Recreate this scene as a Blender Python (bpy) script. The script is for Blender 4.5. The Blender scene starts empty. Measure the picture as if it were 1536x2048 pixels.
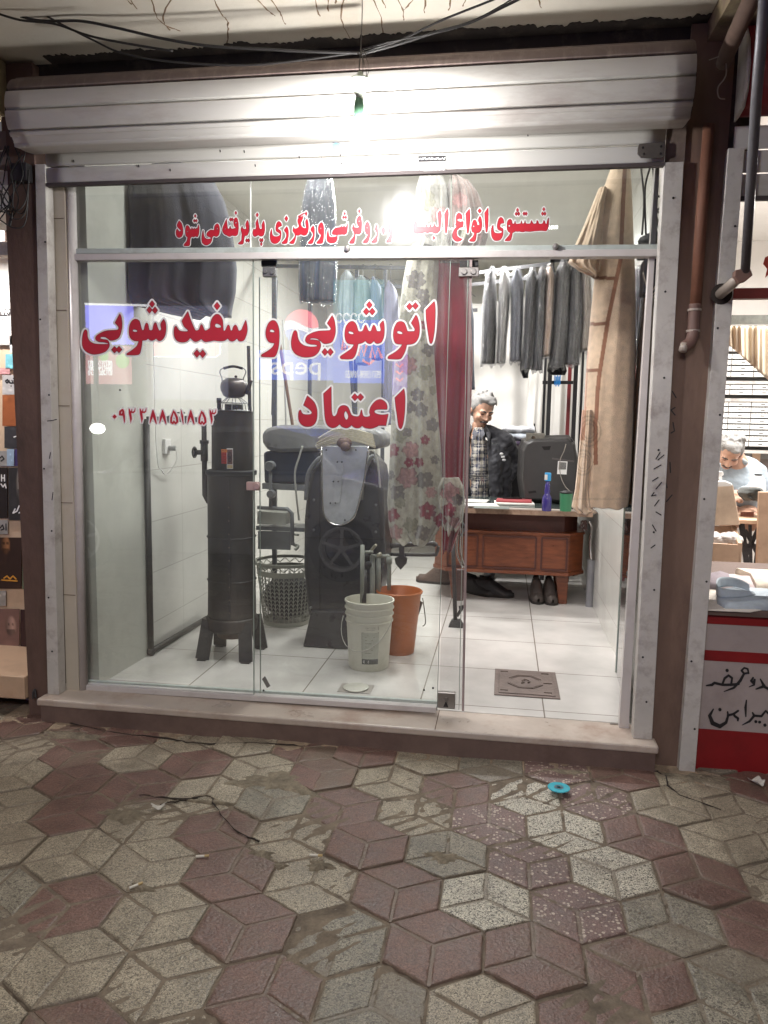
import bpy, bmesh, math, random
import numpy as np
from mathutils import Vector, Matrix

# ---------------------------------------------------------------- camera
SC = bpy.context.scene
COL = SC.collection
F = 1538.0
YAW, PITCH, ROLL = math.radians(8.8), math.radians(6.7), math.radians(.92)
CAM = np.array([0, -3.4, 1.5])
fw = np.array([-math.sin(YAW)*math.cos(PITCH), math.cos(YAW)*math.cos(PITCH), -math.sin(PITCH)])
_r = np.array([math.cos(YAW), math.sin(YAW), 0.0]); _u = np.cross(_r, fw)
RT = _r*math.cos(ROLL)+_u*math.sin(ROLL); UP = np.cross(RT, fw)
cd = bpy.data.cameras.new('camera'); cam = bpy.data.objects.new('camera', cd); COL.objects.link(cam)
cd.sensor_fit = 'VERTICAL'; cd.sensor_height = 32.0; cd.lens = F/2048*32.0
cd.clip_start = .05; cd.clip_end = 200
cam.matrix_world = Matrix(((RT[0], UP[0], -fw[0], CAM[0]), (RT[1], UP[1], -fw[1], CAM[1]), (RT[2], UP[2], -fw[2], CAM[2]), (0, 0, 0, 1)))
SC.camera = cam

# ---------------------------------------------------------------- world, exposure
W = bpy.data.worlds.new('World'); SC.world = W; W.use_nodes = True
W.node_tree.nodes['Background'].inputs[0].default_value = (.88, .84, .82, 1)
W.node_tree.nodes['Background'].inputs[1].default_value = .09
SC.view_settings.view_transform = 'Standard'; SC.view_settings.look = 'None'
SC.view_settings.exposure = 0.35; SC.view_settings.gamma = 1
SC.render.engine = 'CYCLES'
SC.cycles.use_denoising = True
SC.cycles.max_bounces = 10; SC.cycles.transparent_max_bounces = 24
SC.cycles.diffuse_bounces = 4; SC.cycles.glossy_bounces = 4
SC.cycles.caustics_reflective = False; SC.cycles.caustics_refractive = False
SC.cycles.sample_clamp_indirect = 4

def area(name, loc, sx, sy, power, col, aim=(0, 0, -1)):
    l = bpy.data.lights.new(name, 'AREA'); l.shape = 'RECTANGLE'; l.size = sx; l.size_y = sy
    l.energy = power; l.color = col
    o = bpy.data.objects.new(name, l); COL.objects.link(o); o.location = loc
    o.rotation_euler = Vector(aim).to_track_quat('-Z', 'Y').to_euler()
    return o
def point(name, loc, power, col, r):
    l = bpy.data.lights.new(name, 'POINT'); l.energy = power; l.color = col; l.shadow_soft_size = r
    o = bpy.data.objects.new(name, l); COL.objects.link(o); o.location = loc; return o

# the shop's own ceiling tubes and an added front fill, the neighbours' lamps, street lighting behind the viewer
area('shop_tube_light', (-.45, 3.0, 2.93), 1.2, .10, 82, (1, .985, .96))
area('shop_tube_light', (-.9, 1.45, 2.93), .12, 1.1, 42, (1, .985, .96))
area('neighbour_tube_light', (-2.95, .12, 2.40), .9, .08, 110, (1, .97, .95))
area('front_fill_light', (-.7, .42, 2.98), 1.6, .08, 26, (1, .985, .96), (0, .35, -1))  # added fill that brightens the fronts of the hanging clothes
area('tailor_tube_light', (1.75, 1.5, 2.85), 1.2, .1, 95, (1, .98, .97))
area('tailor_window_light', (1.7, .5, 2.5), 1.0, .1, 26, (1, .95, .88))
area('street_light', (-.6, -6.8, 4.4), 2.4, .8, 150, (1, .95, .94), (.05, .9, -.42))

# ---------------------------------------------------------------- maths
def ray(px, py): return fw*F+RT*(px-768)-UP*(py-1024)
def P(px, py, Y):
    d = ray(px, py); return CAM+d*((Y-CAM[1])/d[1])
def PZ(px, py, Z):
    d = ray(px, py); return CAM+d*((Z-CAM[2])/d[2])
def PX(px, py, X):
    d = ray(px, py); return CAM+d*((X-CAM[0])/d[0])
def lin(c):
    c = c/255.0
    return c/12.92 if c <= .04045 else ((c+.055)/1.055)**2.4
def S(r, g, b, a=1): return (lin(r), lin(g), lin(b), a)

# ---------------------------------------------------------------- materials
MATS = {}
def _nt(name):
    m = bpy.data.materials.new(name); m.use_nodes = True
    return m, m.node_tree, m.node_tree.nodes['Principled BSDF']
def M(name, col, rough=.5, metal=0, nz=.12, ns=6, bump=0, bs=60, spec=.5, rn=0, stain=None, sst=.5, sscale=2.5, emis=None, es=0, alpha=None, trans=0, streak=None, sheen=0):
    """principled material with noise-driven colour, stains, gloss and bump"""
    if name in MATS: return MATS[name]
    m, nt, b = _nt(name); N = nt.nodes; L = nt.links
    tc = N.new('ShaderNodeTexCoord')
    mp = N.new('ShaderNodeMapping'); L.new(tc.outputs['Object'], mp.inputs[0])
    if streak: mp.inputs['Scale'].default_value = streak
    co = mp.outputs[0]
    n1 = N.new('ShaderNodeTexNoise'); n1.inputs['Scale'].default_value = ns; n1.inputs['Detail'].default_value = 6; n1.inputs['Roughness'].default_value = .65
    L.new(co, n1.inputs['Vector'])
    mix = N.new('ShaderNodeMix'); mix.data_type = 'RGBA'
    c = np.array(col[:3])
    mix.inputs['A'].default_value = (*(c*(1-nz)), 1); mix.inputs['B'].default_value = (*np.minimum(c*(1+nz), 1), 1)
    rmp = N.new('ShaderNodeMapRange'); rmp.inputs[1].default_value = .3; rmp.inputs[2].default_value = .7
    L.new(n1.outputs[0], rmp.inputs[0]); L.new(rmp.outputs[0], mix.inputs['Factor'])
    out = mix.outputs['Result']
    if stain:
        n2 = N.new('ShaderNodeTexNoise'); n2.inputs['Scale'].default_value = sscale; n2.inputs['Detail'].default_value = 9; n2.inputs['Roughness'].default_value = .7
        L.new(co, n2.inputs['Vector'])
        r2 = N.new('ShaderNodeMapRange'); r2.inputs[1].default_value = .5; r2.inputs[2].default_value = .68; r2.inputs[4].default_value = sst
        L.new(n2.outputs[0], r2.inputs[0])
        mx = N.new('ShaderNodeMix'); mx.data_type = 'RGBA'; L.new(r2.outputs[0], mx.inputs['Factor'])
        L.new(out, mx.inputs['A']); mx.inputs['B'].default_value = stain; out = mx.outputs['Result']
    L.new(out, b.inputs['Base Color'])
    b.inputs['Roughness'].default_value = rough; b.inputs['Metallic'].default_value = metal
    b.inputs['Specular IOR Level'].default_value = spec
    if sheen: b.inputs['Sheen Weight'].default_value = sheen
    if rn:
        rr = N.new('ShaderNodeMapRange'); rr.inputs[1].default_value = .3; rr.inputs[2].default_value = .7
        rr.inputs[3].default_value = max(0, rough-rn); rr.inputs[4].default_value = min(1, rough+rn)
        L.new(n1.outputs[0], rr.inputs[0]); L.new(rr.outputs[0], b.inputs['Roughness'])
    if bump:
        n3 = N.new('ShaderNodeTexNoise'); n3.inputs['Scale'].default_value = bs; n3.inputs['Detail'].default_value = 5
        L.new(co, n3.inputs['Vector'])
        bp = N.new('ShaderNodeBump'); bp.inputs['Strength'].default_value = bump; bp.inputs['Distance'].default_value = .01
        L.new(n3.outputs[0], bp.inputs['Height']); L.new(bp.outputs[0], b.inputs['Normal'])
    if emis: b.inputs['Emission Color'].default_value = emis; b.inputs['Emission Strength'].default_value = es
    if alpha is not None: b.inputs['Alpha'].default_value = alpha
    MATS[name] = m; return m
def MC(name, rough=.8, bump=.2, bs=150, sheen=0, spec=.3, nz=.12, ns=40):
    """colour attribute (woven or printed pattern) material"""
    if name in MATS: return MATS[name]
    m, nt, b = _nt(name); N = nt.nodes; L = nt.links
    a = N.new('ShaderNodeAttribute'); a.attribute_name = 'Col'
    tc = N.new('ShaderNodeTexCoord')
    n1 = N.new('ShaderNodeTexNoise'); n1.inputs['Scale'].default_value = ns; n1.inputs['Detail'].default_value = 5; L.new(tc.outputs['Object'], n1.inputs['Vector'])
    r = N.new('ShaderNodeMapRange'); r.inputs[1].default_value = .3; r.inputs[2].default_value = .7; r.inputs[3].default_value = 1-nz; r.inputs[4].default_value = 1+nz; L.new(n1.outputs[0], r.inputs[0])
    mx = N.new('ShaderNodeVectorMath'); mx.operation = 'SCALE'; L.new(a.outputs['Color'], mx.inputs[0]); L.new(r.outputs[0], mx.inputs['Scale'])
    L.new(mx.outputs[0], b.inputs['Base Color'])
    b.inputs['Roughness'].default_value = rough; b.inputs['Specular IOR Level'].default_value = spec; b.inputs['Sheen Weight'].default_value = sheen
    if bump:
        n3 = N.new('ShaderNodeTexNoise'); n3.inputs['Scale'].default_value = bs; n3.inputs['Detail'].default_value = 4; L.new(tc.outputs['Object'], n3.inputs['Vector'])
        bp = N.new('ShaderNodeBump'); bp.inputs['Strength'].default_value = bump; bp.inputs['Distance'].default_value = .01
        L.new(n3.outputs[0], bp.inputs['Height']); L.new(bp.outputs[0], b.inputs['Normal'])
    MATS[name] = m; return m
def ME(name, col, st):
    if name in MATS: return MATS[name]
    m, nt, b = _nt(name); N = nt.nodes
    N.remove(b); e = N.new('ShaderNodeEmission'); e.inputs[0].default_value = col; e.inputs[1].default_value = st
    nt.links.new(e.outputs[0], N['Material Output'].inputs[0]); MATS[name] = m; return m
def glass(name, tint=(.93, .97, .95), refl=2.6, haze=.085, hazecol=(.7, .72, .7), base=0.0):
    """thin sheet glass: see-through, mirror reflection by Fresnel, a film of dust"""
    if name in MATS: return MATS[name]
    m, nt, b = _nt(name); N = nt.nodes; L = nt.links; N.remove(b)
    tr = N.new('ShaderNodeBsdfTransparent'); tr.inputs[0].default_value = (*tint, 1)
    gl = N.new('ShaderNodeBsdfGlossy'); gl.inputs['Roughness'].default_value = 0.0
    g2 = N.new('ShaderNodeBsdfGlossy'); g2.inputs['Roughness'].default_value = .22
    df = N.new('ShaderNodeBsdfDiffuse'); df.inputs[0].default_value = (*hazecol, 1)
    fr = N.new('ShaderNodeFresnel'); fr.inputs[0].default_value = 1.5
    mu = N.new('ShaderNodeMath'); mu.operation = 'MULTIPLY_ADD'; mu.inputs[1].default_value = refl; mu.inputs[2].default_value = base; mu.use_clamp = True
    L.new(fr.outputs[0], mu.inputs[0])
    tc = N.new('ShaderNodeTexCoord'); mp = N.new('ShaderNodeMapping'); mp.inputs['Scale'].default_value = (3, 3, 1.2)
    L.new(tc.outputs['Object'], mp.inputs[0])
    no = N.new('ShaderNodeTexNoise'); no.inputs['Scale'].default_value = 1.6; no.inputs['Detail'].default_value = 8; no.inputs['Roughness'].default_value = .7; L.new(mp.outputs[0], no.inputs['Vector'])
    r = N.new('ShaderNodeMapRange'); r.inputs[1].default_value = .35; r.inputs[2].default_value = .75; r.inputs[3].default_value = haze*.4; r.inputs[4].default_value = haze*1.8
    L.new(no.outputs[0], r.inputs[0])
    m1 = N.new('ShaderNodeMixShader'); L.new(mu.outputs[0], m1.inputs[0]); L.new(tr.outputs[0], m1.inputs[1]); L.new(gl.outputs[0], m1.inputs[2])
    m0 = N.new('ShaderNodeMixShader'); m0.inputs[0].default_value = .5; L.new(df.outputs[0], m0.inputs[1]); L.new(g2.outputs[0], m0.inputs[2])
    m2 = N.new('ShaderNodeMixShader'); L.new(r.outputs[0], m2.inputs[0]); L.new(m1.outputs[0], m2.inputs[1]); L.new(m0.outputs[0], m2.inputs[2])
    L.new(m2.outputs[0], N['Material Output'].inputs[0]); MATS[name] = m; return m
def plastic_film(name='plastic_film', opac=.22):
    if name in MATS: return MATS[name]
    m, nt, b = _nt(name); N = nt.nodes; L = nt.links; N.remove(b)
    tr = N.new('ShaderNodeBsdfTransparent'); tr.inputs[0].default_value = (.95, .95, .96, 1)
    gl = N.new('ShaderNodeBsdfGlossy'); gl.inputs['Roughness'].default_value = .06
    df = N.new('ShaderNodeBsdfDiffuse'); df.inputs[0].default_value = (.8, .8, .82, 1)
    tc = N.new('ShaderNodeTexCoord'); mp = N.new('ShaderNodeMapping'); mp.inputs['Scale'].default_value = (2.2, 2.2, .55); L.new(tc.outputs['Object'], mp.inputs[0])
    no = N.new('ShaderNodeTexNoise'); no.inputs['Scale'].default_value = 14; no.inputs['Detail'].default_value = 5; no.inputs['Distortion'].default_value = 1.2; L.new(mp.outputs[0], no.inputs['Vector'])
    bp = N.new('ShaderNodeBump'); bp.inputs['Strength'].default_value = 1; bp.inputs['Distance'].default_value = .05; L.new(no.outputs[0], bp.inputs['Height']); L.new(bp.outputs[0], gl.inputs['Normal'])
    fr = N.new('ShaderNodeFresnel'); fr.inputs[0].default_value = 1.6; L.new(bp.outputs[0], fr.inputs['Normal'])
    mu = N.new('ShaderNodeMath'); mu.operation = 'MULTIPLY_ADD'; mu.inputs[1].default_value = .65; mu.inputs[2].default_value = .025; mu.use_clamp = True; L.new(fr.outputs[0], mu.inputs[0])
    m0 = N.new('ShaderNodeMixShader'); m0.inputs[0].default_value = opac*.35; L.new(tr.outputs[0], m0.inputs[1]); L.new(df.outputs[0], m0.inputs[2])
    m1 = N.new('ShaderNodeMixShader'); L.new(mu.outputs[0], m1.inputs[0]); L.new(m0.outputs[0], m1.inputs[1]); L.new(gl.outputs[0], m1.inputs[2])
    L.new(m1.outputs[0], N['Material Output'].inputs[0]); MATS[name] = m; return m

# ---------------------------------------------------------------- mesh builder
ORG = {}
class MB:
    def __init__(s): s.v = []; s.f = []; s.c = None
    def add(s, vs, fs):
        k = len(s.v); s.v += [tuple(float(a) for a in v) for v in vs]; s.f += [tuple(i+k for i in f) for f in fs]; return s
    def box(s, x0, x1, y0, y1, z0, z1):
        return s.hexa([(x0, y0, z0), (x1, y0, z0), (x1, y1, z0), (x0, y1, z0), (x0, y0, z1), (x1, y0, z1), (x1, y1, z1), (x0, y1, z1)])
    def hexa(s, p): return s.add(p, [(0, 3, 2, 1), (4, 5, 6, 7), (0, 1, 5, 4), (1, 2, 6, 5), (2, 3, 7, 6), (3, 0, 4, 7)])
    def bar(s, a, b, w, d=None, up=(0, 0, 1)):
        """rectangular bar from a to b"""
        a = Vector(a); b = Vector(b); d = d or w; t = (b-a).normalized(); u = Vector(up)
        if abs(t.dot(u)) > .95: u = Vector((0, 1, 0))
        x = t.cross(u).normalized()*w/2; y = x.cross(t).normalized()*d/2
        return s.hexa([a-x-y, a+x-y, a+x+y, a-x+y, b-x-y, b+x-y, b+x+y, b-x+y])
    def tube(s, path, r, n=10, cap=True):
        pts = [Vector(p) for p in path]; rs = r if isinstance(r, (list, tuple)) else [r]*len(pts)
        k = len(s.v); prev = None
        for i, p in enumerate(pts):
            t = (pts[min(i+1, len(pts)-1)]-pts[max(i-1, 0)]).normalized()
            if prev is None:
                u = Vector((0, 0, 1)) if abs(t.z) < .9 else Vector((0, 1, 0)); x = t.cross(u).normalized()
            else: x = (prev-t*prev.dot(t)).normalized()
            prev = x; y = t.cross(x)
            for j in range(n):
                a = 2*math.pi*j/n; s.v.append(tuple(p+(x*math.cos(a)+y*math.sin(a))*rs[i]))
        for i in range(len(pts)-1):
            for j in range(n):
                a = k+i*n+j; b = k+i*n+(j+1) % n; s.f.append((a, b, b+n, a+n))
        if cap:
            s.f.append(tuple(k+j for j in range(n))[::-1]); s.f.append(tuple(k+(len(pts)-1)*n+j for j in range(n)))
        return s
    def lathe(s, prof, c=(0, 0, 0), n=32, sx=1, sy=1, axis='z', cap=True):
        k = len(s.v); m = len(prof)
        for r, h in prof:
            for j in range(n):
                a = 2*math.pi*j/n; x = r*math.cos(a)*sx; y = r*math.sin(a)*sy
                q = (x, y, h) if axis == 'z' else ((x, h, y) if axis == 'y' else (h, x, y))
                s.v.append((c[0]+q[0], c[1]+q[1], c[2]+q[2]))
        for i in range(m-1):
            for j in range(n):
                a = k+i*n+j; b = k+i*n+(j+1) % n; s.f.append((a, b, b+n, a+n))
        if cap:
            if prof[0][0] > 1e-5: s.f.append(tuple(k+j for j in range(n))[::-1])
            if prof[-1][0] > 1e-5: s.f.append(tuple(k+(m-1)*n+j for j in range(n)))
        return s
    def prism(s, pts, dy):
        """closed outline of 3-D points pushed by the vector dy"""
        n = len(pts); d = np.array(dy if hasattr(dy, '__len__') else (0, dy, 0)); k = len(s.v)
        a = [tuple(p) for p in pts]; b = [tuple(np.array(p)+d) for p in pts]
        return s.add(a+b, [tuple(range(n)), tuple(range(2*n-1, n-1, -1))]+[(i, i+n, (i+1) % n+n, (i+1) % n) for i in range(n)])
    def grid(s, fn, nu, nv, wrap=False):
        k = len(s.v); w = nu if wrap else nu+1
        for j in range(nv+1):
            for i in range(w): s.v.append(tuple(float(q) for q in fn(i/nu, j/nv)))
        for j in range(nv):
            for i in range(nu):
                a = k+j*w+i; b = k+j*w+((i+1) % w if wrap else i+1); s.f.append((a, b, b+w, a+w))
        return s
    def blob(s, c, r, n=16, m=10, ph=0):
        """ellipsoid"""
        rx, ry, rz = r if hasattr(r, '__len__') else (r, r, r)
        pr = [(math.sin(math.pi*i/m), -math.cos(math.pi*i/m)) for i in range(m+1)]
        k = len(s.v)
        for a, h in pr:
            for j in range(n):
                t = 2*math.pi*j/n; s.v.append((c[0]+rx*a*math.cos(t), c[1]+ry*a*math.sin(t), c[2]+rz*h))
        for i in range(m):
            for j in range(n):
                p = k+i*n+j; q = k+i*n+(j+1) % n; s.f.append((p, q, q+n, p+n))
        return s
def tag(o, label=None, cat=None, group=None, kind=None):
    if label: o['label'] = label
    if cat: o['category'] = cat
    if group: o['group'] = group
    if kind: o['kind'] = kind
    return o
def thing(name, label, cat, loc, group=None):
    o = bpy.data.objects.new(name, None); COL.objects.link(o); o.location = tuple(float(a) for a in loc); o.empty_display_size = .1
    ORG[o] = Vector(o.location); return tag(o, label, cat, group)
def build_each(mb, name, mat, parent=None, **kw):
    """one object for every separate piece of the builder"""
    n = len(mb.v); r = list(range(n))
    def fd(a):
        while r[a] != a: r[a] = r[r[a]]; a = r[a]
        return a
    for f in mb.f:
        for k in f[1:]: r[fd(k)] = fd(f[0])
    gr = {}
    for f in mb.f: gr.setdefault(fd(f[0]), []).append(f)
    for fs in gr.values():
        ids = sorted({i for f in fs for i in f}); mp = {a: i for i, a in enumerate(ids)}; m = MB(); m.v = [mb.v[i] for i in ids]; m.f = [tuple(mp[i] for i in f) for f in fs]
        build(m, name, mat, parent, **kw)
def build(mb, name, mat, parent=None, smooth=False, bevel=0, label=None, cat=None, group=None, kind=None, auto=None, sub=0, colfn=None, solid=0, remesh=0, sm=0, disp=0):
    v = np.array(mb.v, dtype=float)
    if parent is not None: org = ORG[parent]
    else:
        org = Vector(((v[:, 0].min()+v[:, 0].max())/2, (v[:, 1].min()+v[:, 1].max())/2, v[:, 2].min()))
        if kind == 'structure': org = Vector((0, 0, 0))
    me = bpy.data.meshes.new(name); vv = v-np.array(org)
    me.from_pydata([tuple(q) for q in vv], [], mb.f); me.validate(); me.update()
    o = bpy.data.objects.new(name, me); COL.objects.link(o); ORG[o] = org
    me.materials.append(mat)
    if parent is not None: o.parent = parent
    else: o.location = org
    bm = bmesh.new(); bm.from_mesh(me)
    if not solid: bmesh.ops.recalc_face_normals(bm, faces=bm.faces)
    bm.to_mesh(me); bm.free()
    if smooth:
        for p in me.polygons: p.use_smooth = True
        if auto is not None:
            try: me.set_sharp_from_angle(angle=math.radians(auto))
            except Exception: pass
    if bevel:
        md = o.modifiers.new('bevel', 'BEVEL'); md.width = bevel; md.segments = 2; md.limit_method = 'ANGLE'; md.angle_limit = math.radians(35)
    if remesh:
        md = o.modifiers.new('remesh', 'REMESH'); md.mode = 'VOXEL'; md.voxel_size = remesh; md.use_smooth_shade = True
    if sm:
        md = o.modifiers.new('smooth', 'SMOOTH'); md.iterations = sm; md.factor = .6
    if disp:
        tx = bpy.data.textures.get('clouds') or bpy.data.textures.new('clouds', 'CLOUDS'); tx.noise_scale = .03
        md = o.modifiers.new('disp', 'DISPLACE'); md.texture = tx; md.strength = disp; md.texture_coords = 'LOCAL'
    if solid:
        md = o.modifiers.new('solid', 'SOLIDIFY'); md.thickness = solid; md.offset = 0
    if sub:
        md = o.modifiers.new('sub', 'SUBSURF'); md.levels = sub; md.render_levels = sub
    if colfn is not None:
        at = me.color_attributes.new('Col', 'FLOAT_COLOR', 'POINT')
        for i, q in enumerate(v): at.data[i].color = colfn(i, q)
    return tag(o, label, cat, group, kind)
def copy_tree(src, loc=None, rz=None, label=None):
    c = src.copy(); COL.objects.link(c)
    def kids(a, b):
        for ch in [o for o in ALLCH.get(a, [])]:
            d = ch.copy(); COL.objects.link(d); d.parent = b; kids(ch, d)
    kids(src, c)
    if loc is not None: c.location = loc
    if rz is not None: c.rotation_euler = (0, 0, rz)
    if label: c['label'] = label
    return c
class _CH(dict):
    def get(s, k, d=None): return [o for o in COL.objects if o.parent == k]
ALLCH = _CH()

# ---------------------------------------------------------------- outlines and lettering (distance field -> flat cut-out)
def pts(s, ox=0, oy=0, sc=1.0):
    """'x,y x,y! ...' -> smooth closed outline in photo pixels; ! marks a corner"""
    q = []; cr = []
    for t in s.replace(';', ' ').split():
        c = t.endswith('!'); a = t.rstrip('!').split(','); q.append((float(a[0])/sc+ox, float(a[1])/sc+oy)); cr.append(c)
    n = len(q); out = []
    for i in range(n):
        p0, p1, p2, p3 = (np.array(q[(i+k) % n]) for k in (-1, 0, 1, 2))
        d = np.linalg.norm(p2-p1)+1e-6
        t1 = np.zeros(2) if cr[i] else (p2-p0)*.5; t2 = np.zeros(2) if cr[(i+1) % n] else (p3-p1)*.5
        if cr[i]: t1 = (p2-p1)*.6
        if cr[(i+1) % n]: t2 = (p2-p1)*.6
        for t_ in (t1, t2):
            l = np.linalg.norm(t_)
            if l > d: t_ *= d/l
        for k in range(5):
            t = k/5; h = (2*t**3-3*t*t+1)*p1+(t**3-2*t*t+t)*t1+(-2*t**3+3*t*t)*p2+(t**3-t*t)*t2
            out.append(h)
    return np.array(out)
def dia(x, y, w, h, ox=0, oy=0, sc=1.0):
    return np.array([(x/sc+ox, (y-h)/sc+oy), ((x+w)/sc+ox, y/sc+oy), (x/sc+ox, (y+h)/sc+oy), ((x-w)/sc+ox, y/sc+oy)])
def field(polys, holes, strokes, x0, x1, y0, y1, st):
    """signed distance (positive inside) sampled on a grid"""
    gx = np.arange(x0, x1+st, st); gy = np.arange(y0, y1+st, st); X, Y = np.meshgrid(gx, gy)
    def sd(poly):
        a = poly; b = np.roll(poly, -1, 0); D = np.full(X.shape, 1e9); wn = np.zeros(X.shape, int)
        for (ax, ay), (bx, by) in zip(a, b):
            ex, ey = bx-ax, by-ay; L = ex*ex+ey*ey+1e-12
            t = np.clip(((X-ax)*ex+(Y-ay)*ey)/L, 0, 1); D = np.minimum(D, (X-ax-t*ex)**2+(Y-ay-t*ey)**2)
            cr = ex*(Y-ay)-(X-ax)*ey
            wn += ((ay <= Y) & (by > Y) & (cr > 0)).astype(int)-((ay > Y) & (by <= Y) & (cr < 0)).astype(int)
        return np.where(wn != 0, 1, -1)*np.sqrt(D)
    T = np.full(X.shape, -1e3)
    for p in polys: T = np.maximum(T, sd(p))
    for p in holes: T = np.minimum(T, -sd(p))
    for s in strokes:
        for (ax, ay, ar), (bx, by, br) in zip(s[:-1], s[1:]):
            ex, ey = bx-ax, by-ay; L = ex*ex+ey*ey+1e-12
            t = np.clip(((X-ax)*ex+(Y-ay)*ey)/L, 0, 1)
            T = np.maximum(T, ar+(br-ar)*t-np.sqrt((X-ax-t*ex)**2+(Y-ay-t*ey)**2))
    return gx, gy, T
def cutout(fld, level, mapper, mb=None):
    gx, gy, T = fld; T = T-level; mb = mb or MB(); ny, nx = T.shape
    ins = T > 0; allin = ins[:-1, :-1] & ins[:-1, 1:] & ins[1:, :-1] & ins[1:, 1:]
    anyin = ins[:-1, :-1] | ins[:-1, 1:] | ins[1:, :-1] | ins[1:, 1:]
    for j in range(ny-1):
        i = 0
        while i < nx-1:
            if allin[j, i]:
                k = i
                while k < nx-1 and allin[j, k] and k-i < 12: k += 1
                mb.add([mapper(gx[i], gy[j]), mapper(gx[k], gy[j]), mapper(gx[k], gy[j+1]), mapper(gx[i], gy[j+1])], [(0, 1, 2, 3)]); i = k; continue
            if anyin[j, i]:
                c = [(i, j), (i+1, j), (i+1, j+1), (i, j+1)]; out = []
                for a, b in zip(c, c[1:]+c[:1]):
                    va, vb = T[a[1], a[0]], T[b[1], b[0]]; pa = (gx[a[0]], gy[a[1]]); pb = (gx[b[0]], gy[b[1]])
                    if va > 0: out.append(pa)
                    if (va > 0) != (vb > 0):
                        t = va/(va-vb); out.append((pa[0]+(pb[0]-pa[0])*t, pa[1]+(pb[1]-pa[1])*t))
                if len(out) >= 3: mb.add([mapper(*q) for q in out], [tuple(range(len(out)))])
            i += 1
    return mb

# ---------------------------------------------------------------- cloth hanging: rows (py, x_left, x_right) in the picture at depth Y
def cloth(rows, Y, thick=.06, nf=4, fa=.02, seed=0, nu=44, nv=60, ragged=0, pin=.2, mb=None, lean=0, full=False):
    rows = sorted(rows); rng = random.Random(seed); ph = [rng.uniform(0, 6.3) for _ in range(6)]
    ys = [r[0] for r in rows]; xl = [r[1] for r in rows]; xr = [r[2] for r in rows]; mb = mb or MB()
    def fn(side):
        def g(u, v):
            py = ys[0]+(ys[-1]-ys[0])*v; a = np.interp(py, ys, xl); b = np.interp(py, ys, xr)
            if ragged: py += ragged*math.sin(u*9+ph[0])*v**4+ragged*.6*math.sin(u*21+ph[1])*v**4
            s = 2*u-1; prof = max(0, 1-abs(s)**2.4)**.5
            k = fa*(pin+(1-pin)*v)
            fo = k*(math.sin(u*nf*6.28+ph[0]+v*1.1)+.5*math.sin(u*nf*11+ph[1]-v*2)+.35*math.sin(u*nf*19+ph[2]+v*3))
            wr = fa*.35*(math.sin(v*14+u*6+ph[3])*math.sin(u*7+ph[4]))
            y = Y+lean*v+side*thick*prof*(1 if side < 0 else .6)+(fo+wr)*min(1, prof*1.8)
            q = P(a+(b-a)*u, py, Y); return (q[0], y, q[2])
        return g
    k0 = len(mb.v); mb.grid(fn(-1), nu, nv); mb.grid(fn(1), nu, nv)
    w = nu+1; n = w*(nv+1)
    for j in range(nv):
        a = k0+j*w; mb.f.append((a, a+w, a+w+n, a+n)); a = k0+j*w+nu; mb.f.append((a, a+n, a+w+n, a+w))
    for i in range(nu):
        a = k0+i; mb.f.append((a, a+n, a+n+1, a+1)); a = k0+nv*w+i; mb.f.append((a, a+1, a+n+1, a+n))
    return mb
def arc(p, n=6):
    """smooth polyline through 3-D points"""
    p = [np.array(q, float) for q in p]; out = []
    for i in range(len(p)-1):
        p0 = p[max(i-1, 0)]; p1 = p[i]; p2 = p[i+1]; p3 = p[min(i+2, len(p)-1)]
        for k in range(n):
            t = k/n; out.append(.5*((2*p1)+(p2-p0)*t+(2*p0-5*p1+4*p2-p3)*t*t+(-p0+3*p1-3*p2+p3)*t**3))
    out.append(p[-1]); return out
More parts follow.
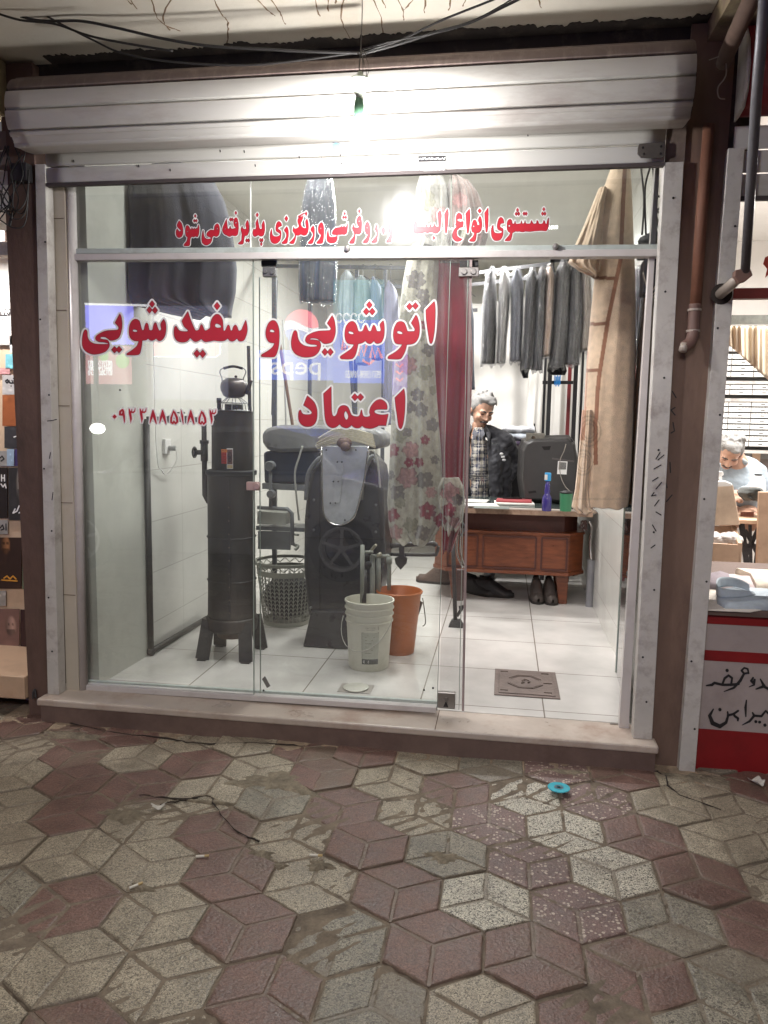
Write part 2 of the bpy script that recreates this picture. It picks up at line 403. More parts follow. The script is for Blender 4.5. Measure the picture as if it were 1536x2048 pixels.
# ================================================================ pavement
rnd = random.Random(5)
grime = M('grout', S(116, 104, 90), .95, nz=.3, ns=18, bump=.8, bs=45, stain=S(62, 54, 48), sst=.7, sscale=6)
HW = .281; HR = .2478; H0 = (-.0107, -1.1125)
def terrain(x, y):
    return .006*math.sin(x*2.3+1)*math.sin(y*2.9)+.004*math.sin(x*5.1+y*3.7)+.010*math.exp(-((x+1.35)**2+(y+.75)**2)/.12)-.012*math.exp(-((x+1.15)**2+(y+.72)**2)/.02)
RED, BEI, WHT, CHIP, OLD, PURP = range(6)
def speckle_mat(name, base, spk, scale, thr, nz=.34, rough=.44, spk2=None, edge=None):
    m, nt, b = _nt(name); N = nt.nodes; L = nt.links
    tc = N.new('ShaderNodeTexCoord'); co = tc.outputs['Object']
    vo = N.new('ShaderNodeTexVoronoi'); vo.inputs['Scale'].default_value = scale; L.new(co, vo.inputs['Vector'])
    n = N.new('ShaderNodeTexNoise'); n.inputs['Scale'].default_value = scale*.9; n.inputs['Detail'].default_value = 3; n.inputs['Distortion'].default_value = 1.5; L.new(co, n.inputs['Vector'])
    r = N.new('ShaderNodeMapRange'); r.inputs[1].default_value = thr; r.inputs[2].default_value = thr+.03; L.new(n.outputs[0], r.inputs[0])
    if spk2:
        sx = N.new('ShaderNodeSeparateColor'); L.new(vo.outputs['Color'], sx.inputs[0])
        g = N.new('ShaderNodeMapRange'); g.inputs[1].default_value = .60; g.inputs[2].default_value = .63; L.new(sx.outputs[0], g.inputs[0])
        d = N.new('ShaderNodeMapRange'); d.inputs[1].default_value = .66; d.inputs[2].default_value = .56; L.new(vo.outputs['Distance'], d.inputs[0])
        mm = N.new('ShaderNodeMath'); mm.operation = 'MULTIPLY'; n9 = N.new('ShaderNodeMath'); n9.operation = 'MULTIPLY_ADD'; n9.inputs[1].default_value = .45; L.new(sx.outputs[1], n9.inputs[0]); L.new(vo.outputs['Distance'], n9.inputs[2]); L.new(n9.outputs[0], d.inputs[0]); L.new(g.outputs[0], mm.inputs[0]); L.new(d.outputs[0], mm.inputs[1]); fac = mm.outputs[0]
    else: fac = r.outputs[0]
    n2 = N.new('ShaderNodeTexNoise'); n2.inputs['Scale'].default_value = 7; n2.inputs['Detail'].default_value = 8; n2.inputs['Roughness'].default_value = .7; L.new(co, n2.inputs['Vector'])
    c = np.array(base[:3]); a = N.new('ShaderNodeMix'); a.data_type = 'RGBA'; a.inputs['A'].default_value = (*(c*(1-nz)), 1); a.inputs['B'].default_value = (*(c*(1+nz)), 1)
    r3 = N.new('ShaderNodeMapRange'); r3.inputs[1].default_value = .3; r3.inputs[2].default_value = .7; L.new(n2.outputs[0], r3.inputs[0]); L.new(r3.outputs[0], a.inputs['Factor'])
    n5 = N.new('ShaderNodeTexNoise'); n5.inputs['Scale'].default_value = 230; n5.inputs['Detail'].default_value = 2; L.new(co, n5.inputs['Vector'])
    r5 = N.new('ShaderNodeMapRange'); r5.inputs[1].default_value = .3; r5.inputs[2].default_value = .7; r5.inputs[3].default_value = .55; r5.inputs[4].default_value = 1.45; L.new(n5.outputs[0], r5.inputs[0])
    sc_ = N.new('ShaderNodeVectorMath'); sc_.operation = 'SCALE'; L.new(a.outputs['Result'], sc_.inputs[0]); L.new(r5.outputs[0], sc_.inputs['Scale'])
    q = N.new('ShaderNodeMix'); q.data_type = 'RGBA'; L.new(fac, q.inputs['Factor']); L.new(sc_.outputs[0], q.inputs['A']); q.inputs['B'].default_value = spk
    # dirt caught in the low grooves and blotches
    n4 = N.new('ShaderNodeTexNoise'); n4.inputs['Scale'].default_value = 3.1; n4.inputs['Detail'].default_value = 10; n4.inputs['Roughness'].default_value = .75; L.new(co, n4.inputs['Vector'])
    at = N.new('ShaderNodeAttribute'); at.attribute_name = 'Col'; sp = N.new('ShaderNodeSeparateColor'); L.new(at.outputs['Color'], sp.inputs[0])
    ad = N.new('ShaderNodeMath'); ad.operation = 'MULTIPLY_ADD'; L.new(sp.outputs[0], ad.inputs[0]); ad.inputs[1].default_value = .30; L.new(n4.outputs[0], ad.inputs[2])
    r4 = N.new('ShaderNodeMapRange'); r4.inputs[1].default_value = .53; r4.inputs[2].default_value = .78; r4.inputs[4].default_value = .72; L.new(ad.outputs[0], r4.inputs[0])
    w = N.new('ShaderNodeMix'); w.data_type = 'RGBA'; L.new(r4.outputs[0], w.inputs['Factor']); L.new(q.outputs['Result'], w.inputs['A']); w.inputs['B'].default_value = S(112, 100, 86)
    L.new(w.outputs['Result'], b.inputs['Base Color'])
    rr = N.new('ShaderNodeMapRange'); rr.inputs[1].default_value = .3; rr.inputs[2].default_value = .7; rr.inputs[3].default_value = rough-.12; rr.inputs[4].default_value = rough+.16; L.new(n2.outputs[0], rr.inputs[0]); L.new(rr.outputs[0], b.inputs['Roughness'])
    b.inputs['Specular IOR Level'].default_value = .5
    bp = N.new('ShaderNodeBump'); bp.inputs['Strength'].default_value = .8; bp.inputs['Distance'].default_value = .005
    n6 = N.new('ShaderNodeTexNoise'); n6.inputs['Scale'].default_value = 90; n6.inputs['Detail'].default_value = 6; L.new(co, n6.inputs['Vector'])
    L.new(n6.outputs[0], bp.inputs['Height']); L.new(bp.outputs[0], b.inputs['Normal'])
    return m
PM = [speckle_mat('tile_red', S(108, 83, 75), S(100, 70, 66), 130, .66),
      speckle_mat('tile_beige', S(154, 144, 126), S(96, 88, 76), 170, .54),
      speckle_mat('tile_white_speckled', S(190, 184, 168), S(66, 62, 56), 150, .53, nz=.1),
      speckle_mat('tile_red_chips', S(110, 88, 84), S(182, 168, 154), 85, .6, spk2=True),
      speckle_mat('tile_grey_worn', S(132, 126, 112), S(84, 78, 70), 120, .55, nz=.4),
      speckle_mat('tile_purple', S(110, 90, 94), S(100, 80, 84), 110, .64)]
near = {}
def key(px, py):
    q = PZ(px, py, 0); j = round((q[1]-H0[1])/HR); i = round((q[0]-H0[0]-(j % 2)*HW/2)/HW); return i, j
for k, l in {WHT: [(970, 1805), (1235, 1745), (1140, 1655), (1055, 1587), (1070, 1925), (1330, 1850)],
             BEI: [(833, 1632), (560, 1665), (610, 1775), (262, 1730), (300, 1815), (250, 1590), (100, 1500), (20, 1560), (20, 1640), (20, 1690), (930, 1990), (230, 1640), (300, 1530), (1360, 1600), (1440, 1650), (1420, 1720), (500, 1540), (450, 1500), (270, 1540), (590, 1560), (590, 1990), (380, 1830), (480, 1870), (310, 1930), (1270, 1590), (250, 1545)],
             OLD: [(890, 1720), (670, 1880), (740, 1975), (1370, 1830), (1480, 1920), (10, 1790), (540, 1590), (1440, 1990), (1010, 1548)],
             CHIP: [(980, 1645), (1065, 1725), (1165, 1830), (1200, 1600), (1130, 1548)],
             PURP: [],
             RED: [(1280, 1960), (1293, 1670), (1380, 1740), (480, 1980), (420, 1760), (470, 1860), (560, 1930), (730, 1700), (680, 1620), (330, 1600), (380, 1650), (480, 1700), (780, 1770), (900, 1860), (820, 1910), (940, 1570), (120, 1560), (100, 1590), (660, 1545), (1500, 1600), (1460, 1850), (1120, 1990), (1250, 1700)]}.items():
    for a in l: near[key(*a)] = k
surf = [MB() for _ in PM]; dirt = [[] for _ in PM]
for j in range(-26, 6):
    for i in range(-17, 17):
        cx = H0[0]+i*HW+(j % 2)*HW/2; cy = H0[1]+j*HR
        if cy > .30 or cy < -7 or cx < -4.6 or cx > 4.2: continue
        if cy > .05 and -2.2 < cx < .66: continue
        rr_ = rnd.random()
        k = near.get((i, j))
        if k is None: k = RED if ((i+(j//2)) % 2 == 0) ^ (rr_ < .18) else (OLD if rr_ > .86 else BEI)
        flip = rnd.choice([0, 1]) if (i, j) not in [key(970, 1805), key(1070, 1925)] else 1
        if (i, j) in [key(1235, 1745)]: flip = 0
        R0 = HW/math.sqrt(3)*.990
        hx = [(cx+R0*math.cos(math.radians(90+60*q)), cy+R0*math.sin(math.radians(90+60*q))) for q in range(6)]
        dense = -2.6 < cy < .1 and -2.6 < cx < 1.6
        nn = 9 if dense else 3
        tz = rnd.uniform(-.005, .005); tx = rnd.uniform(-.015, .015); ty = rnd.uniform(-.015, .015)
        hz = rnd.uniform(-.0006, .0008)
        sh_ = surf[k]; k1 = len(sh_.v); hh = [(cx, cy)]+[(cx+(a-cx)*.985, cy+(b-cy)*.985) for a, b in hx]
        for a, b in hh: sh_.v.append((a, b, terrain(a, b)+tz+tx*(a-cx)+ty*(b-cy)+.0055+hz)); dirt[k].append(.9)
        for a, b in hh[1:]: sh_.v.append((a, b, terrain(a, b)-.01)); dirt[k].append(1)
        for q in range(6): sh_.f.append((k1, k1+1+q, k1+1+(q+1) % 6)); sh_.f.append((k1+1+q, k1+7+q, k1+7+(q+1) % 6, k1+1+(q+1) % 6))
        worn = rnd.random() if k in (OLD,) else rnd.random()*.55
        for q in range(3):
            a = (2*q+flip) % 6; A = np.array(hx[a]); B = np.array(hx[(a+1) % 6]); D = np.array(hx[(a+5) % 6]); C0 = np.array((cx, cy))
            # rhombus C0-B-A-D : pulled towards its own centre to leave the groove
            mid = (A+C0)/2; g = .968+rnd.uniform(-.006, .004); out = (A-C0)/np.linalg.norm(A-C0)*.0014
            c4 = [mid+(w-mid)*g+out for w in (C0, B, A, D)]
            lost = rnd.random() < (.16 if k == OLD else .03)
            US = [0, .018, .05, .12, .3, .5, .7, .88, .95, .982, 1] if dense else [0, .04, .5, .96, 1]
            nn = len(US)-1; s = surf[k]; w = nn+1; k0 = len(s.v); sd = rnd.random()*50
            for vv in range(w):
                for uu in range(w):
                    u = US[uu]; v = US[vv]
                    p = c4[0]*(1-u)*(1-v)+c4[1]*u*(1-v)+c4[2]*u*v+c4[3]*(1-u)*v
                    e = min(u, v, 1-u, 1-v)
                    no = .5+.5*math.sin(p[0]*61+sd)*math.sin(p[1]*53+sd*1.7)
                    n2 = math.sin(p[0]*171+sd*3)*math.sin(p[1]*149+sd)
                    edge = max(0, 1-e/.055)
                    h = .0052+.0007*n2-.0016*worn*no-(.0024+.003*worn*no)*edge**2
                    if e == 0: h = -.002
                    if lost: h -= .0028*no
                    wob = .0014*n2 if (e < .06 and nn > 4) else 0
                    z = terrain(p[0], p[1])+tz+tx*(p[0]-cx)+ty*(p[1]-cy)+h+.004
                    s.v.append((float(p[0]+wob), float(p[1]+wob*.7), float(z)))
                    dirt[k].append(min(1, edge*.8+(.5 if lost else 0)+worn*.3*no))
            for vv in range(nn):
                for uu in range(nn):
                    b_ = k0+vv*w+uu; s.f.append((b_, b_+1, b_+w+1, b_+w))
base = MB().grid(lambda u, v: (-5+10*u, -7.2+7.6*v, terrain(-5+10*u, -7.2+7.6*v)+.0035+.0035*math.sin(u*700+math.sin(v*90)*3)*math.sin(v*560)), 260, 200)
pave = build(base, 'pavement', grime, kind='structure', smooth=True)
for k, s in enumerate(surf):
    if not s.f: continue
    dl = dirt[k]
    o = build(s, 'paving_tiles', PM[k], parent=pave, colfn=lambda i, q: (dl[i], dl[i], dl[i], 1), smooth=True, auto=50)
# strip of mortar along the step
mort = M('mortar', S(150, 132, 112), .95, nz=.25, ns=12, bump=.9, bs=50, stain=S(92, 78, 66), sst=.6, sscale=7)
m_ = MB()
def mfn(u, v):
    x = -2.42+3.3*u; e = -.16-.05*math.sin(u*33)-.03*math.sin(u*71+1)-.02*math.sin(u*140)
    y = .12+(e-.12)*v; return (x, y, terrain(x, y)+.0135*(1-v**6)-.003+.001*math.sin(u*300)*math.sin(v*20))
m_.grid(mfn, 240, 14); build(m_, 'mortar_strip', mort, parent=pave, smooth=True)
# packed dirt patches where tiles are broken
pt = MB()
for (px, py, rx, ry) in [(560, 1570, .20, .10), (245, 1640, .10, .05), (520, 1712, .055, .028), (640, 1735, .05, .03), (280, 1780, .05, .02), (890, 1722, .085, .05), (560, 1735, .03, .02), (1130, 1548, .12, .03), (420, 1608, .16, .012), (150, 1475, .2, .04), (1400, 1560, .22, .06)]:
    c = PZ(px, py, 0); ph = rnd.random()*6
    def ff(u, v):
        a = u*6.283; rr_ = v*(1+.22*math.sin(3*a+ph)+.14*math.sin(7*a+ph*2)+.08*math.sin(13*a+ph*5)+.05*math.sin(23*a)); x = c[0]+rx*rr_*math.cos(a); y = c[1]+ry*rr_*math.sin(a)
        return (x, y, terrain(x, y)+.0145-.012*v**3+.0012*math.sin(x*130)*math.sin(y*170))
    pt.grid(ff, 64, 8)
build(pt, 'packed_dirt', M('packed_dirt', S(122, 112, 96), .95, nz=.35, ns=25, bump=1, bs=70, stain=S(70, 62, 54), sst=.6, sscale=14), parent=pave, smooth=True)
# cracks
ck = MB()
for seg in [[(130, 1450), (230, 1470), (330, 1480), (400, 1492), (520, 1493), (610, 1500)], [(320, 1620), (370, 1605), (420, 1598), (430, 1620), (470, 1665), (520, 1690)], [(280, 1602), (350, 1606), (395, 1600)], [(1010, 1500), (1120, 1520), (1170, 1532), (1300, 1545), (1320, 1552)], [(1330, 1555), (1350, 1590), (1440, 1625)]]:
    q = [PZ(a, b, 0) for a, b in seg]; q = arc(q, 6)
    q = [(a[0]+rnd.uniform(-.006, .006), a[1]+rnd.uniform(-.006, .006), terrain(a[0], a[1])+.0125) for a in q]
    ck.tube(q, [.0012+.003*rnd.random() for _ in q], 5)
build(ck, 'crack', M('crack_black', S(48, 40, 36), 1, nz=.2), parent=pave)
road = MB().box(-30, 30, -16, -7.2, -.16, -.12)
build(road, 'road', M('asphalt', S(62, 60, 60), .9, nz=.25, ns=30, bump=.5, bs=80), kind='structure')
build(MB().box(-30, 30, -30, -16, -.12, .01), 'far_pavement', M('far_paving', S(120, 108, 100), .9, nz=.2), kind='structure')
build(MB().box(-12, -5, -7.2, .3, -.12, -.002).box(5, 14, -7.2, .3, -.12, -.002), 'pavement_ends', M('far_paving', S(120, 108, 100), .9), kind='structure')

# ================================================================ small litter
dsc = PZ(1117, 1587, 0); zt = .026
t = thing('disc', 'small blue compact disc lying on the paving', 'disc', (dsc[0], dsc[1], zt-.006))
d = MB(); n = 48
def ring(r0, r1, z0, z1, mb): mb.lathe([(r0, z0), (r1, z0), (r1, z1), (r0, z1), (r0, z0)], (dsc[0], dsc[1], zt), 48, cap=False)
ring(.009, .045, -.0012, .0012, d); build(d, 'disc_face', M('disc_blue', S(52, 170, 190), .25, nz=.1, ns=4), parent=t, smooth=True, auto=30)
d = MB(); ring(.0085, .019, .0012, .0022, d); build(d, 'hub_ring', M('disc_hub', S(60, 96, 110), .3), parent=t, smooth=True, auto=30)
def scrap(px, py, l, w, rot, col, nm, lab, cat, curl=.2, z=.016, group=None):
    c = PZ(px, py, 0); ca, sa = math.cos(rot), math.sin(rot)
    def fn(u, v):
        a = (u-.5)*l*(1-.2*math.sin(v*5)); b = (v-.5)*w*(1+.2*math.sin(u*4)); return (c[0]+a*ca-b*sa, c[1]+a*sa+b*ca, terrain(c[0], c[1])+z+curl*l*(u-.5)**2*2+.003*math.sin(u*9+v*7))
    return build(MB().grid(fn, 10, 10), nm, M(nm+'_mat', col, .7, nz=.1), solid=.0008, label=lab, cat=cat, smooth=True, group=group)
scrap(1513, 1572, .05, .05, .6, S(205, 200, 192), 'paper_cup_piece', 'torn white piece of a paper cup lying at right edge of the paving', 'litter', .7, .017)
scrap(318, 1626, .05, .025, .4, S(190, 186, 178), 'paper_scrap', 'crumpled white paper scrap on broken tiles', 'litter', .5)
scrap(52, 1395, .12, .09, .1, S(190, 188, 180), 'leaflet', 'printed leaflet lying beside the left shop ledge', 'leaflet', .1, .14)
def butt(px, py, rot, lab):
    c = PZ(px, py, 0); a = np.array((math.cos(rot), math.sin(rot), 0))*.022; z = terrain(c[0], c[1])+.018; c = np.array((c[0], c[1], z))
    r = thing('cigarette_end', lab, 'cigarette end', c-np.array((0, 0, .004)), 'cigarette ends on the paving')
    build(MB().tube([c-a, c+a*.3], .0042, 8), 'paper_tube', M('cig_paper', S(215, 210, 200), .8), parent=r)
    build(MB().tube([c+a*.3, c+a], .0042, 8), 'filter', M('cig_filter', S(190, 165, 120), .8), parent=r)
butt(632, 1720, .1, 'white cigarette end beside the chipped beige tile in the middle')
butt(272, 1782, .9, 'cigarette end on the beige tile at left')
butt(405, 1722, .3, 'cigarette end in the groove between red tiles')
# ================================================================ the shop's shell
GY = .10            # plane of the glass front
marble = M('marble', S(184, 171, 160), .35, nz=.12, ns=5, stain=S(140, 104, 84), sst=.55, sscale=4, bump=.1, bs=30, rn=.12)
mside = M('marble_edge', S(112, 92, 84), .7, nz=.2, ns=9, stain=S(84, 64, 58), sst=.5, sscale=5)
alu = M('white_aluminium', S(196, 190, 188), .35, nz=.05, ns=8, stain=S(128, 116, 110), sst=.25, sscale=6, rn=.1)
painted = M('painted_metal', S(192, 188, 183), .5, nz=.08, ns=10, stain=S(110, 88, 84), sst=.45, sscale=11, bump=.08, bs=120)
darkm = M('dark_metal', S(38, 36, 38), .6, nz=.2, ns=12, bump=.15, bs=80)
black = M('black_void', S(24, 22, 22), .9)
steel = M('steel', S(150, 146, 142), .3, metal=.85, nz=.12, ns=20, stain=S(80, 66, 58), sst=.4, sscale=10)
def bx(name, x0, x1, y0, y1, z0, z1, m, **k): return build(MB().box(x0, x1, y0, y1, z0, z1), name, m, **k)
def brickmat(name, c1, mortar, sx, sz, rough=.15, msz=.004, nz=.03, axis='xz', stain=None, off=0.0, sh=(0, 0)):
    m, nt, b = _nt(name); N = nt.nodes; L = nt.links; tc = N.new('ShaderNodeTexCoord')
    sp = N.new('ShaderNodeSeparateXYZ'); L.new(tc.outputs['Object'], sp.inputs[0]); cb = N.new('ShaderNodeCombineXYZ')
    a0 = N.new('ShaderNodeMath'); a0.inputs[1].default_value = sh[0]; L.new(sp.outputs['XYZ'.index(axis[0].upper())], a0.inputs[0]); a1 = N.new('ShaderNodeMath'); a1.inputs[1].default_value = sh[1]; L.new(sp.outputs['XYZ'.index(axis[1].upper())], a1.inputs[0])
    L.new(a0.outputs[0], cb.inputs[0]); L.new(a1.outputs[0], cb.inputs[1])
    br = N.new('ShaderNodeTexBrick'); br.offset = off; br.inputs['Scale'].default_value = 1; br.inputs['Mortar Size'].default_value = msz; br.inputs['Brick Width'].default_value = sx; br.inputs['Row Height'].default_value = sz
    c = np.array(c1[:3]); br.inputs['Color1'].default_value = (*c, 1); br.inputs['Color2'].default_value = (*(c*.96), 1); br.inputs['Mortar'].default_value = mortar; br.inputs['Mortar Smooth'].default_value = .1
    L.new(cb.outputs[0], br.inputs['Vector'])
    n = N.new('ShaderNodeTexNoise'); n.inputs['Scale'].default_value = 3; n.inputs['Detail'].default_value = 8; L.new(tc.outputs['Object'], n.inputs['Vector'])
    r = N.new('ShaderNodeMapRange'); r.inputs[1].default_value = .35; r.inputs[2].default_value = .7; r.inputs[3].default_value = 1; r.inputs[4].default_value = 1-nz*4; L.new(n.outputs[0], r.inputs[0])
    v = N.new('ShaderNodeVectorMath'); v.operation = 'SCALE'; L.new(br.outputs['Color'], v.inputs[0]); L.new(r.outputs[0], v.inputs['Scale']); L.new(v.outputs[0], b.inputs['Base Color'])
    rr = N.new('ShaderNodeMapRange'); rr.inputs[1].default_value = .3; rr.inputs[2].default_value = .7; rr.inputs[3].default_value = rough*.7; rr.inputs[4].default_value = rough*1.8; L.new(n.outputs[0], rr.inputs[0]); L.new(rr.outputs[0], b.inputs['Roughness'])
    bp = N.new('ShaderNodeBump'); bp.inputs['Strength'].default_value = .3; bp.inputs['Distance'].default_value = .003; bp.invert = True; L.new(br.outputs['Fac'], bp.inputs['Height']); L.new(bp.outputs[0], b.inputs['Normal'])
    return m
floor_m = brickmat('floor_tiles', S(216, 212, 208), S(140, 132, 124), .60, .585, rough=.14, nz=.065, axis='xy', msz=.0035, sh=(10-.23-.4, 10-.83-.055))
wall_m = brickmat('wall_tiles', S(214, 212, 206), S(176, 172, 166), .6, .3, rough=.14, msz=.002, nz=.02, axis='yz')
plaster = M('plaster', S(222, 220, 212), .8, nz=.03, ns=3)
# floor of the shop: tile joints run through the picture's joint at x 1062 -> 1078
build(MB().box(-2.6, .72, .16, 5.2, .02, .13), 'shop_floor', floor_m, kind='structure')
bx('shop_ceiling', -2.2, .72, .19, 5.2, 3.05, 3.15, plaster, kind='structure')
bx('shop_right_wall', .70, .78, .16, 5.2, .13, 3.05, wall_m, kind='structure')
bx('shop_left_wall', -2.10, -2.01, .70, 5.2, .13, 3.05, wall_m, kind='structure')
w = MB().hexa([(-2.10, .16, .13), (-2.02, .16, .13), (-2.0, .72, .13), (-2.10, .72, .13), (-2.10, .16, 3.05), (-2.02, .16, 3.05), (-2.0, .72, 3.05), (-2.10, .72, 3.05)])
build(w, 'shop_front_left_wall', M('grey_wall', S(188, 188, 180), .35, nz=.05, ns=3, stain=S(150, 148, 140), sst=.4, sscale=2), kind='structure')
bx('shop_back_wall', -2.1, .78, 5.2, 5.3, .0, 3.1, plaster, kind='structure')
bx('wall_above_shop', -4.8, 4.4, .05, .19, 3.05, 3.6, M('dark_brown', S(52, 46, 44), .95, nz=.3, ns=8, stain=S(110, 98, 88), sst=.4, sscale=9), kind='structure')  # dark grey brown all over, with paler blotches
# soffit over the pavement
cream = M('soffit_paint', S(200, 194, 182), .85, nz=.07, ns=4, stain=S(168, 154, 134), sst=.4, sscale=2, bump=.15, bs=40)
so = build(MB().box(-4.8, .74, -3.0, .048, 3.10, 3.3), 'ceiling', cream, kind='structure')
# ragged dark strip where the soffit meets the wall
g = MB(); rs = random.Random(3); RN = [rs.random() for _ in range(301)]; RN2 = [rs.random() for _ in range(26)]
def sf(u, v):
    x = -2.1+2.9*u; e = .02+.022*RN[int(u*300)]+.03*RN2[int(u*24)]; return (x, .047-(.035+e)*v, 3.0985-.0*v)
build(g.grid(sf, 300, 2), 'dark_band', M('dark_brown', S(52, 46, 44), .95), parent=so, solid=.002)
g = MB()
for seg in [[(250, 0), (275, 18)], [(300, 0), (312, 30), (330, 50), (362, 62)], [(352, 0), (330, 22), (328, 45), (340, 60)], [(425, 0), (440, 25), (455, 42), (456, 62), (455, 88)], [(500, 0), (530, 15), (550, 32)], [(530, 0), (552, 12), (562, 30), (570, 48)], [(632, 0), (633, 18), (641, 32)], [(655, 0), (656, 22)], [(674, 0), (672, 6)], [(690, 0), (683, 30), (690, 60), (716, 96)], [(740, 0), (762, 35), (765, 75)], [(790, 0), (806, 18), (808, 40)], [(838, 0), (815, 12), (806, 22)], [(852, 0), (848, 26)], [(905, 0), (898, 20)], [(935, 0), (926, 12)], [(1075, 0), (1082, 16)], [(240, 0), (262, 8)], [(760, 0), (772, 16)]]:
    q = arc([PZ(a, b-14 if b == 0 else b, 3.10) for a, b in seg], 5); q = [(p[0]+rs.uniform(-.003, .003), p[1], 3.1018) for p in q]
    g.tube(q, [.0022+.0028*rs.random() for _ in q], 6)
build(g, 'rust_run', M('rust_run', S(116, 94, 72), .9, nz=.3), parent=so)
# side beam at the left and right of the bay
bx('left_beam', -4.8, -2.30, -3.0, .048, 2.86, 3.095, M('beam_paint', S(150, 138, 112), .9, nz=.2, stain=S(60, 52, 46), sst=.8, sscale=2.5), kind='structure')
b2 = MB().hexa([(.80, -3, 3.02), (1.05, -3, 3.02), (1.05, .04, 3.02), (.74, .04, 3.02), (.80, -3, 3.3), (1.05, -3, 3.3), (1.05, .04, 3.3), (.74, .04, 3.3)])
build(b2, 'right_beam', M('beam_brown', S(112, 92, 84), .9, nz=.25, ns=6, stain=S(178, 168, 120), sst=.5, sscale=2.2), kind='structure')
bx('right_ceiling', 1.05, 4.4, -3.0, .048, 3.15, 3.3, M('beam_dark', S(70, 56, 54), .9, nz=.25), kind='structure')
# step
st = build(MB().box(-2.215, .700, -.085, .16, .095, .13), 'step', marble, kind='structure', bevel=.008)
bx('step_riser', -2.20, .690, -.072, .155, -.02, .093, mside, parent=st)
j1 = PZ(870, 1455, .13)
bx('joint', j1[0], j1[0]+.004, -.0855, .155, .1302, .1306, M('dark_joint', S(96, 76, 62), .9), parent=st)

# ---------------------------------------------------------------- roller shutter
sh = thing('roller_shutter', 'pinkish white rolled up metal shutter above the laundry glass front', 'roller shutter', (-.75, -.1, 2.545))
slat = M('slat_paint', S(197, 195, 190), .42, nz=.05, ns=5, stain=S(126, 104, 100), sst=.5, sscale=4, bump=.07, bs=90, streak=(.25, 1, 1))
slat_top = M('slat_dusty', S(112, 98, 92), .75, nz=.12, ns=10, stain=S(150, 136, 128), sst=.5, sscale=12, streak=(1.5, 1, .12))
prof = [(-.09, 2.965), (-.17, 2.948), (-.225, 2.922), (-.258, 2.893), (-.277, 2.855), (-.288, 2.815), (-.290, 2.772), (-.284, 2.73), (-.266, 2.692), (-.232, 2.655), (-.17, 2.648), (-.09, 2.660), (-.03, 2.690), (-.006, 2.73)]
XL, XR = -2.118, .645
def pline(p0, p1, n):
    out = []
    for i in range(n+1):
        t = i/n; out.append(tuple(np.array(p0)*(1-t)+np.array(p1)*t))
    return out
# smooth the profile, then cut it into slats with a lip at every joint
P2 = np.array(arc([(a, b, 0) for a, b in prof], 10))[:, :2]; seg = np.r_[0, np.cumsum(np.linalg.norm(np.diff(P2, axis=0), axis=1))]
def at(s): return np.array((np.interp(s, seg, P2[:, 0]), np.interp(s, seg, P2[:, 1])))
s105 = seg[np.argmin(abs(P2[:, 1]-2.857)+(abs(P2[:, 0]+.277) > .03)*9)]
cuts = [0, s105-.088, s105, s105+.085, s105+.170, s105+.228, seg[-1]]
def slatmesh(s0, s1, mb, sag=.004):
    n = 10; m = 36; c = []
    for i in range(n+1):
        t = i/n; p = at(s0+(s1-s0)*t); q = at(min(s0+(s1-s0)*t+.002, seg[-1])); d = q-at(max(s0+(s1-s0)*t-.002, 0)); nn_ = np.array((-d[1], d[0])); nn_ /= np.linalg.norm(nn_)+1e-9
        if nn_[0] > 0 and p[1] > 2.68: nn_ = -nn_
        prf = -.009 if (t < .035 or t > .965) else (.0015 if abs(t-.5) < .02 or abs(t-.3) < .02 else .002*math.sin(math.pi*t))
        c.append(p+nn_*prf)
    mb.grid(lambda u, v: (XL+(XR-XL)*u, c[round(v*n)][0], c[round(v*n)][1]+.0012*math.sin(u*23+s0*40)*sag*100*.3), m, n)
for i in range(len(cuts)-1):
    g = MB(); slatmesh(cuts[i], cuts[i+1], g)
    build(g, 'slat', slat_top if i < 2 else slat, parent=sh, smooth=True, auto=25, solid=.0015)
zc = [2.73, 2.632, 2.578]
for k, (z1, z0) in enumerate([(2.72, 2.634), (2.630, 2.560)]):
    g = MB(); g.grid(lambda u, v: (-2.115+2.715*u, -.006-.004*math.sin(math.pi*v)+(.004 if v < .03 or v > .97 else 0), z0+(z1-z0)*v), 30, 14)
    build(g, 'slat', slat, parent=sh, smooth=True, auto=25, solid=.0015)
bx('bottom_bar', -2.115, .600, -.014, .012, 2.546, 2.560, M('bar_rubber', S(74, 66, 66), .7), parent=sh)
for sx in (XL+.001, XR-.001):
    build(MB().prism([(sx, a, b) for a, b in P2[::3]], (.002, 0, 0)), 'end_cap', darkm, parent=sh)
build(MB().box(.603, .680, .0, .05, 2.562, 2.72), 'end_bracket', M('bracket_rust', S(112, 98, 90), .7, nz=.3, ns=14, stain=S(70, 56, 50), sst=.6, sscale=9), parent=sh)
for (pp, l) in (((1303, 302), 'rusty grey lock plate'),):
    c = P(*pp, -.012); g = MB(); g.prism([(c[0]-.062+.02*math.cos(a)*1 if False else c[0]+x, -.013, c[2]+z) for x, z in [(-.05, .028), (.045, .03), (.052, .02), (.052, -.022), (.042, -.03), (-.04, -.027), (-.055, -.012), (-.056, .014)]], -.006)
    o = build(g, 'lock_plate', steel, parent=sh, label=l, bevel=.002)
    g = MB()
    for x, z in ((-.035, .012), (.035, .014), (.035, -.014), (-.03, -.012)): g.lathe([(0, -.0225), (.004, -.0225), (.005, -.019)], (c[0]+x, 0, c[2]+z), 10, axis='y')
    build_each(g, 'bolt', darkm, parent=o)
# dents and paint chips on the lowest slats
g = MB()
for (px, py) in [(147, 322), (277, 332), (340, 340), (510, 331), (440, 302), (598, 314), (1055, 270), (488, 303), (680, 310)]:
    c = P(px, py, -.012); g.tube([c+np.array((0, 0, .005)), c+np.array((.002, 0, -.005))], .0022, 5)
build_each(g, 'paint_chip', darkm, parent=sh)
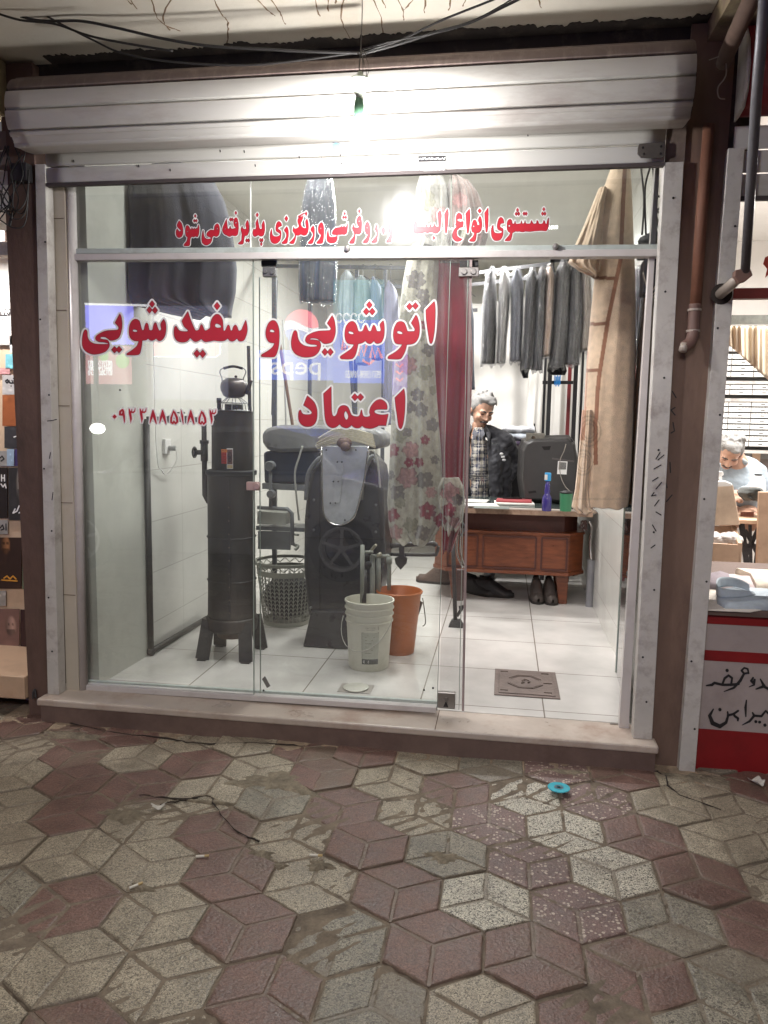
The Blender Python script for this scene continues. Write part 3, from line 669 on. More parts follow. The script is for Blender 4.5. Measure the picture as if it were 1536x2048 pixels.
# stickers on the bottom slat
def sticker(name, outline, m, parent, Y, th=-.0007, label=None):
    return build(MB().prism([P(a, b, Y) for a, b in outline], th), name, m, parent=parent, label=label)
def decal(name, polys, holes, strokes, m, parent, Y, st=.5, lvl=0, pad=4, dy=0, mapper=None, **kw):
    al = [p for p in polys]+[np.array([(a, b) for a, b, c in s]) for s in strokes]
    mn = np.min([a.min(0) for a in al], 0)-pad+min(lvl, 0); mx = np.max([a.max(0) for a in al], 0)+pad-min(lvl, 0)
    f = field(polys, holes, strokes, mn[0], mx[0], mn[1], mx[1], st)
    mb = cutout(f, lvl, mapper or (lambda a, b: P(a, b, Y)))
    if not mb.f: return None
    return build(mb, name, m, parent=parent, **kw)
ink = M('ink_black', S(30, 28, 30), .6); ink2 = M('ink_faded', S(120, 122, 128), .6); white_v = M('white_vinyl', S(226, 224, 222), .45, nz=.02)
blue_f = M('sticker_blue', S(120, 160, 190), .6, nz=.1)
YS = -.0135
def SK(name, label, m=white_v): return None
s1 = sticker('sticker', [(659, 317), (719, 316), (720, 346), (660, 349)], white_v, sh, YS, label='white sticker with black lettering')
def lines(parent, segs, w, Y, m, name='lettering', st=.35):
    if name == 'scribble' and len(segs) > 1:
        for s_ in segs: lines(parent, [s_], w, Y, m, name, st)
        return
    return decal(name, [], [], [[(a, b, w) for a, b in s] for s in segs], m, parent, Y, st=st)
lines(s1, [[(660, 318), (718, 317)], [(719, 317), (719, 346)], [(661, 348), (719, 346)], [(661, 318), (661, 348)], [(662, 338), (719, 337)],
           [(698, 321), (697, 328), (692, 329)], [(692, 325), (692, 329), (688, 329)], [(688, 325), (688, 329), (683, 329)], [(683, 329), (680, 323), (685, 328)], [(680, 329), (676, 329), (674, 325)], [(671, 322), (672, 329), (669, 332)], [(666, 326), (668, 330), (663, 333)], [(673, 321), (673, 320)]], .75, YS-.0009, ink)
lines(s1, [[(664+i*4.2, 340+(i % 3)), (664+i*4.2+(i % 2)*1.5, 345)] for i in range(7)]+[[(693, 342), (717, 341)]], .6, YS-.0009, ink)
s2 = sticker('sticker', [(836, 312), (891, 311), (891, 322), (837, 324)], ink, sh, YS, label='black strip sticker with white lettering')
lines(s2, [[(890-i*4.4, 315+(i % 3)), (888-i*4.4, 319-(i % 2)*2), (886.5-i*4.4, 318)] for i in range(12)], .8, YS-.0009, white_v)
s3 = sticker('sticker', [(846, 335), (891, 334), (891, 341), (847, 343)], M('sticker_grey', S(120, 118, 118), .6), sh, YS)
lines(s3, [[(889-i*4, 337), (887-i*4, 340-(i % 2)*2)] for i in range(10)], .7, YS-.0009, white_v)
lines(sh, [[(839, 337), (838, 342), (843, 342)], [(797, 327), (797, 332)], [(801, 327), (802, 330)], [(806, 327), (808, 332), (810, 327)], [(815, 328), (815.3, 328.3)], [(760, 321), (760, 327)], [(752, 321), (753, 325), (749, 328), (745, 328)], [(731, 322), (731, 338), (758, 336)], [(736, 338), (740, 341), (735, 342)], [(744, 338), (744, 341)], [(748, 337), (750, 341)]], .7, YS, ink2)
build(MB().prism([P(a, b, YS) for a, b in [(665, 288), (672, 285), (679, 288), (681, 296), (676, 302), (668, 300), (664, 296)]], -.0006), 'sticker', blue_f, parent=sh)
lines(sh, [[(660, 289), (662, 293), (665, 289)], [(659, 299), (659, 308), (664, 305), (668, 309), (673, 306), (684, 308)], [(665, 286), (672, 283), (680, 287), (681, 294)]], .7, YS-.0008, ink2)

# ---------------------------------------------------------------- guides
def guide(name, label, xt0, xt1, xb0, xb1, ztop, zbot, grp, holes, y0=-.012, y1=.05):
    o = thing(name, label, 'shutter guide', ((xb0+xb1)/2, .02, zbot), grp)
    m = MB().hexa([(xb0, y0, zbot), (xb1, y0, zbot), (xb1, y1, zbot), (xb0, y1, zbot), (xt0, y0, ztop), (xt1, y0, ztop), (xt1, y1, ztop), (xt0, y1, ztop)])
    build(m, 'channel', painted, parent=o, bevel=.002)
    g = MB()
    for z in holes:
        t = (z-zbot)/(ztop-zbot); x = (xb0+xb1)/2+((xt0+xt1)/2-(xb0+xb1)/2)*t+.018*math.sin(z*9); g.lathe([(0, y0-.002), (.0045, y0-.002), (.005, y0+.001)], (x, 0, z), 8, axis='y')
    build_each(g, 'screw', darkm, parent=o)
    return o
G = 'painted shutter guides'
gl_ = guide('shutter_guide', 'leftmost painted shutter guide beside the brown pillar at left', -2.168, -2.118, -2.200, -2.140, 2.645, .13, G, [2.3, 1.95, 1.6, 1.25, .95, .62, .35])
gr_ = guide('shutter_guide', 'middle painted shutter guide with scribbles at right of the doorway', .600, .676, .604, .684, 2.56, .13, G, [2.42, 2.05, 1.7, 1.4, 1.05, .8, .5, .3])
lines(gr_, [[(1320, 905), (1312, 918)], [(1328, 910), (1316, 920)], [(1322, 930), (1308, 938)], [(1316, 955), (1305, 962)], [(1323, 965), (1312, 978)], [(1308, 985), (1303, 992), (1312, 990)], [(1318, 1000), (1309, 1012)], [(1322, 1030), (1312, 1024)], [(1305, 1050), (1312, 1062)], [(1310, 1090), (1302, 1096)]], 1.1, -.0135, ink, name='scribble')
lines(gl_, [[(95, 842), (104, 841), (113, 839)], [(101, 905), (99, 917)], [(106, 985), (104, 1000)]], .9, -.0135, ink, name='scribble')
# left: cream reveal and round alu jamb
rv = M('cream_reveal', S(180, 171, 157), .5, nz=.05, ns=5, stain=S(170, 150, 128), sst=.4, sscale=4)
o = build(MB().hexa([(-2.142, .058, .13), (-2.074, .06, .13), (-2.074, .10, .13), (-2.142, .10, .13), (-2.129, .058, 2.6), (-2.070, .06, 2.6), (-2.070, .10, 2.6), (-2.129, .10, 2.6)]), 'reveal', rv, label='cream stone reveal strip left of the glass front', cat='door frame')
g = MB()
for z in (.62, 1.08, 1.55, 2.0, 2.42): g.box(-2.138, -2.075, .0555, .057, z, z+.0025)
build_each(g, 'joint', M('dark_joint', S(96, 76, 62), .9), parent=o)
fr = thing('glass_front', 'frameless glass shop front with red lettering and white aluminium rails', 'shop front', (-.7, GY, .13))
build(MB().tube([(-2.066, GY-.012, .13), (-2.052, GY-.012, 2.6)], .023, 14), 'jamb', alu, parent=fr, smooth=True)
build(MB().hexa([(.560, GY-.0, .13), (.602, GY-.0, .13), (.602, GY+.04, .13), (.560, GY+.04, .13), (.585, GY, 2.6), (.602, GY, 2.6), (.602, GY+.04, 2.6), (.585, GY+.04, 2.6)]), 'jamb', alu, parent=fr)
def rail(name, pl, pr, h, d, m, y0=None):
    a = P(*pl, GY); b = P(*pr, GY); y = GY if y0 is None else y0
    return build(MB().hexa([(a[0], y-d, a[2]), (b[0], y-d, b[2]), (b[0], y+d, b[2]), (a[0], y+d, a[2]), (a[0], y-d, a[2]+h), (b[0], y-d, b[2]+h), (b[0], y+d, b[2]+h), (a[0], y+d, a[2]+h)]), name, m, parent=fr, bevel=.003)
rail('transom_rail', (143, 523), (1318, 515), .030, .026, alu)
ch = M('glass_channel', S(178, 186, 182), .4, nz=.06, ns=10, stain=S(120, 116, 108), sst=.4, sscale=14)
rail('glass_channel', (143, 509), (1318, 502), .024, .014, ch, GY-.004)
rail('bottom_rail', (148, 1376), (873, 1423), .028, .022, alu)
rail('inner_rail', (148, 1369), (873, 1413), .016, .010, ch, GY+.035)
GP = glass('shop_glass'); GPE = M('glass_edge', S(150, 160, 152), .15, nz=.05, spec=.9)
def pane(name, c4, Y=GY, edge=True, m=None):
    q = [P(a, b, Y) for a, b in c4]; o = build(MB().add(q, [(0, 1, 2, 3)]), name, m or GP, parent=fr)
    return o
def vline(name, p, q, Y, w=.005, m=None): return build(MB().bar(P(*p, Y), P(*q, Y), w, .010, (0, 1, 0)), name, m or GPE, parent=fr)
pane('glass_pane', [(146, 1372), (508, 1396), (506, 516), (143, 520)])
pane('glass_pane', [(509, 1396), (872, 1420), (899, 514), (507, 516)])
pane('glass_pane', [(137, 498), (501, 494), (501, 340), (134, 340)]); pane('glass_pane', [(502, 494), (902, 491), (902, 340), (502, 340)]); pane('glass_pane', [(903, 491), (1318, 489), (1318, 330), (903, 340)])
vline('pane_joint', (508, 1396), (506.5, 518), GY-.002, .004); vline('pane_joint', (501.5, 496), (501.5, 350), GY-.002, .0032, M('clear_seal', S(222, 222, 220), .3)); vline('pane_joint', (902.5, 494), (902.5, 345), GY-.002, .004)
vline('pane_joint', (874, 1421), (901, 518), GY-.002, .003)
vline('pane_edge', (521, 1390), (519, 555), GY+.02, .003)
# narrow folded door leaf with a thick edge
pane('door_leaf', [(878, 1418), (925, 1421), (941, 518), (902, 518)], GY-.01, m=glass('leaf_glass', (.90, .91, .91), 2.0, .07, (.6, .5, .5)))
vline('door_edge', (926, 1421), (942, 520), GY-.012, .011, M('door_edge_glass', S(158, 142, 140), .12, nz=.1, spec=.9))
vline('door_edge', (918, 1419), (936, 520), GY-.008, .003)
# patch fittings
def patch(name, px, py, w, h, Y, bolts, m=steel, parent=fr):
    c = P(px, py, Y); o = build(MB().box(c[0]-w/2, c[0]+w/2, Y-.016, Y+.012, c[2]-h/2, c[2]+h/2), name, m, parent=parent, bevel=.003)
    for dx, dz, r in bolts: build(MB().lathe([(0, Y-.024), (r*.8, Y-.024), (r, Y-.020), (r, Y-.015)], (c[0]+dx, 0, c[2]+dz), 16, axis='y'), 'bolt', m, parent=o, smooth=True, auto=40)
    return o
patch('top_patch', 938, 545, .088, .040, GY-.014, [(-.020, 0, .013), (.020, 0, .013)])
bx2 = P(540, 538, GY+.02); build(MB().box(bx2[0]-.036, bx2[0]+.036, GY, GY+.02, bx2[2]+.008, bx2[2]+.035), 'closer_block', darkm, parent=fr, bevel=.002)
bx2 = P(938, 527, GY); build(MB().box(bx2[0]-.04, bx2[0]+.04, GY, GY+.03, bx2[2]-.012, bx2[2]+.014), 'closer_block', darkm, parent=fr, bevel=.002)
patch('top_patch', 540, 545, .062, .042, GY-.0, [(-.016, 0, .009), (.016, -.003, .010)], M('steel_dull', S(112, 112, 112), .45, metal=.5, nz=.15))
pb = patch('lock_patch', 893, 1399, .082, .078, GY-.018, [(0, .006, .010)]); c = P(893, 1399, GY); build(MB().prism([(c[0]-.012, GY-.037, c[2]-.022), (c[0]+.012, GY-.037, c[2]-.022), (c[0], GY-.037, c[2]+.006)], -.004), 'keyhole_cover', darkm, parent=pb)
c = P(509, 972, GY); patch('pane_lock', 507, 972, .062, .040, GY-.002, [(.022, 0, .017)], M('lock_pink', S(176, 150, 146), .5, metal=.2))
for px, py in ((695, 498), (1111, 494)):
    c = P(px, py, GY-.02); build(MB().lathe([(0, GY-.042), (.011, GY-.041), (.013, GY-.034), (.013, GY-.016)], (c[0], 0, c[2]), 20, axis='y'), 'stand_off', steel, parent=fr, smooth=True, auto=40)
g = MB()
for px, py in ((527, 1381), (848, 1380), (313, 503), (866, 1376), (240, 780)): c = P(px, py, GY-.003); g.lathe([(0, GY-.004), (.005, GY-.004), (.005, GY-.001)], (c[0], 0, c[2]), 10, axis='y')
build_each(g, 'screw_cap', darkm, parent=fr)
sticker('price_sticker', [(524, 1358), (530, 1352), (541, 1372), (534, 1376)], M('sticker_dgrey', S(110, 110, 108), .6, nz=.2, ns=200), fr, GY-.002)

# ---------------------------------------------------------------- the lettering on the glass
redv = M('red_vinyl', S(176, 26, 44), .42, nz=.05, ns=9); whv = M('white_border_vinyl', S(228, 226, 226), .42, nz=.02)
def word(polys, holes, bw, st=1.0):
    al = np.concatenate(polys); mn = al.min(0)-bw-3; mx = al.max(0)+bw+3
    f = field(polys, holes, [], mn[0], mx[0], mn[1], mx[1], st)
    a = cutout(f, -bw, lambda x, y: P(x, y, GY-.0020)); build(a, 'letter_border', whv, parent=fr)
    gx, gy, T = f; b = cutout(f, -.9, lambda x, y: P(x, y, GY-.0027)); build(b, 'letter_outline', M('letter_line', S(84, 30, 36), .5), parent=fr)
    c = cutout(f, .0, lambda x, y: P(x, y, GY-.0034)); build(c, 'lettering', redv, parent=fr)
s = 6.982; o = (670, 580)
word([pts('1385,160! 1270,280! 1275,400 1290,520 1310,650 1325,735 1345,745 1365,700 1385,580 1395,450 1400,300 1395,200', *o, s),
      pts('1130,350! 1065,460! 1115,540 1110,575 1080,580 1015,578 1000,545 985,500 960,455 910,440 865,460 830,530 815,620 825,700 855,745 945,758! 900,820 840,870 750,925 740,950 760,960 905,960 950,910 985,830 1000,760! 1060,755 1120,730 1160,670 1178,590 1175,480 1150,380', *o, s),
      dia(1040, 230, 40, 48, *o, s), dia(1123, 222, 40, 48, *o, s),
      pts('672,430! 630,480 640,540 635,575 585,575 565,520 540,490 522,520 505,570 480,580 460,560 445,520 428,490 410,515 395,560 370,580 330,578 315,545 300,495 270,450 230,440 185,465 150,530 138,620 150,700 185,745 270,758! 230,820 160,870 80,925 75,945 95,960 235,958 280,910 305,830 320,750! 370,740 400,725 425,705! 450,735 485,748 515,735 545,705! 570,740 605,745 650,720 680,650 688,560 685,480', *o, s),
      dia(480, 208, 40, 48, *o, s), dia(437, 300, 40, 48, *o, s), dia(520, 300, 40, 48, *o, s)],
     [pts('900,570 940,590 945,615 900,618 865,600 870,575', *o, s), pts('215,573 255,590 260,618 215,618 185,600 190,578', *o, s)], 4.4)
s = 7.314; o = (490, 490)
word([pts('1275,1030! 1205,1145! 1255,1210 1250,1245 1200,1255 1080,1260 980,1290 910,1330 885,1390 905,1430 960,1450 1030,1455 1065,1475 1030,1490 940,1490 860,1470 800,1420 770,1350 760,1280 740,1252 715,1265 690,1340 678,1430 690,1520 740,1590 820,1630 910,1640 1010,1620 1075,1560 1105,1480 1100,1430 1070,1400 1000,1388 950,1385 945,1372 975,1362 1050,1368 1110,1405 1150,1438 1210,1438 1270,1415 1305,1350 1322,1260 1315,1150 1298,1080', *o, s),
      dia(1168, 1565, 42, 52, *o, s), dia(1248, 1565, 42, 52, *o, s),
      pts('400,1105 350,1140 315,1220 305,1300 320,1370 360,1420 438,1435! 400,1500 330,1555 250,1600 238,1625 260,1632 420,1635 460,1590 485,1500 498,1400 500,1290 485,1190 450,1120', *o, s)],
     [pts('395,1232 432,1255 430,1278 390,1280 360,1268 362,1245', *o, s)], 4.4)
s = 4.267; o = (140, 560)
word([pts('1500,345! 1475,400 1465,425 1440,435 1425,400 1410,385 1395,400 1385,430 1370,432 1360,395 1350,385 1340,400 1325,432 1310,434 1305,390 1300,340 1275,300 1245,295 1215,325 1200,370 1195,410 1160,434 1145,425 1130,390 1120,380 1112,395 1100,425 1080,434 1065,425 1045,380 1025,330 1005,270! 955,350! 975,395 1010,430 1000,440 960,440 930,430 905,395! 895,400 888,440 895,490 920,520 960,530 1000,520 1025,490! 1045,510 1070,525 1100,515 1120,500! 1150,525 1190,522 1230,515 1280,520 1320,515 1345,495! 1370,520 1400,518 1425,495! 1445,520 1480,515 1500,480 1512,430 1508,380', *o, s),
      dia(1255, 222, 24, 32, *o, s), dia(1083, 628, 26, 33, *o, s), dia(1132, 630, 26, 33, *o, s),
      pts('800,335! 775,375 780,420 765,435 750,415 735,370 725,365 715,385 705,425 690,432 675,425 665,380 652,368 640,390 632,425 615,430 605,400 590,350 560,335 530,350 510,390 505,440 515,490 545,515 590,520! 570,565 530,600 485,630 490,638 585,635 605,590 615,515! 650,510 665,495! 690,515 715,510 735,495! 760,518 790,505 810,470 818,420 815,370', *o, s),
      dia(700, 205, 22, 28, *o, s), dia(678, 255, 22, 28, *o, s), dia(725, 258, 22, 28, *o, s),
      pts('425,290! 385,365! 415,400 410,425 380,430 310,435 260,455 225,480 220,505 245,525 290,530 330,540 325,548 270,550 210,545 170,525 150,490 145,440 130,425 115,450 105,510 110,570 140,610 190,632 240,630 300,610 330,575 335,545 320,515 270,505 255,497 265,485 300,485 330,505 345,515 380,510 415,490 435,440 443,380 437,320', *o, s),
      dia(380, 595, 25, 27, *o, s), dia(418, 593, 25, 27, *o, s)],
     [pts('1255,370 1285,385 1290,405 1255,410 1235,395 1240,375', *o, s), pts('550,420 575,430 575,442 550,445 532,435 535,425', *o, s)], 4.2)
s = 5.486; o = (500, 740)
word([pts('1515,485! 1480,492 1430,492 1385,480 1362,462 1372,438 1410,430 1500,430! 1505,405 1490,360 1440,325 1390,335 1350,370 1320,420 1312,465 1320,500 1290,515 1250,512 1235,490 1224,440 1215,460 1205,495 1185,512 1140,508 1110,490 1090,440 1070,405 1035,390 995,398 970,430 955,480 930,510 905,500 895,450 892,350 890,185! 808,260! 812,350 818,450 825,530 845,595 890,630 940,625 985,590! 1010,620 1060,635 1095,620 1112,600! 1150,630 1200,632 1230,605! 1260,630 1320,640 1380,625 1410,607! 1490,608!', *o, s),
      dia(1150, 298, 34, 38, *o, s), dia(1212, 298, 34, 38, *o, s),
      pts('630,285! 588,385! 640,420 680,460 670,485 620,492 575,480 555,440! 540,450 532,500 540,560 570,600 620,620 680,610 720,570 735,500 730,420 700,350', *o, s),
      pts('1050,1495! 990,1555! 995,1610 1005,1680 1015,1750 1030,1765 1045,1730 1055,1650 1058,1560 1055,1520', 500, 340, 3.413)],
     [pts('1055,450 1080,500 1075,535 1055,550 1035,520 1030,480 1040,455', *o, s)], 4.2)
# top line
s = 7.314; A = (900, 400); B = (740, 400); C_ = (530, 400); D_ = (340, 410)
def cir(x, y, r, ry=None, o=(0, 0), sc=1.0): return np.array([((x+r*math.cos(a))/sc+o[0], (y+(ry or r)*math.sin(a))/sc+o[1]) for a in np.linspace(0, 6.283, 15)[:-1]])
def PT(q, o): return pts(q, *o, s)
def DD(l, w, h, o): return [dia(x, y, w, h, *o, s) for x, y in l]
word([PT('1440,262! 1420,320 1418,350 1395,348 1382,310 1372,300! 1362,340 1340,352 1300,350 1285,310 1272,300! 1265,340 1240,350 1215,345 1190,302! 1180,340 1155,350 1110,345 1098,300! 1085,340 1060,350 1045,305! 1035,345 1015,350 965,350 952,305! 940,345 915,350 905,320 895,290 870,285 845,310 835,370 840,430 860,465 885,480! 865,520 830,560 805,590 820,595 880,590 900,540 910,480! 940,465 960,455! 985,460 1010,455! 1060,465 1100,455! 1170,460 1250,450! 1320,445 1345,445! 1375,448 1410,445 1432,400 1440,330', A),
      PT('750,255 720,270 700,330 692,390 705,430 750,450 765,465 745,485 690,490 650,475 632,430 630,370! 612,400 605,460 612,530 640,580 680,592 730,580 765,530 775,460 770,420 735,400 728,375 745,345 785,335! 780,290', A)]
     + DD([(1372, 135), (1353, 200), (1388, 200), (1083, 200), (1113, 200), (988, 147), (968, 202), (1004, 202)], 17, 26, A), [cir(867, 378, 18, None, A, s)], 2.5, .7)
word([PT('555,115! 508,190! 512,300 520,400 528,465 540,465 552,380 558,250', A), PT('438,235! 415,290 430,340 435,365! 400,370 390,330 370,295 345,300 325,350 315,410 325,460 360,480! 335,540 285,590 295,603 360,600 380,540 385,478! 430,470 455,430 465,350 455,270', A),
      PT('282,130! 232,200! 238,300 245,400 255,480 265,485 278,400 290,280 290,180', A), PT('130,190 100,215 90,270 92,330 85,350 85,375 100,385! 60,440 40,500 45,560 80,600 140,600 178,570! 150,560 110,530 95,480 110,430 150,400 185,395! 190,320 150,320 110,305 105,285 130,270 175,275! 170,220', A)]
     + DD([(434, 158)], 25, 34, A), [cir(345, 385, 16, None, A, s)], 2.5, .7)
word([PT('1135,130! 1090,205! 1095,310 1100,420 1105,480 1115,485 1130,400 1140,280 1145,180', B), PT('1025,145! 990,200! 1000,280 1005,360 1000,395 960,385 940,345! 925,390 900,395 885,350! 870,395 845,395 830,350! 815,395 770,395 700,390 690,350 665,300! 645,360 635,430 650,480 700,490 760,480 800,470 840,480 880,470 920,475 960,490 1000,470 1025,430 1035,330 1045,220', B),
      PT('295,335 272,400 275,460 300,495! 270,560 240,610 300,615 320,540 325,420 318,350', B), PT('92,360! 75,430 98,480 90,530 55,575 22,618 90,618 108,550 113,480 108,410', B), cir(197, 448, 22, 47, B, s)]+DD([(933, 555)], 18, 30, B), [], 2.3, .7)
word([PT('1495,320 1465,380 1465,450 1480,490 1510,505! 1480,560 1435,620 1500,620 1530,540 1535,450 1530,370', C_), PT('1380,232 1350,270 1345,330 1360,370 1385,395! 1360,405 1305,400 1295,360 1278,420 1305,480 1300,530 1235,625 1300,628 1315,560 1325,495 1370,500 1405,470 1415,380 1412,290 1400,245', C_),
      PT('1205,330! 1190,390 1170,400 1158,370 1148,390 1130,400 1115,375 1105,400 1060,405 1020,420 990,460 985,495 1010,505 1045,510 1050,530 1000,545 950,540 930,500 925,430! 910,490 905,560 920,610 970,630 1030,615 1055,570 1060,510 1100,505 1130,500! 1160,505 1190,490 1205,430 1208,370', C_),
      PT('818,330 790,370 780,430 790,480 825,510! 800,570 755,625 765,635 835,630 855,560 860,460 855,380 840,340', C_), PT('705,375! 670,430 700,480 705,520 680,570 630,630 690,632 715,560 722,480 720,410', C_)]
     + DD([(1380, 163)], 16, 30, C_)+DD([(1166, 195), (1148, 255), (1182, 255)], 14, 26, C_), [cir(1493, 405, 10, 18, C_, s), cir(1377, 310, 12, None, C_, s), cir(815, 415, 13, None, C_, s)], 2.4, .7)
word([PT('615,275! 595,310 600,380 605,410 570,415 545,400 520,350 540,300 560,235! 490,270 480,310 490,350 500,385 470,415 430,420 420,390! 410,450 435,490 440,530 400,590 358,630 420,632 445,560 450,515 490,515 525,495! 560,515 600,510 625,470 635,400 630,330', C_), PT('485,240! 570,190! 575,200! 490,252!', C_),
      PT('318,390! 285,440 310,480 315,530 290,580 250,630 315,632 335,560 342,480 335,420', C_), PT('205,315 175,340 160,400 165,450 200,475 225,500 200,530 150,535 110,510 95,430! 80,480 78,560 95,610 140,635 190,620 225,570 235,490 225,450 195,430 190,405 215,385 240,380! 235,340', C_)]
     + DD([(602, 200)], 16, 32, C_)+DD([(312, 272)], 22, 38, C_), [], 2.4, .7)
word([PT('1370,230! 1345,290 1350,340 1330,355 1310,345 1295,290 1280,205! 1255,270 1265,320 1250,360 1225,350! 1212,400 1220,445 1245,460 1275,445 1300,440! 1320,455 1355,450 1378,410 1385,350 1382,280', D_), PT('1130,225! 1108,290 1120,345 1100,355 1065,345 1055,310! 1040,360 1055,420 1050,470 1045,520 1000,565 1065,568 1080,500 1095,450 1130,440 1150,390 1152,310 1145,250', D_),
      PT('970,185 940,215 935,270 950,315 980,335! 900,350 880,310! 865,350 845,345 835,290 825,210! 795,280 775,330 770,380 800,425 830,440 870,460 910,445 960,450 990,420 1000,340 995,240', D_)]
     + DD([(1275, 145)], 18, 30, D_)+DD([(1322, 512), (1350, 512), (1335, 570), (1120, 518), (1148, 518), (882, 212), (910, 212), (964, 115)], 14, 26, D_), [cir(965, 260, 14, None, D_, s), cir(808, 350, 12, None, D_, s)], 2.3, .7)
word([PT('690,275 655,310 645,370 600,365 560,390 540,420 545,450 590,470 610,485 570,500 520,490 495,450 485,370! 472,420 465,500 480,560 530,585 580,565 608,520 615,475 640,450 680,460 715,430 725,350 715,300', D_),
      PT('415,290! 400,350 385,340! 370,360 355,335! 340,365 320,330! 310,365 290,350 275,315 250,300 232,330 225,400 235,450 260,470! 245,530 205,590 280,590 290,530 300,480 330,460 345,470 370,455 400,465 420,420 425,340', D_),
      PT('135,230! 105,300 140,350 165,370 140,390 105,350! 92,380 92,430 110,465 140,475 175,450 188,390 180,310 160,260', D_)]
     + DD([(368, 160), (355, 230), (385, 230)], 13, 22, D_), [cir(690, 345, 10, 25, D_, s), cir(258, 390, 12, None, D_, s)], 2.3, .7)
# telephone number
o = (140, 560); s = 4.267
def stk(l): return [(x/s+o[0], y/s+o[1], r/s) for x, y, r in l]
def d3(x, y): return [stk([(x-24, y-56, 4), (x-16, y-20, 11), (x-8, y+28, 9), (x-10, y+62, 2)]), stk([(x-24, y-56, 4), (x-14, y-24, 9), (x-4, y-26, 6), (x+1, y-54, 3)]), stk([(x-2, y-28, 7), (x+12, y-26, 7), (x+24, y-36, 5), (x+28, y-60, 3)])]
def d8(x, y): return [stk([(x, y-52, 6), (x-14, y+10, 10), (x-26, y+56, 3)]), stk([(x, y-52, 6), (x+12, y+5, 12), (x+28, y+58, 5)])]
def d5(x, y): return [stk([(x-4, y-52, 5), (x-24, y+8, 9), (x-26, y+45, 8), (x-10, y+56, 7), (x-2, y+34, 5), (x+12, y+58, 7), (x+28, y+40, 9), (x+24, y+6, 10), (x+4, y-38, 9)])]
dg = [stk([(448, 1108, 9), (428, 1122, 9), (426, 1148, 9), (448, 1150, 9), (456, 1122, 9), (448, 1108, 9)]), stk([(456, 1122, 8), (461, 1165, 9), (465, 1214, 4)])]
for x in (528, 622): dg += d3(x, 1155)
for x in (708, 790): dg += d8(x, 1166)
dg += d5(888, 1168); dg += [stk([(948, 1110, 3), (957, 1160, 9), (966, 1224, 4)])]; dg += d8(1030, 1168); dg += d5(1128, 1172); dg += d3(1218, 1166)
D0 = dia(380, 1166, 20, 20, *o, s)
def phone(level, m, dy, nm):
    al = np.concatenate([np.array([(a, b) for a, b, c in q]) for q in dg]+[D0]); mn = al.min(0)-8; mx = al.max(0)+8
    f = field([D0], [], dg, mn[0], mx[0], mn[1], mx[1], .6); build(cutout(f, level, lambda x, y: P(x, y, GY-dy)), nm, m, parent=fr)
phone(-2.6, whv, .0020, 'digit_border'); phone(0, redv, .0030, 'digits')

# ---------------------------------------------------------------- hanging bulb
bl = P(720, 262, -.48); BX, BY, BZ = bl
hb = thing('hanging_bulb', 'glaring bare bulb hanging on a wire with a plastic bag over its green socket', 'light bulb', (BX, BY, BZ-.08))
def bp(px, py): q = P(px, py, BY); return (q[0], BY, q[2])
build(MB().lathe([(0, -.062), (.02, -.056), (.031, -.035), (.032, -.01), (.026, .015), (.015, .035), (.013, .045)], (BX, BY, BZ), 20), 'bulb_glass', ME('bulb_glow', (1, .975, .95, 1), 720), parent=hb, smooth=True)
sk = P(718, 222, BY)
build(MB().lathe([(.016, -.045), (.019, -.04), (.019, .02), (.016, .035), (.012, .05)], (sk[0], BY, sk[2]), 18), 'socket', M('socket_green', S(96, 140, 112), .5, nz=.1), parent=hb, smooth=True)
g = MB().lathe([(.012, -.04), (.016, -.02), (.03, .01), (.04, .03), (.036, .036), (.02, .03), (.008, .06)], (sk[0]+.002, BY, sk[2]+.075), 13, cap=False)
build(g, 'bag_shroud', M('bag_white', S(196, 206, 190), .5, nz=.15, ns=40, bump=.4), parent=hb, solid=.001)
g = MB().tube(arc([bp(725, -40), bp(724, 40), bp(722, 96)], 6), .0018, 6)
g.tube(arc([bp(722, 96), bp(719, 130), bp(718, 175)], 6), .0022, 6); g.tube(arc([bp(722, 98), bp(726, 130), bp(724, 170)], 6), .0018, 6); g.tube(arc([bp(722, 98), bp(734, 120), bp(738, 140), bp(728, 165)], 6), .0012, 6); g.tube(arc([bp(720, 98), bp(728, 125), bp(733, 150), bp(726, 172)], 6), .0012, 6); g.tube(arc([bp(714, 105), bp(724, 112), bp(732, 108), bp(722, 98)], 5), .002, 6)
build(g, 'wire', M('wire_grey', S(90, 84, 76), .6), parent=hb)

# ---------------------------------------------------------------- cables under the soffit
cab = M('cable_black', S(32, 30, 30), .6)
def cable(label, path, Y, r=.004, m=cab, name='overhead_cable', grp='cables slung under the ceiling', yy=None):
    q = [P(a, b, (Y if yy is None else yy[i])) for i, (a, b) in enumerate(path)]
    return build(MB().tube(arc(q, 8), r, 7), name, m, label=label, cat='cable', group=grp, smooth=True)
cable('thick black cable sagging from the top left corner to the bulb wire', [(-20, 10), (70, 40), (160, 42), (230, 55), (330, 78), (420, 92), (520, 98), (640, 104), (722, 106)], -.35, .0055)
cable('black cable from the top left dipping low over the shutter box', [(30, -8), (90, 30), (130, 52), (190, 82), (235, 103), (300, 118), (400, 128), (500, 130), (590, 122), (722, 104)], -.34, .004)
cable('black cable crossing the others at upper left', [(-10, 25), (40, 40), (110, 48), (180, 72), (260, 88), (345, 102)], -.42, .0045)
cable('upper black cable rising to the right from the bulb wire', [(722, 104), (800, 80), (880, 42), (985, 0), (1010, -12)], -.44, .004)
cable('lower pair cable rising to the right from the bulb wire', [(722, 108), (790, 90), (870, 65), (940, 45), (1010, 12), (1050, -8)], -.40, .0055)
cable('thin cable under the soffit beside the right pair', [(722, 100), (780, 84), (905, 58), (960, 35), (1035, -8)], -.46, .0025)

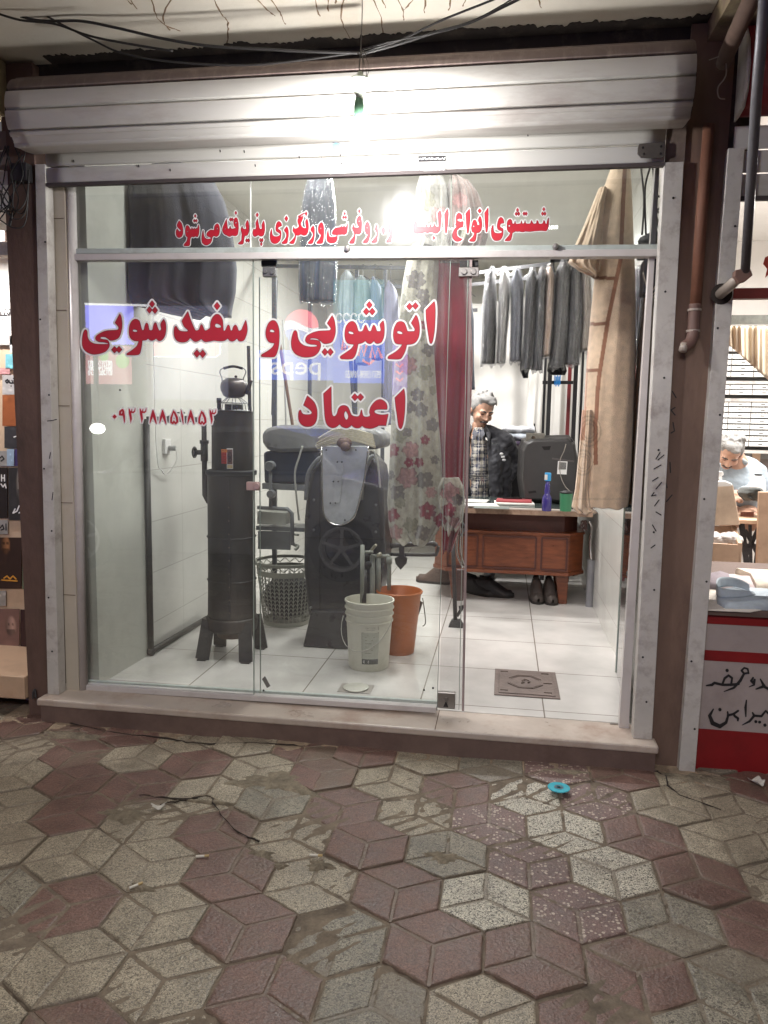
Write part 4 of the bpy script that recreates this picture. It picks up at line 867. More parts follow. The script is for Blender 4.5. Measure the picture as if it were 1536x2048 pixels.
build(MB().box(.846, .96, .024, .048, 2.60, 3.09), 'dark_filler', M('dark_brown', S(52, 46, 44), .95), label='added dark filler block beside the red shutter roll', cat='plaster')  # added block that closes the bright slit between pillar and roll
# ---------------------------------------------------------------- pillars
pil = M('rusty_pillar', S(98, 76, 68), .85, nz=.25, ns=6, stain=S(56, 46, 42), sst=.7, sscale=3, bump=.4, bs=30, streak=(1, 1, .5))
pil2 = M('stained_pillar', S(112, 90, 78), .8, nz=.22, ns=5, stain=S(58, 42, 40), sst=.75, sscale=1.6, bump=.3, bs=30, streak=(1, 1, .35))
o = build(MB().hexa([(-2.308, -.004, 0), (-2.203, -.004, 0), (-2.203, .9, 0), (-2.308, .9, 0), (-2.335, -.004, 3.09), (-2.170, -.004, 3.09), (-2.170, .9, 3.09), (-2.335, .9, 3.09)]), 'pillar', pil, label='rusty brown pillar between the poster shop and the laundry', cat='pillar')
build(MB().tube([P(70, 1380, -.02), P(72, 1395, -.03), P(66, 1398, -.035), P(66, 1385, -.03), P(70, 1378, -.02)], .005, 8), 'ring_bolt', darkm, parent=o)
o = build(MB().hexa([(.686, .010, 0), (.803, .010, 0), (.868, .9, 0), (.786, .9, 0), (.680, .010, 3.09), (.852, .010, 3.09), (.868, .9, 3.09), (.786, .9, 3.09)]), 'pillar', pil2, label='stained brown pillar with a drain pipe right of the doorway', cat='pillar')
lines(o, [[(1345, 783), (1352, 795)], [(1350, 815), (1342, 820), (1350, 830)], [(1346, 845), (1349, 862), (1342, 866)], [(1340, 925), (1341, 945)], [(1344, 990), (1333, 1003)], [(1330, 960), (1334, 975)]], 1.2, .008, ink, name='scribble')
rp = M('rust_pipe', S(120, 80, 62), .7, nz=.25, ns=10, stain=S(70, 44, 38), sst=.6, sscale=5)
o = thing('drain_pipe', 'rusty brown drain pipe with an elbow on the right pillar', 'pipe', P(1385, 700, -.02))
build(MB().tube([P(1418, 250, -.02), P(1404, 420, -.02), P(1391, 610, -.02)], .023, 14), 'pipe', rp, parent=o, smooth=True)
build(MB().tube(arc([P(1390, 608, -.025), P(1388, 640, -.025), P(1386, 668, -.03), P(1380, 685, -.04), P(1368, 694, -.05)], 5), .024, 14), 'elbow', M('pipe_brown', S(112, 86, 78), .6, nz=.2), parent=o, smooth=True)
build(MB().tube([P(1369, 688, -.055), P(1365, 702, -.065)], .016, 12), 'spout', M('spout_pale', S(170, 158, 148), .5), parent=o, smooth=True)
g = MB()
for py in (620, 662): c = P(1389-(py-620)*.07, py, -.025); g.tube([c+np.array((0, 0, -.004)), c+np.array((0, 0, .004))], .0275, 14)
build_each(g, 'collar', M('spout_pale', S(170, 158, 148), .5), parent=o)
# bundle of wires at the left pillar top
wr = thing('wire_bundle', 'tangle of black wires hanging on the left pillar head', 'wires', P(25, 450, -.05))
g = MB(); rw = random.Random(4)
for k in range(9):
    x0 = rw.uniform(5, 60); q = [(x0, 300+rw.uniform(-10, 10)), (x0+rw.uniform(-25, 15), 350), (x0+rw.uniform(-20, 20), 400), (x0-rw.uniform(-10, 30), 440+rw.uniform(-20, 20)), (x0+rw.uniform(-30, 0), 470-rw.uniform(0, 60))]
    g.tube(arc([P(a, b, -.05-.02*rw.random()) for a, b in q], 6), .003, 6)
for k in range(3): g.tube(arc([P(0, 380+30*k, -.08), P(30, 420+18*k, -.09), P(52, 400+20*k, -.07), P(58, 340, -.05)], 7), .003, 6)
build(g, 'wire', cab, parent=wr)
build(MB().box(*sorted((P(20, 330, -.06)[0], P(52, 330, -.06)[0])), -.06, -.01, 2.56, 2.64), 'junction_box', darkm, parent=wr, bevel=.004)
# ================================================================ inside the laundry
def proj(q):
    v = np.array(q)-CAM; z = v@fw; return 768+F*(v@RT)/z, 1024-F*(v@UP)/z
def fabric(name, col, sheen=.2, bump=.35, bs=220, nz=.15, rough=.9, ns=12): return M(name, col, rough, nz=nz, ns=ns, bump=bump, bs=bs, sheen=sheen, spec=.2)
film = plastic_film()
chrome = M('chrome', S(200, 198, 196), .12, metal=1, nz=.05)
hook_m = M('hanger_wire', S(120, 120, 122), .35, metal=.8, nz=.1)
# ceiling line the big pieces hang from
ln = thing('hanging_rail', 'grey rail under the shop ceiling behind the glass front', 'rail', (-.7, .92, 2.86))
build(MB().tube([(-2.02, .85, 2.93), (.70, .85, 2.93)], .012, 10), 'tube', M('rail_grey', S(120, 120, 120), .4, metal=.6), parent=ln)
g = MB()
def garment(name, label, cat, rows, Y, mat, thick=.06, nf=4, fa=.02, seed=0, hang=2.93, plastic=False, group=None, colfn=None, ragged=0, nu=44, nv=60, hookx=None, lean=0, part='fabric', parent=None, bagpad=1.2):
    top = rows[0]; cx_ = (top[1]+top[2])/2; tp = P(cx_, top[0], Y)
    o = parent or thing(name, label, cat, (tp[0], Y, P(0, rows[-1][0], Y)[2]), group)
    b = build(cloth(rows, Y, thick, nf, fa, seed, nu, nv, ragged, lean=lean), part, mat, parent=o, smooth=True, colfn=colfn)
    if hang:
        x = tp[0]; z = tp[2]; hz = hang
        h = MB().tube(arc([(x-.06, Y, z-.02), (x, Y, z+.015), (x+.06, Y, z-.02)], 5), .0022, 5)
        h.tube([(x, Y, z+.01), (x, Y, hz-.02)], .0022, 5).tube(arc([(x, Y, hz-.02), (x+.012, Y, hz), (x, Y, hz+.014), (x-.012, Y, hz+.004)], 4), .0022, 5)
        build(h, 'hanger', hook_m, parent=o)
    if plastic:
        r2 = [(r[0]-(6 if i == 0 else 0)+(bagpad*2 if i == len(rows)-1 else 0), r[1]-bagpad, r[2]+bagpad) for i, r in enumerate(rows)]
        build(cloth(r2, Y, thick*1.2+.012, nf+1, fa*1.2, seed+7, nu, nv, 3), 'plastic_cover', film, parent=o, smooth=True)
    return o
HG = 'garments hanging just behind the glass front'
garment('coat', 'large dark navy coat hanging behind the left glass pane', 'coat', [(338, 305, 405), (352, 268, 425), (370, 257, 432), (400, 254, 448), (440, 256, 460), (462, 252, 464), (500, 256, 470), (540, 250, 474), (585, 246, 472), (606, 262, 468), (622, 330, 464), (633, 392, 461)], .62, fabric('navy_wool', S(48, 48, 56), .3), .12, 3, .016, 4, group=HG, hang=2.93, ragged=4)
garment('trousers', 'slate blue trousers in plastic hanging behind the middle pane', 'trousers', [(340, 630, 656), (356, 622, 664), (380, 612, 667), (410, 606, 670), (460, 604, 672), (520, 600, 674), (560, 599, 673), (603, 602, 670)], .75, fabric('slate_cloth', S(66, 74, 92), .2), .07, 2, .018, 9, group=HG, plastic=True)
# ---- floral blanket
rf = random.Random(12); MOT = []
for (x, y, r, c) in [(832, 560, 20, 'd'), (846, 590, 14, 'd'), (850, 612, 14, 'd'), (812, 640, 18, 'g'), (835, 670, 15, 'g'), (858, 700, 14, 'd'), (815, 730, 20, 'p'), (850, 745, 16, 'g'), (835, 790, 14, 'd'), (820, 815, 12, 'd'), (842, 820, 15, 'd'), (865, 850, 14, 'd'), (800, 870, 16, 'g'), (815, 865, 10, 'd'), (822, 900, 18, 'p'), (850, 880, 10, 'b'), (818, 925, 10, 'b'), (838, 925, 10, 'b'), (815, 955, 22, 'p'), (850, 960, 18, 'd'), (795, 985, 16, 'd'), (785, 1030, 14, 'b'), (822, 1050, 16, 'g'), (855, 1022, 18, 'b'), (862, 985, 12, 'p'), (845, 1066, 16, 'd'), (790, 1065, 16, 'p'), (800, 1005, 12, 'g'), (780, 950, 10, 'd'), (900, 985, 20, 'p'), (898, 1020, 15, 'b'), (880, 1040, 14, 'b'), (915, 1000, 12, 'd'), (910, 1045, 12, 'p'), (800, 600, 14, 'g'), (845, 650, 10, 'b'), (800, 690, 12, 'd'), (790, 780, 14, 'g'), (785, 830, 12, 'd'), (785, 900, 14, 'b'), (868, 780, 10, 'g'), (870, 920, 9, 'd'),
                     (850, 400, 22, 'g'), (880, 430, 18, 'p'), (860, 460, 16, 'd'), (920, 400, 16, 'p'), (945, 430, 18, 'd'), (925, 460, 18, 'g'), (950, 470, 14, 'p'), (905, 480, 12, 'd')]:
    MOT.append((x, y, r, c, rf.uniform(0, 6), rf.choice([5, 5, 6, 4])))
CC = {'d': np.array(S(118, 110, 106)[:3]), 'g': np.array(S(142, 138, 122)[:3]), 'p': np.array(S(166, 128, 126)[:3]), 'b': np.array(S(134, 56, 70)[:3])}
def floral(bgc=S(172, 166, 152)):
    bgc = np.array(bgc[:3])
    def f(i, q):
        x, y = proj(q); c = bgc*(1+.10*math.sin(x*.3)*math.sin(y*.23))
        for (mx, my, r, k, ph, n) in MOT:
            dx, dy = x-mx, y-my; d = math.hypot(dx, dy)
            if d > r*1.2: continue
            a = math.atan2(dy, dx); e = r*(.72+.3*abs(math.cos(n*.5*(a+ph)))+.06*math.sin(11*a))
            if d < e:
                t = d/e; cc = CC[k]; sh = 1+.25*math.sin(t*9+a*n)*(.6 if k == 'p' else .3); c = cc*sh
                if t > .9: c = c*.7
                if t < .16 and k in 'bd': c = bgc*.9
        # little stems
        if abs(math.sin(x*.11+y*.05+1)) < .02 and (int(y/37) % 2 == 0): c = CC['g']*.7
        return (*c, 1)
    return f
mc = MC('printed_plush', .9, .5, 260, .5, nz=.14, ns=60)
bk = thing('blanket', 'burgundy plush blanket with floral print hanging behind the middle pane', 'blanket', (P(870, 1080, .95)[0], .95, P(870, 1085, .95)[2]), HG)
build(cloth([(490, 826, 880), (520, 814, 878), (560, 806, 876), (620, 799, 872), (700, 791, 868), (800, 784, 874), (900, 780, 882), (1000, 775, 888), (1050, 778, 884), (1072, 782, 872), (1086, 800, 862)], .92, .07, 2, .022, 3, 90, 300, 3), 'floral_side', mc, parent=bk, smooth=True, colfn=floral())
build(cloth([(490, 872, 916), (520, 868, 930), (560, 866, 935), (640, 866, 942), (720, 862, 946), (800, 866, 943), (880, 870, 938), (940, 876, 934), (1000, 880, 930), (1060, 884, 920), (1100, 886, 905)], .98, .08, 1.3, .022, 8, 60, 120, 5), 'red_side', M('burgundy_plush', S(122, 28, 44), .85, nz=.14, ns=18, bump=.6, bs=240, sheen=.6, spec=.2), parent=bk, smooth=True)
build(cloth([(955, 884, 918), (975, 876, 928), (1010, 878, 930), (1040, 882, 926), (1062, 888, 912)], .90, .05, 2, .02, 5, 40, 70, 5), 'folded_corner', mc, parent=bk, smooth=True, colfn=floral())
def topcol(c): return floral(c)
build(cloth([(352, 852, 880), (362, 840, 890), (385, 834, 896), (430, 832, 898), (470, 836, 900), (505, 832, 905)], .90, .16, 2, .03, 6, 60, 80), 'folded_top', mc, parent=bk, smooth=True, colfn=floral(S(150, 146, 140)))
build(cloth([(364, 900, 922), (374, 896, 944), (395, 892, 960), (430, 890, 972), (470, 888, 977), (500, 880, 968), (530, 880, 935)], .96, .16, 3, .035, 2, 60, 80), 'folded_top', mc, parent=bk, smooth=True, colfn=floral(S(132, 116, 112)))
h = MB()
for px in (866, 925): q = P(px, 350, .93); h.tube([(q[0], .90, q[2]-.01), (q[0]*1.0, .86, 2.93)], .003, 6)
build(h, 'cord', M('cord_white', S(200, 198, 190), .8), parent=bk)
# ---- tan blanket
TB = np.array(S(216, 190, 162)[:3]); TD = np.array(S(142, 100, 78)[:3])
def tan(i, q):
    x, y = proj(q); c = TB*(1+.06*math.sin(x*1.7)*math.sin(y*.9))
    sx = np.interp(y, [330, 520, 640, 760, 850, 1030], [1250, 1241, 1216, 1197, 1191, 1192])
    if abs(x-sx) < 4.2 and y < 930: c = TD*1.15
    s2 = np.interp(y, [560, 700, 900, 1000], [1178, 1171, 1163, 1160])
    if x < s2+6 and y > 545 and y < 880: c = np.array(S(186, 138, 110)[:3])
    for yy in (556, 648, 741):
        if abs(y-yy) < 3.5 and s2 < x < sx: c = TD
    for (cx_, cy_, r) in ((1178, 862, 27), (1166, 925, 22)):
        d = math.hypot((x-cx_)*1.15, (y-cy_)*.9)
        if abs(d-r) < 1.6 or abs(d-r*.72) < 1.4 or abs(d-r*.5) < 1.2: c = c*.72
    if y > 995 and abs(y-998) < 1.5: c = c*.8
    return (*np.minimum(c, 1), 1)
mt = MC('tan_plush', .9, .55, 260, .5, nz=.12, ns=30)
tb = thing('blanket', 'tan plush blanket with brown stripes hanging inside the doorway', 'blanket', (P(1215, 1018, .62)[0], .62, P(1215, 1020, .62)[2]), HG)
build(cloth([(334, 1222, 1260), (380, 1206, 1263), (430, 1194, 1265), (480, 1186, 1267), (545, 1190, 1270), (620, 1182, 1272), (740, 1172, 1269), (850, 1166, 1266), (950, 1157, 1262), (1000, 1152, 1258), (1014, 1150, 1256)], .62, .085, 1.1, .007, 21, 90, 300, 2), 'plush', mt, parent=tb, smooth=True, colfn=tan)
build(cloth([(380, 1196, 1214), (410, 1184, 1210), (450, 1168, 1208), (500, 1146, 1206), (528, 1136, 1204), (540, 1150, 1200), (552, 1185, 1196)], .59, .06, 2, .010, 5, 50, 60, 3), 'folded_flap', mt, parent=tb, smooth=True, colfn=tan)
build(cloth([(820, 1164, 1184), (900, 1158, 1182), (980, 1150, 1180), (1015, 1143, 1186), (1026, 1150, 1200)], .56, .04, 1.6, .012, 6, 40, 80, 2), 'folded_edge', mt, parent=tb, smooth=True, colfn=tan)
build(cloth([(540, 1258, 1271), (700, 1256, 1272), (850, 1252, 1268), (1008, 1246, 1260)], .70, .03, 1, .01, 3, 20, 50), 'back_layer', M('ochre_plush', S(158, 112, 72), .9, nz=.12, bump=.5, bs=200, sheen=.4), parent=tb, smooth=True)
h = MB()
for px in (1228, 1252): q = P(px, 330, .62); h.tube([(q[0], .62, q[2]-.01), (q[0], .85, 2.93)], .003, 6)
build(h, 'cord', M('cord_white', S(200, 198, 190), .8), parent=tb)

# ---- rack with bagged suits
blk = M('black_steel', S(34, 34, 36), .45, nz=.15, ns=20)
rk = thing('clothes_rack', 'tall black steel clothes rack along the back right of the laundry', 'clothes rack', (P(1085, 900, 3.5)[0], 3.4, .13))
def BR(pa, ya, pb, yb, w=.028): return MB().bar(P(*pa, ya), P(*pb, yb), w)
for a, ya, b, yb in [((905, 552), 3.3, (1105, 527), 2.9), ((905, 574), 3.4, (1148, 546), 3.3), ((1100, 521), 2.9, (1150, 520), 2.9), ((1105, 545), 2.9, (1105, 521), 2.9), ((1085, 765), 3.5, (1150, 765), 3.5), ((915, 623), 3.5, (955, 620), 3.5)]: build(BR(a, ya, b, yb), 'crossbar', blk, parent=rk)
def postz(px, py, Y, w=.028, m=blk, nm='post', top=None):
    q = P(px, py, Y); t = P(px, top, Y)[2] if top else 2.72
    return build(MB().bar((q[0], Y, .13), (q[0], Y, t), w, w, (0, 1, 0)), nm, m, parent=rk)
postz(1086, 850, 3.55, .022); postz(1096, 850, 3.45, .034); postz(1147, 850, 3.4, .034); postz(1135, 850, 3.6, .03, M('red_steel', S(120, 44, 46), .5, nz=.15)); postz(1160, 850, 3.7, .02)
BG = 'suits in plastic covers on the back rack'
SU = [('charcoal suit in clear plastic, first from the left on the back rack', S(66, 66, 68), [(546, 982, 988), (556, 972, 990), (600, 967, 992), (660, 964, 993), (727, 962, 990)]),
      ('pale grey coat in shiny plastic, second from the left on the back rack', S(206, 204, 198), [(546, 1004, 1014), (560, 1000, 1020), (620, 997, 1018), (690, 995, 1012), (726, 993, 1010)]),
      ('blue grey suit in plastic hanging third from the left on the rack', S(116, 120, 132), [(546, 1028, 1040), (565, 1023, 1046), (640, 1022, 1046), (722, 1020, 1042)]),
      ('black suit in glossy plastic hanging fourth from the left on the rack', S(44, 44, 46), [(548, 1060, 1070), (565, 1053, 1074), (660, 1048, 1068), (738, 1043, 1062)]),
      ('dark suit squeezed in just left of the beige jacket on the rack', S(56, 56, 60), [(546, 1080, 1088), (570, 1074, 1092), (670, 1068, 1088), (740, 1064, 1084)]),
      ('beige jacket hanging between dark suits on the back rack', S(206, 178, 154), [(540, 1094, 1104), (556, 1092, 1109), (660, 1087, 1104), (712, 1083, 1100)]),
      ('wide dark grey suit in crinkled plastic right of the beige jacket', S(72, 70, 68), [(530, 1122, 1132), (545, 1112, 1140), (620, 1108, 1138), (690, 1103, 1132), (734, 1098, 1128)]),
      ('brown black suit in plastic at the right of the rack', S(58, 54, 52), [(534, 1144, 1155), (550, 1140, 1162), (640, 1137, 1164), (728, 1130, 1158)]),
      ('pale beige shirt in plastic nearest the tan blanket on the rack', S(178, 164, 148), [(540, 1163, 1172), (560, 1160, 1180), (640, 1163, 1182), (700, 1160, 1176)])]
for k, (lb, c, rows) in enumerate(SU):
    Y = 3.05-.02*k; zz = P(rows[0][1], 552-(rows[0][1]-915)*.132, Y)[2]
    garment('bagged_suit', lb, 'suit', rows, Y, fabric('suit_%d' % k, c, .1), .13, 1.4, .012, k*3+1, hang=zz, plastic=True, group=BG, nu=20, nv=44, bagpad=2)
for (lb, rows, c) in [('black trouser hem hanging under the fourth suit', [(722, 1040, 1054), (740, 1040, 1058), (756, 1046, 1056)], S(30, 30, 34)), ('black folded garment hanging below the wide grey suit', [(726, 1096, 1130), (742, 1094, 1134), (750, 1100, 1130)], S(30, 28, 34))]:
    garment('dark_garment', lb, 'garment', rows, 3.2, fabric('black_cloth', S(30, 30, 34)), .05, 2, .01, 3, hang=None, nu=16, nv=12)
pgb = thing('clothes_pegs', 'bunch of bright blue clothes pegs on the rack crossbar', 'pegs', P(1116, 775, 3.45))
for k in range(5):
    q = P(1110+k*2.6, 750+k % 2*3, 3.45); build(MB().bar(q, q-np.array((0, .0, .085)), .009, .014, (0, 1, 0)), 'peg', M('peg_blue', S(30, 120, 190), .4), parent=pgb)
garment('suit_jacket', 'dark navy jacket hanging beside the red blanket', 'jacket', [(588, 932, 938), (604, 924, 944), (640, 922, 948), (720, 922, 948), (779, 924, 950)], 2.6, fabric('navy2', S(50, 58, 74), .2), .10, 1.6, .014, 5, hang=P(935, 570, 2.6)[2], nu=20, nv=40)
# ---- rack in the middle with older clothes
rk = thing('clothes_rack', 'grey clothes rack seen through the middle pane behind the lettering', 'clothes rack', (P(700, 700, 2.7)[0], 2.7, .13))
gs = M('grey_steel', S(70, 72, 76), .5, nz=.15)
for a, b in [((545, 532), (905, 537)), ((760, 572), (905, 576)), ((700, 700), (712, 880))]: build(MB().bar(P(*a, 2.7), P(*b, 2.7), .026), 'crossbar', gs, parent=rk)
for px, y0 in ((549, 552), (620, 535), (712, 540), (768, 540)):
    q = P(px, 700, 2.72 if px != 549 else 1.6); build(MB().bar((q[0], q[1], .13), (q[0], q[1], P(px, y0, q[1])[2]), .028, .028, (0, 1, 0)), 'post', gs, parent=rk)
MG = 'clothes on the middle rack'
for k, (lb, rows, c) in enumerate([('pale grey shirt on the middle rack above the lettering', [(546, 694, 702), (558, 682, 712), (600, 678, 712), (660, 680, 710), (700, 684, 708)], S(126, 132, 134)),
      ('grey green shirt on the middle rack, second from the left', [(556, 722, 730), (566, 708, 742), (620, 706, 744), (690, 708, 742), (730, 712, 740)], S(106, 116, 116)),
      ('blue grey cardigan on the middle rack before the lilac dress', [(558, 748, 752), (574, 742, 762), (640, 742, 766), (720, 744, 764)], S(92, 100, 114)),
      ('long lilac grey dress on the middle rack beside the floral blanket', [(566, 779, 783), (582, 770, 794), (640, 766, 800), (690, 766, 800), (780, 768, 798), (850, 770, 796)], S(122, 122, 138))]):
    garment('hung_garment', lb, 'garment', rows, 2.62, fabric('mid_%d' % k, c, .1), .12, 2, .02, k+30, hang=P(700, 533, 2.62)[2], group=MG, nu=26, nv=40)
# leaning rods
for lb, a, b, Y, r, c in [('black iron rod leaning behind the kettle', (497, 692), (508, 1200), 1.15, .011, S(44, 42, 42)), ('long dark rod leaning beside the grey post', (545, 830), (553, 560), 1.7, .010, S(70, 66, 66)), ('brown wooden stick leaning behind the press', (585, 850), (560, 690), 1.7, .011, S(104, 78, 66)), ('thin white rod leaning beside the brown stick', (572, 850), (566, 640), 1.75, .006, S(170, 170, 168))]:
    build(MB().tube([P(*a, Y), P(*b, Y)], r, 8), 'rod', M(lb[:12], c, .6, nz=.15), label=lb, cat='rod', group='rods leaning behind the glass')
# ---- white sheets at the back
sheet = M('white_sheet', S(206, 203, 198), .85, nz=.04, ns=4)
def sheetmb(x0, x1, z0, z1, Y, n, a, seed, skew=0):
    rs_ = random.Random(seed); ph = [rs_.uniform(0, 6) for _ in range(4)]
    def fn(u, v):
        w = a*(.25+.75*v); return (x0+(x1-x0)*u+skew*v*(u-.5), Y+w*(math.sin(u*n*6.28+ph[0]+v*skew*4)+.5*math.sin(u*n*15+ph[1]+v*1.4)+.4*math.sin(u*n*4+v*5+ph[2])), z1+(z0-z1)*v-.10*math.sin(u*math.pi)*(1-v)**2)
    return MB().grid(fn, 120, 50)
build(sheetmb(-1.15, .30, .55, 2.75, 4.3, 3.2, .055, 3, .35), 'curtain', sheet, smooth=True, solid=.002, label='white sheet curtain draped behind the man', cat='curtain')
build(sheetmb(.22, .69, .5, 2.75, 4.15, 2.6, .05, 8, .1), 'curtain', sheet, smooth=True, solid=.002, label='white sheet curtain behind the black rack posts', cat='curtain')

# ---- desk
wood = M('desk_wood', S(112, 60, 35), .36, nz=.34, ns=9, stain=S(84, 38, 22), sst=.5, sscale=4, streak=(1, 1, 5), rn=.1, bump=.08, bs=60)
woodd = M('desk_dark', S(74, 36, 26), .5, nz=.2, ns=9)
dk = thing('desk', 'brown wooden office desk with panelled front and canted corners', 'desk', (P(1030, 1180, 2.45)[0], 2.8, .13))
DX0 = P(893, 1100, 2.45)[0]; DX1 = P(1138, 1100, 2.45)[0]; zb = P(1128, 1151, 2.45)[2]; zt_ = P(1100, 1068, 2.45)[2]; ztop = .875
XL2 = DX0-.10; XR2 = DX1+.115
fp = [(DX0, 2.45), (DX1, 2.45), (XR2, 2.58), (XR2, 3.15), (XL2, 3.15), (XL2, 2.58)]
build(MB().prism([(x, y, zb) for x, y in fp], (0, 0, zt_-zb)), 'front_panel', wood, parent=dk, bevel=.004)
build(MB().prism([(x*(.93 if x > 0 else .93), y+.07, zt_+.001) for x, y in fp], (0, 0, .845-zt_-.002)), 'apron', woodd, parent=dk)
for z, h, e in ((zb-.004, .026, .012), (zt_-.012, .02, .010)):
    build(MB().prism([(x+(e if x > 0 else -e)*(1 if i in (2, 3, 4, 5) else .4), y-e*(1 if i < 2 else .3), z) for i, (x, y) in enumerate(fp)], (0, 0, h)), 'moulding', wood, parent=dk, bevel=.003)
for a, b in ((893, 957), (963, 1074), (1080, 1136)):
    x0 = P(a, 1110, 2.45)[0]+.01; x1 = P(b, 1110, 2.45)[0]-.01; z0 = zb+.04; z1 = zt_-.03
    m_ = MB()
    for (p0, p1) in (((x0, z0), (x1, z0)), ((x1, z0), (x1, z1)), ((x1, z1), (x0, z1)), ((x0, z1), (x0, z0))): m_.bar((p0[0], 2.446, p0[1]), (p1[0], 2.446, p1[1]), .014, .014, (0, 1, 0))
    build(m_, 'panel_frame', woodd, parent=dk)
for (a, y) in ((1128, 2.56), (1128, 3.05), (905, 2.56), (905, 3.05)):
    x = P(a, 1180, 2.45)[0]+(0 if a > 1000 else .02); w = .062; v = .030
    build(MB().hexa([(x-v, y-v, .13), (x+v, y-v, .13), (x+v, y+v, .13), (x-v, y+v, .13), (x-w, y-w*.6, zb), (x+w*.6, y-w*.6, zb), (x+w*.6, y+w*.6, zb), (x-w, y+w*.6, zb)]), 'leg', wood, parent=dk, bevel=.004)
tpx0, tpx1 = P(884, 1020, 2.4)[0]-.05, .685
build(MB().prism([(tpx0+.06, 2.36, .846), (tpx1-.04, 2.36, .846), (tpx1, 2.42, .846), (tpx1, 3.20, .846), (tpx0, 3.20, .846), (tpx0, 2.42, .846)], (0, 0, .030)), 'desk_top', M('desk_top_worn', S(178, 168, 160), .4, nz=.1, ns=8, stain=S(96, 70, 56), sst=.6, sscale=7), parent=dk, bevel=.004)
build(MB().box(tpx0+.05, tpx1-.03, 2.352, 2.362, .830, .866), 'edge_strip', M('edge_worn', S(148, 122, 104), .6, nz=.3, ns=14, stain=S(90, 60, 44), sst=.7, sscale=9), parent=dk)
build(MB().box(tpx0+.08, tpx1-.02, 2.40, 3.16, .877, .881), 'glass_sheet', M('desk_glass', S(70, 78, 76), .05, nz=.1, spec=.8), parent=dk)
DZ = .882
def onDesk(px, py, z=DZ): return PZ(px, py, z)
q = onDesk(1078, 1012); TVY = q[1]+.20
tv = thing('television', 'large black tube television on the desk seen from behind', 'television', (P(1096, 950, TVY)[0], TVY+.2, DZ))
tvm = M('tv_plastic', S(52, 50, 50), .45, nz=.1, ns=10, bump=.1, bs=150)
tvo = [(1046, 1012), (1041, 960), (1043, 900), (1050, 884), (1064, 878), (1140, 876), (1152, 890), (1158, 930), (1156, 1010)]
def ins(o, k, dy=0, c=(1098, 945)): return [(c[0]+(x-c[0])*k, c[1]+(y-c[1])*k) for x, y in o]
tvh = [P(a, b, TVY) for a, b in tvo]; tvh = [(a[0], a[1], max(a[2], DZ)) for a in tvh]
tvf = [(a[0]*1.0+(a[0]-tvh[4][0])*.0, TVY+.42, a[2]) for a in tvh]
g = MB(); n_ = len(tvh); cxv = sum(a[0] for a in tvh)/n_; czv = sum(a[2] for a in tvh)/n_
rings = []
for t, k in ((0, .90), (.03, .97), (.08, 1.0), (.25, 1.02), (.34, 1.10), (.42, 1.10)): rings.append([(cxv+(a[0]-cxv)*k, TVY+t, max(DZ, czv+(a[2]-czv)*k)) for a in tvh])
for r in rings: g.v += [tuple(float(c) for c in a) for a in r]
for i in range(len(rings)-1):
    for j in range(n_): g.f.append((i*n_+j, i*n_+(j+1) % n_, (i+1)*n_+(j+1) % n_, (i+1)*n_+j))
g.f.append(tuple(range(n_))); g.f.append(tuple((len(rings)-1)*n_+j for j in range(n_))[::-1])
build(g, 'casing', tvm, parent=tv, bevel=.008)
build(MB().prism([P(a, b, TVY-.004) for a, b in [(1083, 893), (1102, 892), (1099, 900), (1088, 900)]], .01), 'handle_slot', black, parent=tv)
build(MB().prism([P(a, b, TVY-.004) for a, b in [(1056, 983), (1071, 981), (1073, 985), (1058, 987)]], .01), 'handle_slot', black, parent=tv)
build(MB().bar(P(1104, 917, TVY-.003), P(1148, 923, TVY-.003), .012, .006, (0, 1, 0)), 'ridge', M('tv_ridge', S(78, 74, 72), .5), parent=tv)
o_ = build(MB().prism([P(a, b, TVY-.004) for a, b in [(1116, 922), (1135, 923), (1133, 949), (1114, 948)]], -.001), 'label_sticker', white_v, parent=tv)
build(MB().prism([P(a, b, TVY-.006) for a, b in [(1118, 924), (1133, 925), (1132, 939), (1117, 939)]], -.0008), 'sticker_picture', M('stk_grey', S(110, 108, 106), .6, nz=.4, ns=120), parent=o_)
build(MB().tube(arc([P(1132, 888, TVY-.03), P(1128, 902, TVY-.03), P(1120, 922, TVY-.02), P(1121, 950, TVY-.03), P(1130, 972, TVY-.05), P(1143, 985, TVY-.08)], 6), .003, 6), 'cord', M('cord_grey', S(140, 134, 126), .6), parent=tv)
zt2 = P(1070, 887, TVY+.12)[2]
rd = thing('radio', 'small grey portable radio with aerial standing on the television', 'radio', (P(1070, 887, TVY+.12)[0], TVY+.12, zt2))
x0, x1 = P(1052, 880, TVY+.1)[0], P(1089, 880, TVY+.1)[0]
build(MB().box(x0, x1, TVY+.08, TVY+.15, zt2, zt2+.082), 'casing', M('radio_grey', S(110, 106, 98), .5, nz=.3, ns=40), parent=rd, bevel=.006)
build(MB().lathe([(0, TVY+.072), (.014, TVY+.072), (.016, TVY+.08)], (x0+.055, 0, zt2+.045), 16, axis='y'), 'dial', chrome, parent=rd)
build(MB().tube([P(1073, 870, TVY+.1), P(1069, 850, TVY+.1)], .003, 6).tube([P(1069, 852, TVY+.1), P(1068.6, 847, TVY+.1)], .006, 6), 'aerial', darkm, parent=rd)
q0 = P(1096, 886, TVY+.1); bd = build(MB().box(q0[0], q0[0]+.19, TVY+.06, TVY+.2, zt2+.002, zt2+.045), 'decoder_box', darkm, bevel=.008, label='flat black box lying on the television right of the radio', cat='box')
